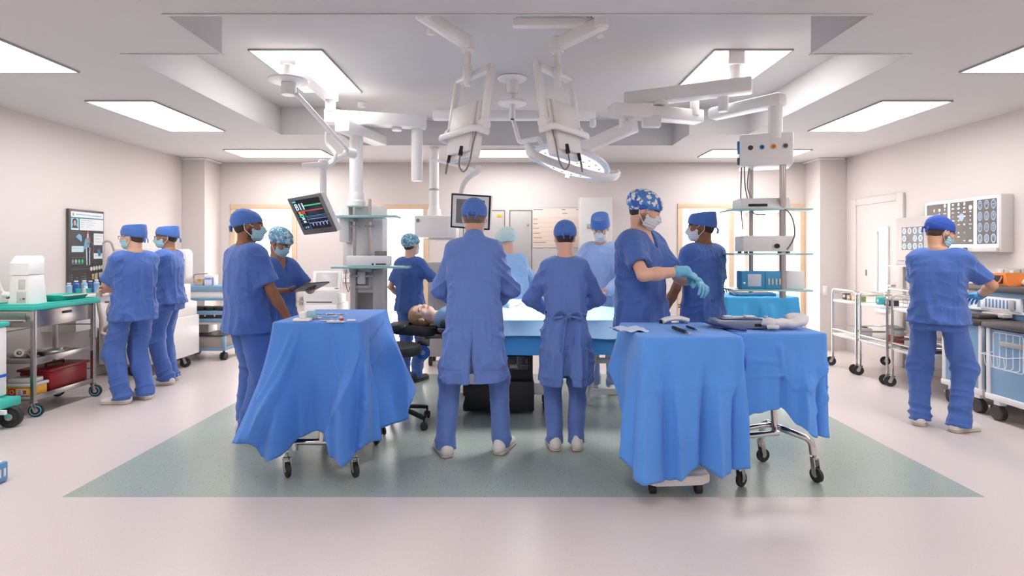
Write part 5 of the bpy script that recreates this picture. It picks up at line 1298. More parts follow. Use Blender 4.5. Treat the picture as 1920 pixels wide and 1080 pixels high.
# ---- right draped tables
R1 = thing('instrument_table', 'white-footed instrument table under the long-hanging blue drape', 'table', (1.0, 3.4, 0))
bm = nb(); bb(bm, (.74, 3.09, .895), (1.26, 3.68, .915), .006); W('top', bm, mSteel, R1)
bm = nb(); cyl(bm, (.95, 3.45, .12), (.95, 3.45, .9), .03); W('column', bm, mChrome, R1)
bm = nb(); prism(bm, [(.76, 3.18), (.82, 3.14), (1.08, 3.16), (1.14, 3.20), (1.14, 3.27), (1.05, 3.28), (.98, 3.25), (.86, 3.26), (.78, 3.28), (.75, 3.25)], .06, Matrix.Translation((0, 0, .065)), .012); W('base', bm, mWhite, R1)
bm = nb(); bb(bm, (.90, 3.2, .075), (1.0, 3.62, .115), .01); W('base_spine', bm, mWhite, R1)
for x, y in ((.815, 3.22), (1.08, 3.22), (.84, 3.6), (1.06, 3.6)):
    bm = nb(); cyl(bm, (x - .018, y, .032), (x + .018, y, .032), .0318); cyl(bm, (x, y, .055), (x, y, .085), .012); W('caster', bm, mRubber, R1)
d1 = drape('surgical_drape', .71, 1.285, 3.06, 3.70, .93,
    [(0, .07, .16), (.1, .05, .145), (.25, .03, .13), (.40, -.01, .16), (.56, .0, .21), (.62, .03, .20), (.75, .02, .175), (.9, .01, .19), (1.0, .02, .22), (1.3, .01, .35), (1.6, .01, .5), (2.0, .04, .5), (2.5, .02, .5), (2.85, .05, .45), (3.0, .09, .62), (3.15, .08, .62), (3.5, .03, .4), (3.8, .05, .22)],
    mDrape2, folds=[(.06, .08, .05, .03, .05), (.22, .25, .04, -.03, .02, .06), (.32, .36, .02, .035, .25, .07), (.62, .60, .03, -.045, .12, .05), (.74, .73, .04, .035, .3), (.92, .90, .025, -.03, .1), (.99, .98, .02, .02, .1), (3.9, 3.93, .03, -.03, .1), (3.75, 3.8, .06, .03, .1)], wave=(.005, 14), seed=8,
    crease=[(.0, .36, .95, .36, .008, .005), (.0, .73, .95, .73, .008, .005), (.03, .05, .15, .35, .03, .01), (.98, .05, .9, .4, .03, .012)])
tag(d1, 'blue surgical drape hanging nearly to the floor before the gloved man', 'drape', 'blue drapes over the trolleys')
R2 = thing('instrument_table', 'tubular steel table on castors under the shorter blue drape at the right', 'table', (1.55, 3.45, 0))
bm = nb(); bb(bm, (1.33, 3.22, .895), (1.79, 3.58, .915), .006); W('top', bm, mSteel, R2)
bm = nb(); tube(bm, fillet([(1.37, 3.36, .16), (1.37, 3.42, .30), (1.62, 3.52, .30), (1.66, 3.52, .30)], .05), .017, 12); W('foot_bar', bm, mChrome, R2)
bm = nb(); tube(bm, fillet([(1.36, 3.3, .16), (1.36, 3.34, .225), (1.40, 3.40, .27), (1.66, 3.46, .27)], .05), .018, 12); W('foot_bar', bm, mChrome, R2)
bm = nb(); tube(bm, fillet([(1.66, 3.70, .15), (1.66, 3.66, .285), (1.70, 3.45, .29), (1.835, 3.40, .25), (1.84, 3.39, .16)], .09), .021, 12); W('foot_bar', bm, mChrome, R2)
bm = nb(); cyl(bm, (1.66, 3.5, .27), (1.60, 3.45, .9), .02); W('post', bm, mChrome, R2)
for x, y, a in ((1.355, 3.30, .6), (1.845, 3.385, -1.2), (1.66, 3.70, .2)): caster(x, y, R2, .044, a, zt=.17)
d2 = drape('surgical_drape', 1.30, 1.825, 3.19, 3.60, .93,
    [(0, .01, .40), (.04, .01, .44), (.2, .0, .47), (.38, .0, .49), (.48, .02, .50), (.60, .05, .42), (.75, .09, .36), (.9, .06, .345), (1.0, .01, .38), (1.15, -.02, .42), (1.5, .0, .5), (2, .03, .5), (2.5, .02, .5), (3, .03, .5), (3.5, .01, .45)],
    mDrape2, folds=[(.0, .0, .05, .02, .0), (.5, .48, .04, -.02, .2), (.70, .66, .05, .03, .3), (.85, .82, .04, -.03, .3), (.97, .95, .03, -.02, .15)], wave=(.006, 12), seed=12,
    crease=[(.05, .52, .5, .55, .012, .006), (.45, .15, .5, .55, .03, .012), (.72, .55, .98, .3, .025, .014), (.6, .6, .75, .45, .025, .012), (.8, .75, .98, .55, .025, .012), (.1, .3, .4, .35, .03, .006), (.02, .05, .06, .4, .02, -.012)])
tag(d2, 'shorter blue surgical drape with wrinkles, hanging at the right end', 'drape', 'blue drapes over the trolleys')
zt2 = .932
# device, tools and towel on the right drapes
t = thing('defibrillator', 'grey hinged device lying flat on the right drape', 'medical device', (1.42, 3.45, zt2)); c = Vector((1.42, 3.44, zt2))
bm = nb(); box(bm, c + Vector((0, 0, .026)), (.34, .20, .05), .014, Rz(-.06).to_3x3()); W('housing', bm, M('device_slate', '7f8a9e', .35, var=.05), t)
bm = nb(); box(bm, c + Vector((-.01, .01, .055)), (.24, .14, .012), .006, Rz(-.06).to_3x3()); W('panel', bm, M('device_navy', '3d4c78', .3, var=.05), t)
bm = nb(); box(bm, c + Vector((.06, .02, .064)), (.06, .05, .012), .005); W('pad', bm, mWhite2, t); bm = nb(); box(bm, c + Vector((-.07, .03, .064)), (.05, .04, .01), .004); W('pad', bm, mWhite2, t)
bm = nb(); box(bm, c + Vector((.06, -.103, .026)), (.04, .006, .018), .002, Rz(-.06).to_3x3()); W('port', bm, mBlack, t)
bm = nb(); tube(bm, smooth_path([c + Vector(q) for q in ((-.15, .06, .03), (-.20, .02, .03), (-.19, -.06, .03), (-.13, -.12, .02), (-.08, -.18, .012), (-.05, -.2, .01))], 7), .012, 8, flat=(.02, .008)); W('strap', bm, M('strap_navy', '26387c', .6), t)
def tool(name, label, pts, r, mats, cat='surgical instrument'):
    t = thing(name, label, cat, pts[0]); bm = nb(); tube(bm, pts, r, 8); W('handle', bm, mats[0], t); bm = nb(); d = (Vector(pts[-1]) - Vector(pts[0])).normalized(); e = Vector(pts[-1]); tube(bm, [e, e + d * .06], r * .45, 8); W('shaft', bm, mats[1], t)
    bm = nb(); cyl(bm, e + d * .058, e + d * .07, r * .7); W('tip', bm, mGrey, t)
p = P2(1262, 614, zt2 + .012); q = P2(1284, 622, zt2 + .012); tool('cautery_handle', 'black tool with a steel tip near the front edge of the right drape', [p, q], .011, (mBlack, mSteel))
p = P2(1288, 612, zt2 + .010); q = P2(1302, 617, zt2 + .010); tool('clamp_handle', 'short black tool beside the cautery tool on the drape', [p, q], .008, (mBlack, M('tool_blue', '3a66b4', .4)))
t, p = small('suction_tip', 'pale pointed sheath with a dark end lying on the right drape behind the black tools', 'medical device', 1258, 606, zt2); bm = nb(); tube(bm, smooth_path([p + Vector((-.06, 0, .012)), p + Vector((-.02, .01, .025)), p + Vector((.06, .02, .03)), p + Vector((.12, .01, .015))], 5), .02, 10, flat=(.035, .016)); W('sheath', bm, mWhite2, t)
bm = nb(); cyl(bm, p + Vector((-.075, 0, .012)), p + Vector((-.058, 0, .012)), .012); W('end_cap', bm, mBlack, t)
t, p = small('surgical_towel', 'crumpled white towel on the right end of the right drape', 'towel', 1476, 618, zt2)
bm = nb(); tube(bm, smooth_path([p + Vector(q) for q in ((-.13, -.03, .03), (-.115, -.02, .045), (-.07, .0, .04), (.0, .01, .035), (.07, .02, .04), (.11, .05, .055), (.10, .09, .06), (.05, .10, .05))], 6), .03, 12, flat=(.045, .026))
for v in bm.verts: n_ = math.sin(v.co.x * 70) * .004 + math.sin(v.co.y * 90 + 1) * .004; v.co.z = max(v.co.z + n_, zt2 + .001)
W('towel', bm, M('towel_white', 'e4e2e4', .9, bump=.3, bscale=300), t, angle=180); bm = nb(); tube(bm, smooth_path([p + Vector(q) for q in ((-.14, -.045, .02), (-.12, -.055, .025), (-.08, -.05, .02))], 5), .014, 8); W('fold', bm, MATS['towel_white'], t)
t, p = small('bottle', 'small clear bottle behind the grey device', 'bottle', 1437, 610, zt2); bm = nb(); lathe(bm, [(0, 0), (.014, 0), (.014, .03), (.008, .042), (.008, .052), (0, .052)], Matrix.Translation(p)); W('body', bm, M('bottle_blue', 'b9d6ec', .1), t); bm = nb(); cyl(bm, p + Vector((0, 0, .052)), p + Vector((0, 0, .06)), .009); W('lid', bm, mWhite, t)
t, p = small('swab_cloth', 'white streaked swab cloth on the left corner of the right drape', 'cloth', 1185, 618, zt2)
bm = nb(); grid_mesh(bm, [[p + Vector((-.09 + .17 * u - .03 * v, -.10 + .2 * v, .006 + .006 * math.sin(u * 12 + v * 4) + .004 * math.sin(v * 17))) for u in np.linspace(0, 1, 16)] for v in np.linspace(0, 1, 16)]); o = W('cloth', bm, M('swab_white', 'c9d8f2', .85), t, angle=180); solidify(o, .003)

# ---- operating table
OT = thing('operating_table', 'operating table with a black base and padded top under the patient', 'operating table', (-.1, 4.95, 0))
mOT = M('table_black', '262224', .45, var=.08); mPad = M('black_pad', '1f1f21', .5, var=.05, bump=.1, bscale=150)
bm = nb(); bb(bm, (-.42, 4.74, .035), (.19, 5.2, .29), .012); W('base', bm, mOT, OT)
bm = nb(); bb(bm, (-.36, 4.79, .29), (.18, 5.15, .70), .008); W('pedestal', bm, mOT, OT)
bm = nb(); bb(bm, (-.36, 4.72, .62), (.18, 4.79, .70), .004)
for k in range(7): bb(bm, (-.34, 4.705, .625 + k * .010), (.17, 4.722, .630 + k * .010))
W('vent_grille', bm, M('grille_black', '18171a', .35), OT)
bm = nb(); bb(bm, (-.045, 4.775, .385), (.14, 4.79, .50), .003); pn = W('display_window', bm, M('window_dark', '4a4a4d', .12, var=.1), OT)
bm = nb(); bb(bm, (-.02, 4.77, .40), (0.05, 4.776, .43)); W('display_inset', bm, mGrey, pn)
bm = nb(); bb(bm, (.118, 4.77, .44), (.134, 4.776, .48), .002); W('red_lamp', bm, M('lamp_red', 'd9382e', .4), pn)
bm = nb(); bb(bm, (.043, 4.768, .386), (.049, 4.776, .50)); bb(bm, (-.045, 4.768, .42), (.14, 4.776, .426)); W('window_bar', bm, M('bar_tan', '8a7f72', .4), pn)
bm = nb(); bb(bm, (-.40, 4.62, .29), (-.22, 4.76, .43), .02); W('control_box', bm, mWhite2, OT)
bm = nb(); bb(bm, (-.62, 4.60, .735), (1.18, 5.16, .765), .008); W('top_frame', bm, mDarkSteel, OT)
bm = nb(); bb(bm, (-.60, 4.58, .765), (1.20, 5.18, .83), .025); W('mattress', bm, mPad, OT)
bm = nb(); prism(bm, rrect(.42, .34, .08, 6), .075, Matrix.Translation((-.85, 4.86, .69)) @ Matrix.Rotation(.06, 4, 'Y'), .025); hp = W('headrest', bm, mPad, OT)
bm = nb(); bb(bm, (-.74, 4.72, .66), (-.60, 5.0, .70), .006); cyl(bm, (-.78, 4.72, .675), (-.55, 4.72, .675), .012); W('headrest_bracket', bm, mDarkSteel, hp)
bm = nb(); prism(bm, rrect(.30, .26, .06, 6), .05, Matrix.Translation((-1.03, 4.80, .72)) @ Matrix.Rotation(-.12, 4, 'Y'), .022); W('head_cushion', bm, mPad, OT)
bm = nb(); bb(bm, (-.79, 4.70, .50), (-.735, 4.73, .68), .006); bb(bm, (-.80, 4.69, .60), (-.70, 4.72, .66), .004); W('rail_clamp', bm, mDarkSteel, OT)
for x, y in ((-.56, 4.55), (-.37, 5.15), (.30, 4.9), (.30, 5.15)):
    bm = nb(); cyl(bm, (x - .02, y, .062), (x + .02, y, .062), .060, bev=.006); bb(bm, (x - .03, y - .03, .12), (x + .03, y + .03, .15), .006); W('caster', bm, mRubber, OT)
for q in (((-.60, 4.53, .145), (-.40, 4.85, .17)), ((.17, 4.86, .145), (.34, 5.19, .17)), ((-.42, 5.1, .145), (-.33, 5.2, .17))):
    bm = nb(); bb(bm, q[0], q[1], .006); W('leg_plate', bm, mWhite2, OT)
t = thing('tape_spool', 'blue round spool hanging on the table rail below the patient head', 'spool', at(793, 661, 4.68)); p = at(793, 661, 4.66)
bm = nb(); lathe(bm, [(.018, -.012), (.058, -.012), (.060, -.008), (.060, .008), (.058, .012), (.018, .012)], Matrix.Translation(p) @ Matrix.Rotation(PI / 2, 4, 'X'), 32); W('spool', bm, M('spool_blue', '2a64b8', .4), t)
bm = nb(); lathe(bm, [(.008, -.014), (.02, -.014), (.02, .014), (.008, .014)], Matrix.Translation(p) @ Matrix.Rotation(PI / 2, 4, 'X'), 24); W('hub', bm, mSteel, t)
bm = nb(); tube(bm, [p + Vector((.06, .01, -.02)), p + Vector((.02, .01, -.06)), p + Vector((-.03, .01, -.10))], .006, 6, flat=(.012, .004)); W('tail', bm, mGrey, t)
bm = nb(); tube(bm, [p + Vector((0, .01, .0)), p + Vector((.0, .03, .05))], .006, 6); W('hook', bm, mSteel, t)

def mound(x, y): 
    b = math.exp(-((y - 4.85) / .20) ** 2) * (.10 + .035 * math.cos((x - .0) * 3.4)) * min(1, max(0, (x + .50) / .25)) * min(1, max(0, (1.22 - x) / .35))
    return b + .004 * math.sin(x * 31 + y * 11) + .004 * math.sin(y * 37 - x * 9)
d3 = drape('table_sheet', -.40, 1.14, 4.50, 5.24, .842, [(0, .02, .56), (.5, .025, .565), (.8, .03, .57), (1.0, .05, .53), (1.5, .04, .56), (2, .03, .57), (2.5, .02, .57), (3, .02, .57), (3.5, .0, .60)], mMidD, wave=(.006, 16), seed=21)
tag(d3, 'blue sheet hanging down the side of the operating table', 'sheet')
d4 = drape('patient_drape', -.42, 1.16, 4.485, 5.255, .852, [(0, .03, .72), (.5, .035, .725), (.75, .05, .70), (1.0, .05, .74), (1.5, .04, .71), (2, .03, .72), (2.5, .02, .72), (3, .02, .72), (3.5, .0, .76)], mLightD, wave=(.007, 18), seed=22, top=mound)
tag(d4, 'pale blue drape over the body of the lying patient', 'drape')
t = thing('surgical_forceps', 'thin pale instrument lying on the pale drape over the patient', 'surgical instrument', (-.03, 4.70, .93)); bm = nb(); p = at(942, 582, 4.72); tube(bm, [p, p + Vector((.10, .0, .035)), p + Vector((.14, .01, .05))], lambda t: .010 - .006 * t, 8); W('handle', bm, M('instrument_cream', 'eadfd6', .4), t); bm = nb(); tube(bm, [p + Vector((.13, .008, .047)), p + Vector((.17, .012, .06))], .003, 6); W('tip', bm, mChrome, t)

# ---- stool
ST = thing('stool', 'black round stool on a five-star base beside the left drape', 'stool', (-.925, 4.50, 0))
bm = nb(); lathe(bm, [(0, .56), (.15, .56), (.19, .575), (.195, .61), (.185, .64), (.15, .652), (0, .655)], Matrix.Identity(4), 40); obj('seat', bm, mPad, ST)
bm = nb(); cyl(bm, (0, 0, .16), (0, 0, .40), .028); cyl(bm, (0, 0, .38), (0, 0, .56), .016); obj('column', bm, mBlack, ST)
bm = nb(); cyl(bm, (0, 0, .10), (0, 0, .18), .04, bev=.005)
for k in range(5): a = -.55 + k * 2 * PI / 5; beam(bm, (.02 * math.cos(a), .02 * math.sin(a), .145), (.275 * math.cos(a), .275 * math.sin(a), .095), .042, .03, .008)
obj('base', bm, mBlack, ST)
for k in range(5):
    a = -.55 + k * 2 * PI / 5; x, y = .275 * math.cos(a), .275 * math.sin(a)
    bm = nb(); n_ = Vector((math.sin(a + .8), -math.cos(a + .8), 0))
    for s in (-1, 1): c = Vector((x, y, .03)) + n_ * s * .014; cyl(bm, c - n_ * .009, c + n_ * .009, .0295, bev=.004)
    cyl(bm, (x, y, .03), (x, y, .09), .009); obj('caster', bm, mRubber, ST)
# ---- white stand under the foot end of the table
WS = thing('white_stand', 'white-framed low stand behind the table foot, beside the long drape', 'stand', (.85, 5.2, 0))
for s, x0, x1 in ((-1, .76, .715), (1, 1.0, 1.05)):
    for y in (5.10, 5.32):
        bm = nb(); tube(bm, fillet([(x0, y, .70), (x0, y, .45), (x1, y, .12), (x1 + s * .03, y, .02)], .05), .022, 10, flat=(.026, .02)); W('leg', bm, mWhite, WS)
for z in (.40, .115):
    bm = nb(); bb(bm, (.74 if z > .2 else .72, 5.085, z - .025), (1.02 if z > .2 else 1.04, 5.115, z + .025), .006); W('cross_bar', bm, mWhite, WS)
bm = nb(); bb(bm, (.73, 5.08, .69), (1.03, 5.34, .715), .008); W('top', bm, mGrey, WS)

# ---- ultrasound cart behind the left drape
UC = thing('printer_cart', 'white cart with a tilted screen behind the left drape', 'medical cart', (-2.19, 6.55, 0))
bm = nb(); bb(bm, (-.19, -.2, .13), (.19, .25, .80), .02); obj('cabinet', bm, mWhite, UC)
bm = nb(); prism(bm, [(-.14, 0), (.16, 0), (.16, .10), (-.16, .14)], .40, Matrix(((0, 0, 1, -.20), (1, 0, 0, -.05), (0, 1, 0, .80), (0, 0, 0, 1))), .012); obj('keyboard_body', bm, mWhite, UC)
bm = nb(); prism(bm, [(-.165, .015), (.125, .015), (.145, .10), (-.185, .10)], .006, Matrix(((1, 0, 0, 0), (0, 0, -1, -.188), (0, 1, 0, .80), (0, 0, 0, 1)))); obj('paper_slot', bm, M('slot_dark', '4b494b', .4), UC)
um = Matrix.Translation((.0, .02, .94)) @ Matrix.Rotation(-.18, 4, 'X')
bm = nb(); box(bm, (0, 0, .115), (.34, .06, .235), .012); bmesh.ops.transform(bm, matrix=um, verts=bm.verts); sc_ = obj('screen_housing', bm, mWhite, UC)
bm = nb(); box(bm, (0, -.031, .125), (.26, .004, .165), .001); bmesh.ops.transform(bm, matrix=um, verts=bm.verts); obj('screen', bm, M('screen_pale_grey', 'd2cfd0', .2), sc_)
bm = nb(); box(bm, (.12, -.031, .022), (.04, .004, .012)); bmesh.ops.transform(bm, matrix=um, verts=bm.verts); obj('badge', bm, M('badge_green', '5b8f86', .4), sc_)
for x in (-.15, .15):
    for y in (-.15, .2):
        bm = nb(); cyl(bm, (x - .02, y, .05), (x + .02, y, .05), .049); cyl(bm, (x, y, .08), (x, y, .14), .014); obj('caster', bm, mRubber, UC)
# ---- blue-draped side table behind the right tables
SD = thing('side_table', 'side table under the teal drape, before the wide wooden door', 'table', (2.65, 6.2, 0))
bm = nb(); bb(bm, (2.28, 5.90, .88), (3.03, 6.50, .905), .006); W('top', bm, mSteel, SD)
for x in (2.34, 2.97):
    for y in (5.96, 6.44): bm = nb(); cyl(bm, (x, y, 0), (x, y, .88), .018); W('leg', bm, mSteel, SD)
d5 = drape('table_drape', 2.26, 3.05, 5.87, 6.53, .92, [(0, .05, .35), (.3, .02, .40), (.5, .04, .34), (.8, .02, .4), (1, .07, .33), (1.5, .03, .4), (2, .05, .35), (2.5, .02, .4), (3, .05, .35), (3.5, .03, .4)], mTealD, folds=[(.25, .2, .06, .04, .1), (.62, .66, .06, .04, .1), (.45, .42, .05, -.03, .1)], wave=(.014, 15), seed=31)
tag(d5, 'teal blue drape over the side table before the wide door', 'drape')
t = thing('laptop', 'closed dark keyboard device on the teal-draped table', 'laptop', (2.62, 6.1, .922)); bm = nb(); box(bm, (2.64, 6.1, .937), (.42, .24, .03), .006, Rz(.05).to_3x3()); W('body', bm, M('device_blue_dark', '2c7cab', .4), t)
bm = nb(); box(bm, (2.64, 6.1, .956), (.38, .20, .008), .003, Rz(.05).to_3x3()); W('keyboard', bm, mBlack, t)
bm = nb(); tube(bm, smooth_path([(2.42, 6.0, .93), (2.36, 6.02, .97), (2.34, 6.1, 1.02), (2.40, 6.2, .95)], 6), .008, 6); W('cable', bm, mMid, t)
# ================================================================= left wall side
def L_(name, bm, m, par, **k): return W(name, bm, m, par, **k)
mTeal = M('teal_plastic', '3fc2b4', .4, var=.03)
# ---- wall display
DX = XL + .035; dy0, dy1, dz0, dz1 = 5.83, 6.33, .84, 1.855
t = thing('wall_display', 'tall dark information display on the left wall', 'display', (XL, 6.08, 1.35))
bm = nb(); bb(bm, (XL + .001, dy0, dz0), (DX, dy1, dz1), .006); L_('frame', bm, M('display_frame', '5d5a5a', .35, .5), t)
bm = nb(); bb(bm, (DX - .004, dy0 + .022, dz0 + .03), (DX + .001, dy1 - .015, dz1 - .025)); scr2 = L_('screen', bm, M('display_screen', '3f3d40', .3, var=.08), t)
dy0 += .022; dy1 -= .015; dz1 -= .025; dz0 += .03
def dq(bm, u0, u1, v0, v1, d=.0015):      # u along the wall (left to right), v down, in screen fractions (height 0..1)
    bb(bm, (DX + .0005, dy0 + (dy1 - dy0) * u0, dz1 - (dz1 - dz0) * v1), (DX + d, dy0 + (dy1 - dy0) * u1, dz1 - (dz1 - dz0) * v0))
def dpart(name, m, qs, d=.002):
    bm = nb()
    for q in qs: dq(bm, *q, d=d)
    return L_(name, bm, m, scr2)
mPaper = M('screen_white', 'dfe4e6', .4, var=.02); mTx = M('screen_text', '9aa5ad', .5, var=0); mTxB = M('screen_text_blue', '8fb4d6', .5, var=0)
dpart('header', mPaper, [(0, 1, .0, .062)]); dpart('header_rule', M('screen_teal', '2f7f88', .4), [(0, 1, .062, .070)])
dpart('header_text', mTxB, [(.14, .60, .026, .036), (.63, .94, .028, .040)], .003); dpart('logo', M('logo_amber', 'e3a83c', .4), [(.04, .07, .015, .05)], .003); dpart('logo', M('logo_green', '5fae7c', .4), [(.072, .09, .02, .05)], .003)
dpart('data_sheet', mPaper, [(.26, 1, .074, .205)]); dpart('data_text', mTx, [(.29, .66, .09, .095), (.29, .40, .115, .12), (.46, .74, .115, .119), (.29, .40, .140, .145), (.46, .70, .14, .144), (.29, .36, .165, .17), (.46, .55, .165, .169)], .003)
dpart('photo', M('photo_sky', '7fc4d6', .4), [(0, .225, .074, .205)]); dpart('photo_rule', M('screen_teal', '2f7f88', .4), [(.225, .25, .074, .205)])
def dd(name, m, pts, d=.0035):            # polygon on the screen
    bm = nb(); prism(bm, [((dy0 + (dy1 - dy0) * u), dz1 - (dz1 - dz0) * v) for u, v in pts], d - .001, Matrix(((0, 0, 1, DX + .0008), (1, 0, 0, 0), (0, 1, 0, 0), (0, 0, 0, 1)))); return L_(name, bm, m, scr2)
def ov(cu, cv, ru, rv, n=20): return [(cu + ru * math.cos(a), cv + rv * math.sin(a)) for a in np.linspace(0, 2 * PI, n, endpoint=False)]
dd('portrait_hair', M('portrait_dark', '23262e', .5), ov(.11, .118, .068, .042), .003); dd('portrait_shoulders', M('portrait_navy', '2b4152', .5), [(.03, .185), (.05, .155), (.17, .155), (.20, .185)], .0032); dd('portrait_face', M('portrait_skin', 'c79a86', .5), ov(.11, .128, .038, .032), .004); dd('portrait_label', mPaper, [(.01, .187), (.215, .187), (.215, .203), (.01, .203)], .004)
mA = M('figure_blue', '6f9fb8', .5); mB_ = M('figure_red', 'd8452f', .5); mC = M('figure_bone', 'c6ccd2', .5); mDk = M('figure_dark', '2b3f4e', .5)
dd('figure_head', mB_, ov(.50, .228, .028, .016)); dd('figure_neck', mC, [(.48, .24), (.52, .24), (.525, .29), (.475, .29)]); dd('figure_torso', mA, [(.42, .31), (.47, .285), (.54, .285), (.56, .33), (.54, .40), (.45, .40), (.40, .42), (.36, .46), (.37, .40)]); dd('figure_heart', mB_, ov(.545, .305, .03, .018), .0045); dd('figure_heart', mB_, ov(.50, .352, .02, .012), .0045)
dd('figure_leg', mC, [(.44, .40), (.475, .40), (.49, .60), (.462, .60)]); dd('figure_leg', mC, [(.54, .40), (.575, .40), (.57, .60), (.545, .60)]); dd('figure_pelvis', mDk, [(.47, .40), (.55, .40), (.54, .56), (.50, .58)]); dd('figure_hand', mB_, ov(.575, .42, .02, .014), .0045)
bm = nb(); tube(bm, [(DX + .003, dy0 + (dy1 - dy0) * u, dz1 - (dz1 - dz0) * v) for u, v in ((.57, .33), (.66, .36), (.69, .42), (.64, .50))], .0015, 5); L_('figure_line', bm, mTx, scr2)
dd('organ_picture', M('organ_blue', '7fb0d8', .5), [(.14, .28), (.24, .245), (.31, .27), (.32, .32), (.30, .335)]); dd('organ_picture', M('organ_teal', '3f7f9a', .5), [(.79, .425), (.87, .415), (.93, .475), (.86, .505), (.83, .48)], .005)
dpart('note_card', mPaper, [(.69, 1, .235, .37)]); dpart('note_card', M('card_blue', 'c9e0ea', .4), [(.02, .37, .385, .452)]); dpart('note_card', mPaper, [(.69, 1, .465, .53)]); dpart('note_text', mTx, [(.73, .97, .26, .264), (.73, .90, .295, .299), (.73, .95, .33, .334), (.05, .33, .405, .409), (.73, .95, .49, .494)], .003)
for k, c in enumerate(('8f979a', 'b9c4bd', '57c78a', '3fbf74')): dd('indicator', M('indicator_%d' % k, c, .4), ov(.05 + k * .095, .555, .03, .022))
dpart('rule', mTx, [(.02, .36, .582, .586), (.02, .40, .51, .512), (.0, .95, .64, .642)])
for k in range(5): dd('round_button', M('button_cream2', 'd9d3cb', .4), ov(.60 + k * .088, .645 - k * .004, .033, .024), .008)
dpart('vial_picture', M('vial_cream', 'd8cf9f', .4), [(.64, .69, .705, .765), (.72, .75, .70, .77), (.765, .81, .695, .77)]); dpart('vial_picture', M('vial_orange', 'd89a3c', .4), [(.65, .68, .725, .76)], .003)
dpart('red_mark', M('mark_red', 'a8323a', .4), [(.39, .44, .69, .705), (.34, .37, .805, .82), (.41, .45, .80, .815)]); dpart('green_mark', M('mark_green', '5f8f74', .4), [(.39, .45, .745, .755), (.39, .45, .775, .785), (.31, .34, .75, .76)]); dpart('white_mark', mTx, [(.02, .04, .70, .71), (.02, .04, .725, .735), (.02, .04, .75, .76), (.15, .20, .735, .74), (.30, .46, .725, .727)])

# ---- steel trolley with teal top
TR = thing('steel_trolley', 'steel trolley with a teal top tray beside the left wall', 'trolley', (-4.25, 5.02, 0))
X0, X1, Y0, Y1 = -4.42, -4.055, 4.70, 5.37
for x, y in ((X1, Y0), (X1, Y1), (X0, Y0), (X0, Y1)):
    bm = nb(); bb(bm, (x - .016, y - .016, .13), (x + .016, y + .016, .915), .003); L_('post', bm, mSteel, TR)
bm = nb(); prism(bm, rrect(X1 - X0 + .10, Y1 - Y0 + .10, .03, 4, (X0 + X1) / 2, (Y0 + Y1) / 2), .042, Matrix.Translation((0, 0, .905)), .006); top_ = L_('top', bm, mTeal, TR)
bm = nb(); tube(bm, fillet([(X1 + .03, Y0 - .03, .952), (X1 + .03, Y1 + .03, .952), (X0 - .03, Y1 + .03, .952), (X0 - .03, Y0 - .03, .952)], .03, closed=True), .008, 8, closed=True); L_('rim', bm, mTeal, top_)
bm = nb(); bb(bm, (X0 + .02, Y0 + .02, .755), (X1 + .003, Y1 - .018, .90), .004); dr = L_('drawer', bm, mSteel, TR)
bm = nb(); bb(bm, (X1 + .002, 5.0, .845), (X1 + .010, 5.10, .868), .003); L_('handle', bm, mBlack, dr)
bm = nb(); bb(bm, (X0 + .02, Y0 - .005, .80), (X1 - .02, Y0 + .02, .90), .004); bb(bm, (X0 + .10, Y0 - .012, .82), (X1 - .06, Y0 - .004, .88)); L_('front_panel', bm, mSteel, TR)
bm = nb(); tube(bm, fillet([(X0 - .05, Y0, .80), (X0 - .05, Y0 - .06, .82), (X1 - .02, Y0 - .06, .82), (X1 - .02, Y0, .82)], .02), .011, 8); L_('push_handle', bm, mChrome, TR)
for nm, z in (('middle_shelf', .46), ('bottom_shelf', .145)):
    bm = nb(); bb(bm, (X0, Y0, z), (X1, Y1, z + .012)); 
    for q in (((X0, Y0 - .008, z - .01), (X1, Y0 + .004, z + .035)), ((X1 - .004, Y0, z - .01), (X1 + .008, Y1, z + .035)), ((X0 - .008, Y0, z - .01), (X0 + .004, Y1, z + .035))): bb(bm, q[0], q[1], .002)
    bmesh.ops.remove_doubles(bm, verts=bm.verts, dist=1e-5); L_(nm, bm, mSteel, TR)
for z in (.70, .27):
    for a, b in (((X0, Y1, z), (X1, Y1, z)), ((X0, Y0, z), (X0, Y1, z))): bm = nb(); tube(bm, [a, b], .006, 8); L_('guard_rail', bm, mSteel, TR)
def ring_caster(x, y, par, rz=0, ringm=None):
    k = caster(x, y, par, .056, rz, zt=.15)
    d = Vector((math.cos(rz), math.sin(rz), 0)); n = Vector((-d.y, d.x, 0)); c = Vector((x, y, .056)) + d * .056 * .35
    bm = nb()
    for s in (-1, 1): tube(bm, [c + n * s * .0155 + (d * math.cos(a) + Vector((0, 0, 1)) * math.sin(a)) * .039 for a in np.linspace(0, 2 * PI, 24, endpoint=False)], .004, 6, closed=True)
    o = L_('wheel_ring', bm, ringm or M('ring_cyan', '58b6cf', .4), k); return k
for x, y, a in ((X1, Y0, .3), (X1, Y1, .2), (X0, Y1, .4), (X0, Y0, .1)): ring_caster(x, y, TR, a)
t = thing('lab_device', 'white hooded device standing on the teal top of the steel trolley', 'medical device', (-4.22, 4.86, .948))
dm = Matrix.Translation((-4.225, 4.84, .948)) @ Matrix.Rotation(.15, 4, 'Z') @ Matrix.Diagonal((.66, .74, 1, 1))
bm = nb(); lathe_r = [(.135, .15, 0), (.125, .145, .10), (.112, .13, .24), (.108, .125, .25)]
prev = None
for hx, hy, z in lathe_r:
    r_ = ring(bm, [dm @ Vector((p[0], p[1], z)) for p in rrect(hx * 2, hy * 2, .02, 3)])
    if prev: bridge(bm, prev, r_)
    else: bm.faces.new(r_[::-1])
    prev = r_
bm.faces.new(prev); L_('body', bm, mWhite2, t)
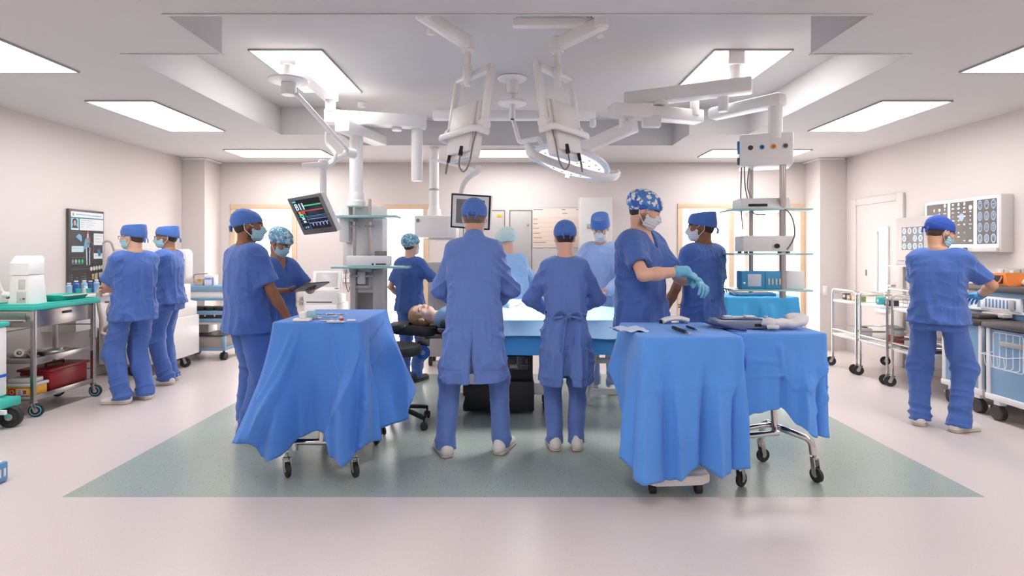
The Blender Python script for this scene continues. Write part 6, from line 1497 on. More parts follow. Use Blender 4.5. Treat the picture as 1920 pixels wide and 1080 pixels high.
bm = nb(); prism(bm, [(-.13, 0), (-.13, .14), (-.10, .165), (.06, .165), (.14, .10), (.14, .0)], .235, dm @ Matrix(((0, 0, 1, -.118), (-1, 0, 0, 0), (0, 1, 0, .252), (0, 0, 0, 1))), .012)
bmesh.ops.transform(bm, matrix=dm @ Matrix.Rotation(0, 4, 'Z') @ dm.inverted(), verts=bm.verts); L_('hood', bm, mWhite, t)
bm = nb(); box(bm, (.03, -.137, .17), (.08, .012, .09), .004); box(bm, (.03, -.145, .06), (.11, .01, .10), .004); bmesh.ops.transform(bm, matrix=dm, verts=bm.verts); L_('front_recess', bm, M('device_recess', 'd3cecb', .4), t)
bm = nb(); cyl(bm, dm @ Vector((.06, -.149, .05)), dm @ Vector((.06, -.155, .05)), .009); L_('red_button', bm, M('button_brown', '8f4a42', .4), t)
bm = nb(); box(bm, (.02, -.15, .045), (.006, .004, .022)); bmesh.ops.transform(bm, matrix=dm, verts=bm.verts); L_('indicator', bm, M('indicator_teal', '4fa7a0', .4), t)
bm = nb(); tube(bm, smooth_path([dm @ Vector(q) for q in ((-.26, -.12, .22), (-.23, -.12, .16), (-.20, -.12, .11), (-.16, -.12, .10))], 5), .012, 8); cyl(bm, dm @ Vector((-.20, -.13, .085)), dm @ Vector((-.10, -.13, .085)), .026, bev=.01); L_('handset', bm, mWhite, t)
bm = nb(); box(bm, dm @ Vector((-.125, -.13, .065)), (.03, .03, .025), .004); L_('handset_grip', bm, mBlack, t)
t = thing('wash_tray', 'shallow teal tray on the steel trolley behind the white device', 'tray', (-4.2, 5.18, .948))
bm = nb(); prev = None
for hx, hy, z in ((.12, .12, .0), (.145, .15, .045), (.15, .155, .052), (.14, .145, .052), (.115, .115, .008)):
    r_ = ring(bm, [(-4.20 + p[0], 5.20 + p[1], .95 + z) for p in rrect(hx * 2, hy * 2, .06, 5)])
    if prev: bridge(bm, prev, r_)
    else: bm.faces.new(r_[::-1])
    prev = r_
bm.faces.new(prev); L_('basin', bm, mTeal, t)
bm = nb(); bb(bm, (-4.09, 5.04, .995), (-4.03, 5.36, 1.003), .003); L_('lip', bm, M('lip_cream', 'd8c3b4', .4), t)
t = thing('tap', 'small curved steel tap at the back of the teal tray', 'tap', (-4.33, 5.12, .948)); bm = nb(); tube(bm, fillet([(-4.36, 5.06, .95), (-4.36, 5.06, 1.06), (-4.33, 5.06, 1.075), (-4.33, 5.06, 1.04)], .015), .009, 8); L_('spout', bm, mSteel, t)
for k, (x, y, lb) in enumerate(((-4.14, 5.30, 'left of the two small teal cups on the tray edge'), (-4.06, 5.32, 'right of the two small teal cups on the tray edge'))):
    t = thing('cup', lb, 'cup', (x, y, 1.003), 0, 'teal cups on the tray'); bm = nb(); lathe(bm, [(0, 0), (.016, 0), (.022, .035), (.026, .045), (.022, .045), (.014, .006), (0, .006)], Matrix.Identity(4), 16); obj('body', bm, mTeal, t)
# middle and bottom shelves
for k, (x, y, lb) in enumerate(((-4.28, 4.86, 'steel kidney dish at the near end of the middle trolley shelf'), (-4.17, 5.02, 'steel kidney dish leaning over the middle of the middle shelf'))):
    t = thing('kidney_dish', lb, 'dish', (x, y, .475), .9 + k * .3, 'kidney dishes on the trolley'); bm = nb()
    shp = [(.13 * math.cos(a), .065 * math.sin(a) - .035 * (1 - (math.cos(a)) ** 2)) for a in np.linspace(0, 2 * PI, 28, endpoint=False)]; prev = None
    for sc__, z in ((.7, 0), (.98, .04), (1.04, .042), (.95, .038), (.66, .003)):
        r_ = ring(bm, [(p[0] * sc__, p[1] * sc__, z) for p in shp])
        if prev: bridge(bm, prev, r_)
        else: bm.faces.new(r_[::-1])
        prev = r_
    bm.faces.new(prev); obj('bowl', bm, mSteel, t)
for k, (y, lb, c) in enumerate(((4.775, 'white tape roll inside the near kidney dish', 'e3dcd6'), (4.82, 'tan tape roll beside the white one on the middle shelf', 'b58f7c'))):
    t = thing('tape_roll', lb, 'tape roll', (-4.24 + k * .07, y, .50)); bm = nb(); lathe(bm, [(.018, -.014), (.034, -.014), (.034, .014), (.018, .014), (.018, -.014)], Matrix.Translation((0, 0, .03)) @ Matrix.Rotation(PI / 2, 4, 'X') @ Matrix.Rotation(.5, 4, 'Y'), 24, caps=False); obj('roll', bm, M('tape_%d' % k, c, .6), t)
    bm = nb(); lathe(bm, [(.013, -.014), (.0175, -.014), (.0175, .014), (.013, .014), (.013, -.014)], Matrix.Translation((0, 0, .03)) @ Matrix.Rotation(PI / 2, 4, 'X') @ Matrix.Rotation(.5, 4, 'Y'), 24, caps=False); obj('core', bm, M('tape_core', '5a3d38', .6), t)
t = thing('case', 'dark red plastic case on the bottom shelf of the steel trolley', 'case', (-4.22, 5.12, .158)); mRed = M('case_red', '94262b', .35, var=.06)
bm = nb(); bb(bm, (-4.36, 4.90, .158), (-4.08, 5.34, .345), .025); L_('body', bm, mRed, t); bm = nb(); bb(bm, (-4.37, 4.885, .335), (-4.07, 5.355, .362), .01); L_('lid', bm, mRed, t)
bm = nb(); tube(bm, fillet([(-4.22, 5.02, .36), (-4.22, 5.02, .385), (-4.22, 5.22, .385), (-4.22, 5.22, .36)], .015), .011, 8); L_('handle', bm, M('handle_dark_red', '6a1a20', .4), t)
t = thing('sharps_box', 'yellow sharps box with a clear lid beside the red case', 'sharps box', (-4.2, 4.79, .158))
bm = nb(); bb(bm, (-4.33, 4.715, .158), (-4.08, 4.87, .25), .008); L_('box', bm, M('sharps_yellow', 'f0b52e', .4), t); bm = nb(); bb(bm, (-4.34, 4.705, .25), (-4.07, 4.88, .275), .006); bb(bm, (-4.31, 4.73, .275), (-4.10, 4.86, .315), .012); L_('lid', bm, M('lid_clear', 'c9c6c4', .2, var=.05), t)
bm = nb(); bb(bm, (-4.28, 4.712, .175), (-4.22, 4.7155, .235)); lb_ = L_('red_sign', bm, M('sign_red', 'd5402c', .4), t); bm = nb(); tube(bm, [(-4.25 + .017 * math.cos(a), 4.711, .205 + .017 * math.sin(a)) for a in np.linspace(0, 6.28, 16, endpoint=False)], .002, 5, closed=True); L_('sign_circle', bm, M('sign_cream', 'f3e2c4', .4), lb_)
bm = nb(); bb(bm, (-4.21, 4.712, .18), (-4.12, 4.7155, .23)); L_('label', bm, mPaper, t); bm = nb()
for k in range(3): bb(bm, (-4.20, 4.710, .19 + k * .013), (-4.17, 4.7125, .194 + k * .013))
bb(bm, (-4.155, 4.710, .19), (-4.125, 4.7125, .222)); L_('label_print', bm, M('print_red', 'c9483c', .4), t)
# blue bottles standing on the machine counter
CT = thing('side_counter', 'narrow white counter at the left wall, behind the steel trolley', 'counter', (-4.5, 5.75, 0))
bm = nb(); bb(bm, (-4.69, 5.50, .935), (-4.30, 6.05, .965), .006); L_('worktop', bm, mWhite2, CT); bm = nb(); bb(bm, (-4.69, 5.52, .60), (-4.34, 6.03, .935), .006); L_('cabinet', bm, mWhite2, CT)
for k, (x, y, h, c, lb) in enumerate(((-4.44, 5.56, .11, '9fc0dc', 'pale blue bottle at the left of the row on the counter'), (-4.40, 5.60, .13, '2f62b0', 'tallest deep blue bottle on the counter'), (-4.38, 5.68, .13, '8fb5da', 'light blue bottle right of the deep blue one'), (-4.40, 5.79, .12, '3f5f8c', 'slate blue bottle on the counter'), (-4.36, 5.82, .13, '8db2dc', 'pale blue bottle at the right end of the row'), (-4.35, 5.66, .07, 'd9dfe2', 'small white pointed bottle in front of the row'))):
    t = thing('bottle', lb, 'bottle', (x, y, .966), 0, 'bottles on the side counter'); bm = nb(); lathe(bm, [(0, 0), (.026, 0), (.027, .01), (.027, h * .82), (.016, h * .93), (.016, h)], Matrix.Identity(4), 18); obj('body', bm, M('bottle_c%d' % k, c, .2, var=.03), t); bm = nb(); cyl(bm, (0, 0, h), (0, 0, h + .012), .017, seg=14); obj('lid', bm, mWhite, t)
t = thing('breathing_hoses', 'looped grey breathing hoses hanging at the left wall behind the trolley', 'hose', (-4.3, 5.75, .6))
bm = nb(); tube(bm, smooth_path([at(196, 548, 5.6), at(186, 546, 5.55), at(184, 565, 5.55), at(190, 600, 5.55), at(190, 622, 5.55), at(200, 628, 5.55), at(222, 632, 5.6)], 7), .018, 10); L_('hose', bm, M('hose_cream', 'd3c4bb', .5), t)
bm = nb(); tube(bm, smooth_path([at(208, 566, 5.65), at(202, 585, 5.62), at(206, 606, 5.62), at(196, 618, 5.6), at(192, 632, 5.6), at(198, 644, 5.6), at(206, 634, 5.6), at(208, 612, 5.6), at(202, 596, 5.6)], 7), .015, 10); L_('hose', bm, mGrey, t)
bm = nb(); tube(bm, [at(189, 552, 5.58) + Vector((.10 * math.cos(a) * .6 + .05, 0, .06 * math.sin(a))) for a in np.linspace(-.3, 3.6, 16)], .022, 10); L_('mask_cuff', bm, M('cuff_pink', 'd9b9ac', .5), t)
bm = nb(); box(bm, at(175, 623, 5.75), (.07, .02, .11), .004); L_('wall_bracket', bm, mGrey, t); bm = nb(); beam(bm, at(198, 566, 5.66), at(212, 566, 5.66), .03, .02, .003); L_('hook', bm, mMid, t)
# ---- big white machine behind the two watchers
BM = thing('treatment_machine', 'large white wheeled machine behind the two people watching the display', 'medical machine', (-4.2, 6.6, 0))
bm = nb(); bb(bm, (-4.64, 6.22, .13), (-3.93, 6.98, .62), .02); L_('body', bm, mWhite, BM)
bm = nb(); prism(bm, [(6.22, .62), (6.98, .62), (6.98, .78), (6.6, .86), (6.22, .70)], .60, Matrix(((0, 0, 1, -4.56), (1, 0, 0, 0), (0, 1, 0, 0), (0, 0, 0, 1))), .012); L_('sloped_top', bm, mWhite, BM)
bm = nb(); bb(bm, (-4.5, 6.62, .62), (-4.02, 6.95, 1.0), .015); L_('console', bm, mWhite, BM)
bm = nb(); bb(bm, (-4.12, 6.61, .85), (-4.09, 6.62, .93)); bb(bm, (-4.06, 6.61, .86), (-4.045, 6.62, .92)); L_('console_label', bm, M('label_blue', '5f9fc8', .4), BM)
bm = nb(); bb(bm, (-4.62, 6.40, 1.0), (-4.35, 6.80, 1.12), .02); L_('neck', bm, mWhite2, BM)
bm = nb(); prism(bm, rrect(.86, .36, .05, 5), .14, Matrix.Translation((-4.20, 6.55, 1.25)) @ Matrix.Rotation(PI / 2, 4, 'X'), .012); L_('display_housing', bm, mWhite2, BM)
bm = nb(); bb(bm, (-4.16, 6.40, 1.36), (-4.04, 6.412, 1.39), .003); L_('vent_slot', bm, mMid, BM)
bm = nb(); cyl(bm, (-4.48, 6.5, 1.3), (-4.48, 6.5, 1.68), .05, .065); L_('canister', bm, mWhite2, BM)
bm = nb(); tube(bm, fillet([at(195, 515, 6.0), at(194, 452, 6.0), at(208, 452, 6.0), at(214, 470, 6.05)], .05), .012, 8); L_('drip_arm', bm, mGrey, BM)
bm = nb(); box(bm, at(206, 495, 6.05), (.05, .05, .10), .01); box(bm, at(195, 515, 6.0), (.08, .05, .05), .006); L_('drip_clamp', bm, mGrey, BM)
for x, y in ((-3.98, 6.72), (-4.30, 6.26), (-4.58, 6.9)): caster(x, y, BM, .058, .3, zt=.16)
bm = nb(); bb(bm, (-3.95, 6.30, .14), (-3.925, 6.40, .58), .004); L_('blue_side_panel', bm, M('panel_teal_grey', '8fb0b8', .4), BM)
bm = nb(); lathe(bm, [(0, 0), (.02, 0), (.02, .003), (0, .003)], Matrix.Translation((-4.04, 6.40, .775)) @ Matrix.Rotation(.5, 4, 'X'), 14); L_('key_hole', bm, mMid, BM)
# ---- blue shelf trolley by the pillar
BT = thing('shelf_trolley', 'blue and white shelf trolley with black bins before the left pillar', 'trolley', (-4.1, 7.4, 0)); mShB = M('shelf_blue', '7fa6c4', .4, var=.03)
bx0, bx1, by0, by1 = -4.48, -3.70, 7.20, 7.62
for nm, z, h in (('top_shelf', .885, .07), ('shelf', .765, .035)):
    bm = nb(); bb(bm, (bx0, by0, z), (bx1, by1, z + h), .006); L_(nm, bm, mShB, BT)
bm = nb(); bb(bm, (bx0 + .02, by0 + .02, .80), (bx1 - .02, by1, .885), .004); L_('back_panel', bm, mWhite2, BT)
for x in (bx0 + .02, bx1 - .02):
    bm = nb(); bb(bm, (x - .015, by1 - .05, .15), (x + .015, by1 - .02, .90), .003); L_('upright', bm, mWhite2, BT)
for z in (.615, .515):
    bm = nb(); bb(bm, (bx0 + .10, by0 - .02, z - .025), (bx1, by1, z + .02), .006); sh_ = L_('bin_shelf', bm, mShB, BT)
    for k in range(5):
        bm = nb(); x = bx0 + .13 + k * .125; bb(bm, (x, by0 - .012, z + .02), (x + .105, by0 + .20, z + .065), .01); L_('bin', bm, mBlack, sh_)
    bm = nb(); bb(bm, (bx0 + .1, by0 - .0, z - .06), (bx1, by1, z - .025), .004); L_('shelf_edge', bm, mWhite2, sh_)
bm = nb(); bb(bm, (-4.4, by0 + .2, .2), (-4.05, by1, .44), .005); L_('column_box', bm, mWhite2, BT)
bm = nb(); bb(bm, (bx0 + .14, by0 - .06, .165), (bx1 - .02, by1, .31), .006); L_('drawer', bm, M('drawer_taupe', 'a59b93', .6, bump=.05), BT); bm = nb(); bb(bm, (bx0 + .13, by0 - .07, .31), (bx1, by1, .322)); L_('drawer_rim', bm, mBlack, BT)
bm = nb(); bb(bm, (bx0 + .10, by0 - .07, .125), (bx1 + .01, by1, .165), .006); bb(bm, (bx1 - .03, by0 - .075, .165), (bx1 + .01, by0 - .03, .31), .004); L_('base', bm, mShB, BT)
for x, y in ((-3.73, 7.18), (-4.3, 7.18), (-3.73, 7.58), (-4.3, 7.58)):
    bm = nb()
    for s in (-1, 1): cyl(bm, (x + s * .022 - .012, y, .05), (x + s * .022 + .012, y, .05), .049, bev=.004)
    cyl(bm, (x - .03, y, .05), (x + .03, y, .05), .012); cyl(bm, (x, y, .06), (x, y, .13), .012); L_('caster', bm, mRubber, BT)
t = thing('specimen_jar', 'clear handled box with orange contents on the blue shelf trolley', 'box', (-4.12, 7.35, .956)); bm = nb(); bb(bm, (-4.19, 7.3, .956), (-4.07, 7.42, 1.05), .008); L_('box', bm, M('jar_taupe', 'cdbfb8', .2), t); bm = nb(); box(bm, (-4.11, 7.295, 1.03), (.05, .012, .035), .004); L_('orange_content', bm, M('content_orange', 'f0a020', .4), t)
bm = nb(); tube(bm, fillet([(-4.22, 7.36, .98), (-4.22, 7.36, 1.10), (-4.04, 7.36, 1.11)], .03), .007, 6); L_('handle', bm, mMid, t)
t = thing('glove_box', 'white and blue carton beside the clear box on the blue shelf trolley', 'carton', (-4.0, 7.35, .956)); bm = nb(); bb(bm, (-4.05, 7.3, .956), (-3.92, 7.4, 1.09), .005); L_('carton', bm, mWhite, t); bm = nb(); bb(bm, (-4.05, 7.296, 1.03), (-3.96, 7.30, 1.06)); bb(bm, (-3.95, 7.296, .96), (-3.925, 7.30, 1.06)); L_('blue_print', bm, M('print_blue', '8fa8e8', .4), t)
# ---- teal-lidded cart at the left frame edge, and the blue crate
TC = thing('waste_cart', 'white cart with a teal lid cut off by the left frame edge', 'cart', (-4.3, 4.2, 0))
bm = nb(); bb(bm, (-4.62, 3.95, .25), (-4.06, 4.46, .80), .012); L_('body', bm, mWhite, TC); bm = nb(); bb(bm, (-4.63, 3.93, .80), (-4.05, 4.48, .84), .012); L_('lid', bm, mTeal, TC)
bm = nb(); bb(bm, (-4.059, 3.96, .40), (-4.056, 4.455, .422)); bb(bm, (-4.61, 4.459, .40), (-4.06, 4.463, .422)); L_('blue_stripe', bm, M('stripe_blue', '2a5fd0', .4), TC)
bm = nb(); bb(bm, (-4.64, 3.92, .165), (-3.98, 4.50, .235), .01); L_('base', bm, mTeal, TC)
for x, y in ((-4.03, 4.42), (-4.03, 4.0), (-4.55, 4.42)):
    k = caster(x, y, TC, .085, .2, zt=.17, m2=mTeal, w=.05)
bm = nb(); bb(bm, (-4.0, 4.31, .13), (-3.94, 4.33, .165), .003); L_('wheel_tag', bm, mWhite, TC)
t = thing('crate', 'blue slotted plastic crate on the floor at the lower left frame edge', 'crate', (-3.3, 3.05, 0)); bm = nb(); bb(bm, (-3.55, 2.75, .0), (-3.085, 3.40, .122), .012); L_('tub', bm, M('crate_blue', '5f9ccf', .4, var=.03), t)
bm = nb(); bb(bm, (-3.53, 2.77, .121), (-3.10, 3.38, .126), .002); L_('rim', bm, mWhite, t)
for k in range(6):
    bm = nb(); bb(bm, (-3.086, 3.365 - k * .032, .035), (-3.082, 3.38 - k * .032, .085), .002); L_('slot', bm, mWhite, t)

# ================================================================= back wall
t = thing('control_panel', 'grey wall panel with two framed metal doors behind the operating team', 'panel', (-.2, YB, 1.6)); kx = lambda px: gx(px, YB - .03); kz = lambda py: CZ - (py - HY) * (YB - .03) / F
bm = nb(); bb(bm, (kx(862), YB - .03, kz(522)), (kx(1092), YB - .001, kz(388)), .004); L_('back_plate', bm, M('panel_light', 'c9c5c3', .45), t)
for a, b in ((868, 947), (955, 998)):
    bm = nb(); bb(bm, (kx(a), YB - .034, kz(510)), (kx(b), YB - .03, kz(394))); L_('door_frame', bm, M('panel_line', '77726f', .5), t)
    bm = nb(); bb(bm, (kx(a) + .014, YB - .040, kz(509)), (kx(b) - .014, YB - .032, kz(396)), .002); L_('door', bm, M('panel_door', 'bfbbb9', .4, .2), t)
for a, b, c, d in ((932, 941, 402, 407), (914, 918, 407, 413)):
    bm = nb(); bb(bm, (kx(a), YB - .046, kz(d)), (kx(b), YB - .038, kz(c)), .002); L_('yellow_sticker', bm, M('sticker_yellow', 'e8c22c', .4), t)
bm = nb(); bb(bm, (kx(915), YB - .045, kz(421)), (kx(920), YB - .038, kz(413)), .002); bm2 = L_('blue_sticker', bm, M('sticker_blue', '7fb8de', .4), t)
bm = nb(); cyl(bm, (kx(990), YB - .055, kz(422)), (kx(990), YB - .038, kz(422)), .012); L_('latch', bm, mSteel, t)
t = thing('planner_chart', 'beige planner chart with ruled rows on the back wall', 'chart', (.6, YB - .03, 1.7)); mCh = M('chart_beige', 'ead6c6', .7, var=.02); mCh2 = M('chart_pale', 'ece0d6', .7, var=.02)
bm = nb(); bb(bm, (kx(999), YB - .038, kz(464)), (kx(1089), YB - .0305, kz(391)), .001); L_('sheet', bm, mCh, t); bm = nb(); bb(bm, (kx(999), YB - .040, kz(408)), (kx(1089), YB - .037, kz(391))); L_('heading', bm, mCh2, t)
bm = nb()
for k in range(6): bb(bm, (kx(999), YB - .0395, kz(417 + k * 8.6) - .002), (kx(1089), YB - .0375, kz(417 + k * 8.6) + .002))
L_('rule_lines', bm, M('chart_line', 'd2b8a8', .7), t); bm = nb()
for k, w_ in enumerate((8, 8, 11, 13, 16, 24)): bb(bm, (kx(1000), YB - .041, kz(411 + k * 8.7) - .004), (kx(1000 + w_), YB - .0385, kz(411 + k * 8.7) + .004))
bb(bm, (kx(1000), YB - .042, kz(393.5)), (kx(1018), YB - .039, kz(392.3))); bb(bm, (kx(1053), YB - .042, kz(393.5)), (kx(1060), YB - .039, kz(392.3))); bb(bm, (kx(1080), YB - .042, kz(393.5)), (kx(1087), YB - .039, kz(392.3))); bb(bm, (kx(1054), YB - .042, kz(401)), (kx(1064), YB - .039, kz(399.8)))
L_('print_lines', bm, M('chart_print', '8f7a70', .7), t)
t = thing('wall_cabinet', 'white wall cabinet on the back wall right of the planner chart', 'cabinet', (1.25, YB, 1.7)); bm = nb(); bb(bm, (gx(1088, 8.0), 8.0, CZ - (520 - HY) * 8.0 / F), (gx(1148, 8.0), YB, CZ - (370 - HY) * 8.0 / F), .006); L_('body', bm, M('cabinet_white', 'dedcda', .4), t)
bm = nb(); bb(bm, (gx(1100, 8), 7.985, CZ - (428 - HY) * 8 / F), (gx(1114, 8), 8.0, CZ - (420 - HY) * 8 / F), .003); L_('handle_recess', bm, mGrey, t)
t = thing('socket_rail', 'small grey socket rail on the back wall left of the glass-shelf tower', 'socket rail', (-2.5, YB, .97)); bm = nb(); bb(bm, (-2.62, YB - .03, .935), (-2.36, YB, 1.01), .004); L_('rail', bm, mGrey, t)
for k in range(5): bm = nb(); bb(bm, (-2.605 + k * .05, YB - .038, .945), (-2.568 + k * .05, YB - .03, 1.0), .003); L_('socket', bm, mWhite2, t)
t = thing('light_switch', 'white switch plate on the right pillar', 'switch', (4.4, 7.86, 1.0)); bm = nb(); bb(bm, (4.40, 7.858, .78), (4.47, 7.869, .92), .003); L_('plate', bm, mWhite2, t); bm = nb(); bb(bm, (4.415, 7.853, .82), (4.455, 7.859, .88), .002); L_('rocker', bm, mWhite, t)

# ================================================================= right wall side
def steel_cart(y0, y1, label, x0=3.95, x1=4.62, h=.945):
    t = thing('steel_cart', label, 'trolley', ((x0 + x1) / 2, (y0 + y1) / 2, 0), 0, 'steel wheeled carts by the right wall')
    for x in (x0, x1):
        bm = nb(); tube(bm, fillet([(x, y0, .12), (x, y0, h), (x, y1, h), (x, y1, .12)], .05), .0125, 10); L_('end_frame', bm, mChrome, t)
        for z in (.455, .40): bm = nb(); tube(bm, [(x, y0, z), (x, y1, z)], .010, 8); L_('cross_bar', bm, mChrome, t)
    for z in (.79, .375):
        bm = nb(); bb(bm, (x0 - .005, y0 + .012, z), (x1, y1 - .012, z + .03), .004); L_('shelf', bm, mWhite2, t)
        for y in (y0, y1): bm = nb(); tube(bm, [(x0, y, z + .11), (x1, y, z + .11)], .007, 8); L_('guard_rail', bm, mChrome, t)
    for x in (x0, x1):
        for y in (y0, y1): caster(x, y, t, .055, 2.6, zt=.135)
    return t
steel_cart(6.36, 6.83, 'furthest of the three steel carts, nearest the right pillar'); steel_cart(5.84, 6.29, 'middle one of the three steel carts by the right wall'); steel_cart(5.30, 5.76, 'nearest of the three steel carts, behind the blue-gloved man')
def carton(x, y, z, sx, sy, sz, c, nm, lb, c2='e9e4df', group='packs on the steel carts'):
    t = thing(nm, lb, 'pack', (x, y, z), 0, group); bm = nb(); box(bm, (0, 0, sz / 2), (sx, sy, sz), .004); obj('carton', bm, M('pack_' + c, c, .5), t); bm = nb(); box(bm, (0, -sy * .05, sz * .55), (sx * 1.01, sy * .6, sz * .4), .001); obj('carton_label', bm, M('pack_' + c2, c2, .5), t)
zc = .822
carton(4.05, 6.72, zc, .06, .07, .075, '5f4a44', 'medicine_pack', 'dark brown medicine pack, leftmost on the far steel cart'); carton(4.05, 6.63, zc, .06, .07, .06, 'b59a90', 'medicine_pack', 'taupe medicine pack beside the brown one on the far cart'); carton(4.05, 6.53, zc, .06, .08, .06, 'e8c87a', 'medicine_pack', 'pale yellow medicine pack on the far steel cart')
carton(4.05, 6.42, zc, .06, .06, .07, '9fb86a', 'medicine_pack', 'olive green medicine pack on the far steel cart'); carton(4.12, 6.20, zc, .06, .09, .08, '7fbf86', 'medicine_pack', 'green medicine pack, leftmost on the middle steel cart'); carton(4.05, 6.10, zc, .06, .05, .075, '3fb6c6', 'medicine_pack', 'turquoise medicine pack on the middle steel cart')
carton(4.12, 6.02, zc, .10, .09, .05, 'e6e2df', 'medicine_pack', 'white medicine pack on the middle steel cart'); carton(4.05, 5.92, zc, .10, .09, .06, '3c3c40', 'medicine_pack', 'black pack at the right end of the middle steel cart')
t = thing('gauze_pack', 'white gauze pack with a red mark on the lower shelf of the far cart', 'pack', (4.15, 6.55, .405)); bm = nb(); box(bm, (0, 0, .05), (.14, .14, .10), .02); obj('wrapper', bm, mWhite2, t); bm = nb(); box(bm, (-.071, 0, .06), (.004, .05, .03)); obj('red_mark', bm, M('vial_red', 'd1352c', .5), t); bm = nb(); box(bm, (0, 0, .105), (.06, .08, .02), .006); obj('dark_top', bm, mMid, t)
for k, (x, y, lb) in enumerate(((4.12, 6.0, 'clear jar with a red label, left of two on the middle cart lower shelf'), (4.10, 5.9, 'clear jar with a red label, right of two on the middle cart lower shelf'))):
    t = thing('jar', lb, 'jar', (x, y, .406), 0, 'red-labelled jars'); bm = nb(); lathe(bm, [(0, 0), (.055, 0), (.058, .01), (.058, .15), (.05, .165)], Matrix.Identity(4), 22); obj('glass', bm, M('jar_clear', 'c9c4c2', .15), t); bm = nb(); lathe(bm, [(.0585, .03), (.0592, .03), (.0592, .10), (.0585, .10)], Matrix.Identity(4), 22, caps=False); obj('red_band', bm, M('jar_red', 'cf4a30', .5), t); bm = nb(); cyl(bm, (0, 0, .165), (0, 0, .195), .056, bev=.004); obj('lid', bm, mGrey, t)
    bm = nb(); box(bm, (-.058, 0, .065), (.004, .03, .05)); obj('pale_label', bm, mPaper, t)
t = thing('instrument_basket', 'wire instrument basket on the nearest steel cart', 'basket', (4.2, 5.55, .822)); bm = nb()
for z in (0.004, .05, .09):
    tube(bm, [(-.18, -.15, z), (.18, -.15, z), (.18, .15, z), (-.18, .15, z)], .003, 5, closed=True)
for k in range(9): tube(bm, [(-.18 + k * .045, -.15, .09), (-.18 + k * .045, -.15, .004), (-.18 + k * .045, .15, .004), (-.18 + k * .045, .15, .09)], .002, 5)
obj('wire_basket', bm, mChrome, t)
t = thing('instrument_tray', 'dark tray of instruments on the lower shelf of the nearest steel cart', 'tray', (4.2, 5.55, .406)); bm = nb(); box(bm, (0, 0, .015), (.40, .34, .03), .006); obj('tray', bm, mDarkSteel, t); bm = nb(); tube(bm, [(-.15, -.1, .036), (.1, .05, .036)], .006, 6); tube(bm, [(-.15, .05, .036), (.05, -.08, .036)], .005, 6); obj('clamp_bundle', bm, mChrome, t)

# ---- light box with films, and grey board
lx = 4.63; LB = thing('xray_light_box', 'large white light box with three dark scan films on the right wall', 'light box', (XR, 5.75, 1.7)); ly0, ly1, lz0, lz1 = 5.25, 6.22, 1.445, 1.95
bm = nb(); bb(bm, (lx, ly0, lz0 - .05), (XR, ly1, lz1), .006); L_('housing', bm, M('box_grey', 'd6d2d0', .4), LB)
bm = nb(); bb(bm, (lx - .003, ly0 + .03, lz0 + .0), (lx + .001, ly1 - .01, lz1 - .01)); L_('lit_panel', bm, M('lit_white', 'f6f4f2', .4, var=0, emit='ffffff', es=.55), LB)
bm = nb(); bb(bm, (lx - .03, ly0 + .02, lz0 - .045), (lx, ly1, lz0 - .005), .006); L_('ledge', bm, M('box_grey', 'd6d2d0', .4), LB); bm = nb(); cyl(bm, (lx - .05, 5.62, lz0 - .022), (lx - .03, 5.62, lz0 - .022), .02); L_('switch_knob', bm, mDarkSteel, LB)
mFilm = M('film_dark', '6d6664', .25, var=.15, scale=30); mScan = M('scan_blue', 'a9bfd4', .4, var=.2, scale=60); mScanD = M('scan_inner', '6f7f8f', .4, var=.3, scale=70); mScanW = M('scan_white', 'dfe6ee', .4, var=.05)
def film(par, x, ya, yb, za, zb, rows, cols, kind, label):
    """film between ya (far) and yb (near); scans drawn as raised ovals"""
    f = thing('scan_film', label, 'film', (x, (ya + yb) / 2, za), 0, 'scan films on the right wall'); bm = nb(); bb(bm, (x - .0025, min(ya, yb), za), (x - .0005, max(ya, yb), zb)); L_('sheet', bm, mFilm, f)
    Wd = ya - yb; rnd = random.Random(kind)
    bmA, bmB, bmC = nb(), nb(), nb(); Mx = Matrix(((0, 0, -1, x - .002), (-1, 0, 0, 0), (0, 1, 0, 0), (0, 0, 0, 1)))
    for r in range(rows):
        for c in range(cols):
            cy = ya - Wd * (c + .5) / cols; cz = zb - (zb - za) * (r + .5) / rows; ry, rz = Wd / cols * .36, (zb - za) / rows * .42
            if kind == 3 or rnd.random() < .85:
                el = lambda s_: [(-(cy) + ry * s_ * math.cos(a), cz + rz * s_ * math.sin(a)) for a in np.linspace(0, 2 * PI, 20, endpoint=False)]
                prism(bmA, el(1.0), .001, Mx); prism(bmB, el(.80 if r < 3 else .66), .0015, Mx)
                for q in range(3): prism(bmC, [(-cy + ry * (rnd.uniform(-.4, .4) + .16 * math.cos(a)), cz + rz * (.35 * (q - 1) + .14 * math.sin(a))) for a in np.linspace(0, 2 * PI, 8, endpoint=False)], .002, Mx)
    L_('scan_outline', bmA, mScanW if kind != 3 else mScan, f); L_('scan_interior', bmB, mScanD if kind == 3 else mScan, f); L_('scan_detail', bmC, mScanD if kind != 3 else mScan, f)
    for name in ('scan_outline', 'scan_interior', 'scan_detail'):
        for ch in f.children:
            if ch.name.startswith(name): ch['kind'] = 'stuff'
    return f
film(LB, lx - .003, 5.52, 5.29, lz0 + .03, lz1 - .035, 4, 3, 3, 'film of twelve large skull scans at the near end of the light box')
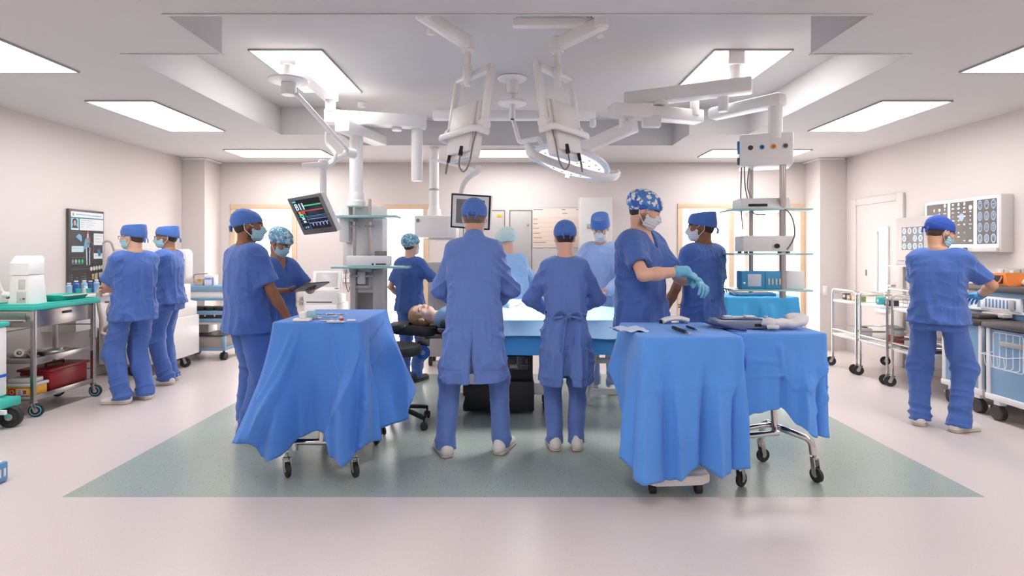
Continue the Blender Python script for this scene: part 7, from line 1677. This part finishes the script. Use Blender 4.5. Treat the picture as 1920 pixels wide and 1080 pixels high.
def busy_film(ya, yb, seed, label):
    f = thing('scan_film', label, 'film', (lx, (ya + yb) / 2, lz0), 0, 'scan films on the right wall'); x = lx - .003; bm = nb(); bb(bm, (x - .0025, yb, lz0 + .03), (x - .0005, ya, lz1 - .035)); L_('sheet', bm, mFilm, f); rnd = random.Random(seed); bm = nb(); Mx = Matrix(((0, 0, -1, x - .002), (-1, 0, 0, 0), (0, 1, 0, 0), (0, 0, 0, 1)))
    for r in range(10):
        for c in range(4):
            cy = ya - (ya - yb) * (c + .5) / 4; cz = lz1 - .06 - r * .042; w_ = rnd.uniform(.008, .024); h_ = rnd.uniform(.004, .012)
            if rnd.random() < .75: prism(bm, [(-cy + w_ * math.cos(a) * rnd.uniform(.8, 1.1), cz + h_ * (2 if r < 2 else 1) * math.sin(a)) for a in np.linspace(0, 2 * PI, 8, endpoint=False)], .001, Mx)
    o = L_('scan_marks', bm, mScanW, f); o['kind'] = 'stuff'
    bm = nb(); cy = (ya + yb) / 2; prism(bm, [(-cy + .032 * math.cos(a), 1.755 + .04 * math.sin(a)) for a in np.linspace(0, 2 * PI, 20, endpoint=False)], .0015, Mx); L_('scan_outline', bm, mScan, f)
busy_film(6.185, 5.89, 5, 'busy film at the far end of the light box'); busy_film(5.855, 5.56, 9, 'busy film in the middle of the light box, partly behind the blue cap')
t = thing('notice_board', 'grey board with a small scan film beside the light box', 'board', (4.62, 6.3, 1.5)); bm = nb(); bb(bm, (4.60, 6.0, 1.235), (4.64, 6.645, 1.80), .004); L_('board', bm, M('board_grey', 'bfb9b6', .5, .2), t); bm = nb(); bb(bm, (4.64, 6.2, 1.3), (4.75, 6.5, 1.7)); L_('mount', bm, mGrey, t)
bm = nb(); bb(bm, (4.53, 6.0, 1.225), (4.64, 6.70, 1.237), .003); L_('ledge', bm, mWhite2, t); bm = nb(); bb(bm, (4.597, 6.50, 1.288), (4.60, 6.61, 1.296)); L_('groove', bm, mMid, t)
film(t, 4.60, 6.545, 6.20, 1.42, 1.685, 3, 4, 4, 'small film of twelve scans on the grey board')

# ---- blue cabinets
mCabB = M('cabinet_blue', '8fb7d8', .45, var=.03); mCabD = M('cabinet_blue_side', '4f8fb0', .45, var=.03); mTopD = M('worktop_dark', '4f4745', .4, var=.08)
def blue_cab(y0, y1, x0, x1, label):
    t = thing('base_cabinet', label, 'cabinet', ((x0 + x1) / 2, (y0 + y1) / 2, 0), 0, 'blue wheeled cabinets')
    bm = nb(); bb(bm, (x0 + .012, y0 + .02, .20), (x1, y1 - .012, .755), .004); L_('body', bm, mCabB, t)
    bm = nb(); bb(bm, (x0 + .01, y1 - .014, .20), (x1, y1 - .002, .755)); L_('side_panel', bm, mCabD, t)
    bm = nb()
    for a, b in (((x0, y1 - .035, .19), (x0 + .03, y1, .765)), ((x0, y0, .19), (x0 + .03, y0 + .035, .765))): bb(bm, a, b, .003)
    bb(bm, (x0 - .005, y0 - .01, .165), (x1, y1 + .01, .215), .008); L_('edge_frame', bm, mWhite, t)
    bm = nb(); bb(bm, (x0 - .03, y0 - .02, .765), (x1, y1 + .02, .815), .014); L_('worktop', bm, mTopD, t)
    for x in (x0 + .04, x1 - .05):
        for y in (y0 + .06, y1 - .09):
            bm = nb(); bb(bm, (x - .03, y - .03, .13), (x + .03, y + .03, .17), .004); k = L_('caster_bracket', bm, mWhite, t)
            bm = nb(); cyl(bm, (x - .03, y + .01, .062), (x + .03, y + .01, .062), .060, bev=.008); bb(bm, (x - .02, y - .01, .06), (x + .02, y + .02, .135), .006); L_('caster', bm, M('caster_dark', '3f3a39', .5), k)
            bm = nb(); bb(bm, (x - .035, y + .055, .09), (x + .035, y + .075, .115), .004); L_('brake_lever', bm, mSteel, k)
    return t
cb1 = blue_cab(3.95, 4.68, 4.0, 4.66, 'nearest blue cabinet with a wire basket on its front, at the right frame edge')
cb2 = blue_cab(4.76, 5.20, 4.03, 4.66, 'blue cabinet next to the one with the wire basket, beside the gloved man')
t = thing('wire_basket', 'white wire basket hooked on the front of the nearest blue cabinet', 'basket', (3.98, 4.5, .65)); x = 3.992; bm = nb()
tube(bm, fillet([(x, 4.60, .735), (x, 4.33, .735), (x, 4.33, .44), (x - .0, 4.60, .44)], .02, closed=True), .004, 6, closed=True)
for k in range(4): y = 4.36 + k * .06; tube(bm, fillet([(x, y, .735), (x, y, .45), (x - .10, y + .02, .46), (x - .11, y + .02, .56)], .03), .003, 6)
tube(bm, [(x - .11, 4.36, .56), (x - .11, 4.60, .56)], .004, 6); tube(bm, [(x - .11, 4.36, .56), (x, 4.33, .57)], .003, 6); tube(bm, [(x - .11, 4.60, .56), (x, 4.60, .57)], .003, 6); L_('wires', bm, mWhite, t)
bm = nb(); bb(bm, (x - .008, 4.34, .63), (x + .012, 4.54, .67), .003); L_('hook_plate', bm, mGrey, t)
HU = thing('back_counter', 'raised blue counter with a dark top along the right wall', 'counter', (4.5, 4.8, 0)); hx = 4.30
bm = nb(); bb(bm, (hx, 3.9, .815), (4.72, 5.23, 1.045), .004); L_('panel', bm, mCabB, HU); bm = nb(); bb(bm, (hx - .05, 3.88, 1.045), (4.745, 5.26, 1.10), .012); L_('worktop', bm, mTopD, HU); bm = nb(); bb(bm, (hx - .02, 3.9, .865), (hx, 5.23, .888), .004); L_('rail', bm, mWhite, HU)
bm = nb(); bb(bm, (hx - .006, 5.12, .89), (hx + .002, 5.19, 1.045)); L_('white_post', bm, mWhite, HU)
t = thing('slotted_holder', 'white slotted holder hung on the raised blue counter front', 'holder', (hx, 4.9, .95)); bm = nb(); bb(bm, (hx - .03, 4.66, .885), (hx - .001, 5.06, 1.0), .005); L_('plate', bm, mWhite, t)
for k in range(9): bm = nb(); bb(bm, (hx - .033, 4.70 + k * .036, .905), (hx - .029, 4.716 + k * .036, .98), .001); L_('slot', bm, M('slot_blue', '6f93bd', .4), t)
bm = nb(); bb(bm, (hx - .045, 4.71, .895), (hx - .03, 4.75, .985), .004); L_('grey_clip', bm, mGrey, t)
t = thing('plastic_cup_holder', 'grey holder under the rail of the raised blue counter', 'holder', (hx, 4.9, .83)); bm = nb(); bb(bm, (hx - .09, 4.80, .805), (hx - .005, 4.98, .865), .01); L_('body', bm, mGrey, t); bm = nb(); bb(bm, (hx - .10, 4.74, .83), (hx - .02, 4.80, .865), .006); L_('flap', bm, M('flap_light', 'cfcac7', .4), t)
t = thing('metal_bins', 'dark steel tray on the worktop of the cabinet beside the gloved man', 'tray', (4.15, 5.1, .815)); bm = nb(); bb(bm, (4.04, 4.80, .816), (4.28, 5.19, .85), .008); L_('tray', bm, mDarkSteel, t); bm = nb(); bb(bm, (4.06, 4.82, .846), (4.26, 5.17, .853), .002); L_('tray_mat', bm, mTopD, t)
t = thing('orange_device', 'orange device with a black window on the raised counter', 'medical device', (4.42, 5.05, 1.1)); mOr = M('device_orange', 'f08a3c', .4, var=.04)
bm = nb(); prism(bm, [(4.86, 0), (5.22, 0), (5.22, .10), (4.88, .115)], .16, Matrix(((0, 0, 1, 4.34), (1, 0, 0, 0), (0, 1, 0, 1.10), (0, 0, 0, 1))), .008); L_('casing', bm, mOr, t)
bm = nb(); bb(bm, (4.335, 4.90, 1.118), (4.341, 5.06, 1.19), .002); L_('window', bm, M('window_black', '3a3230', .3), t); bm = nb(); tube(bm, [(4.334, 4.905, 1.18), (4.334, 4.925, 1.14), (4.334, 4.95, 1.12)], .006, 6, flat=(.004, .009)); L_('swoosh', bm, M('swoosh_salmon', 'e8784c', .4), t); bm = nb(); bb(bm, (4.335, 5.17, 1.11), (4.341, 5.19, 1.13)); L_('button', bm, mGrey, t)
for k, (ya, yb, z1, c, lb) in enumerate(((5.15, 5.22, 1.24, 'c9c6c2', 'pale small container furthest along the raised counter'), (4.98, 5.14, 1.245, 'aaa6a2', 'grey box behind the orange device, left of two'), (4.80, 4.97, 1.245, '8f8c8a', 'darker grey box behind the orange device, right of two'))):
    t = thing('storage_box', lb, 'box', (4.62, (ya + yb) / 2, 1.1), 0, 'boxes at the back of the raised counter'); bm = nb(); bb(bm, (4.56, ya, 1.101), (4.72, yb, z1), .006); L_('box', bm, M('box_g%d' % k, c, .4), t); bm = nb(); bb(bm, (4.555, (ya + yb) / 2 - .02, z1 - .06), (4.561, (ya + yb) / 2 + .015, z1 - .015)); L_('box_label', bm, mPaper, t)
t = thing('tissue', 'crumpled white tissue beside the orange device', 'tissue', (4.5, 4.78, 1.1)); bm = nb(); bmesh.ops.create_icosphere(bm, subdivisions=4, radius=.05, matrix=Matrix.Translation((4.52, 4.80, 1.125)) @ Matrix.Diagonal((1, 1.6, .7, 1)))
_v = np.array([tuple(v.co) for v in bm.verts]); _d = ridge(_v, 38, seed=4) * .022
for v, dd_ in zip(bm.verts, _d): v.co += v.normal * dd_; v.co.z = max(v.co.z, 1.101)
L_('paper', bm, M('tissue_white', 'ecebea', .9), t)
t = thing('spiked_mat', 'pale ribbed strip lying on the near end of the raised counter', 'mat', (4.4, 4.4, 1.1)); bm = nb(); bb(bm, (4.32, 4.1, 1.101), (4.56, 4.62, 1.106)); L_('strip', bm, mTopD, t); bm = nb()
for k in range(24): cyl(bm, (4.33, 4.12 + k * .02, 1.105), (4.33, 4.12 + k * .02, 1.122), .005, .002, seg=6)
o = L_('spikes', bm, mWhite, t); o['kind'] = 'stuff'
# ---- tablet held by the woman in the leaf cap
d_ = PEOPLE['D']; B = Matrix.Translation(d_['body'].location) @ Matrix.Rotation(d_['body'].rotation_euler.z, 4, 'Z') if 'D' in PEOPLE else None
def plocal(key, v):
    b = PEOPLE[key]['body']; return base_matrix(b) @ Vector(v)
al, ar = d_['A'][-1], d_['A'][1]
cL = Vector(al['W'] + al['f'] / np.linalg.norm(al['f']) * .09); cR = Vector(ar['W'] + ar['f'] / np.linalg.norm(ar['f']) * .09)
cc = B @ ((cL + cR) / 2 + Vector((-.015, .06, .022)))
t = thing('tablet', 'dark tablet held by the woman in the leaf patterned cap', 'tablet', cc)
tm = Matrix.Translation(cc) @ Matrix.Rotation(d_['body'].rotation_euler.z, 4, 'Z') @ Matrix.Rotation(math.radians(22), 4, 'X')
bm = nb(); prism(bm, rrect(.26, .19, .015, 4), .010, tm, .002); L_('case', bm, M('tablet_dark', '4a4a4e', .35), t); bm = nb(); prism(bm, rrect(.225, .155, .004, 2), .0012, tm @ Matrix.Translation((0, 0, .0095))); L_('screen', bm, M('tablet_screen', '707276', .15), t)
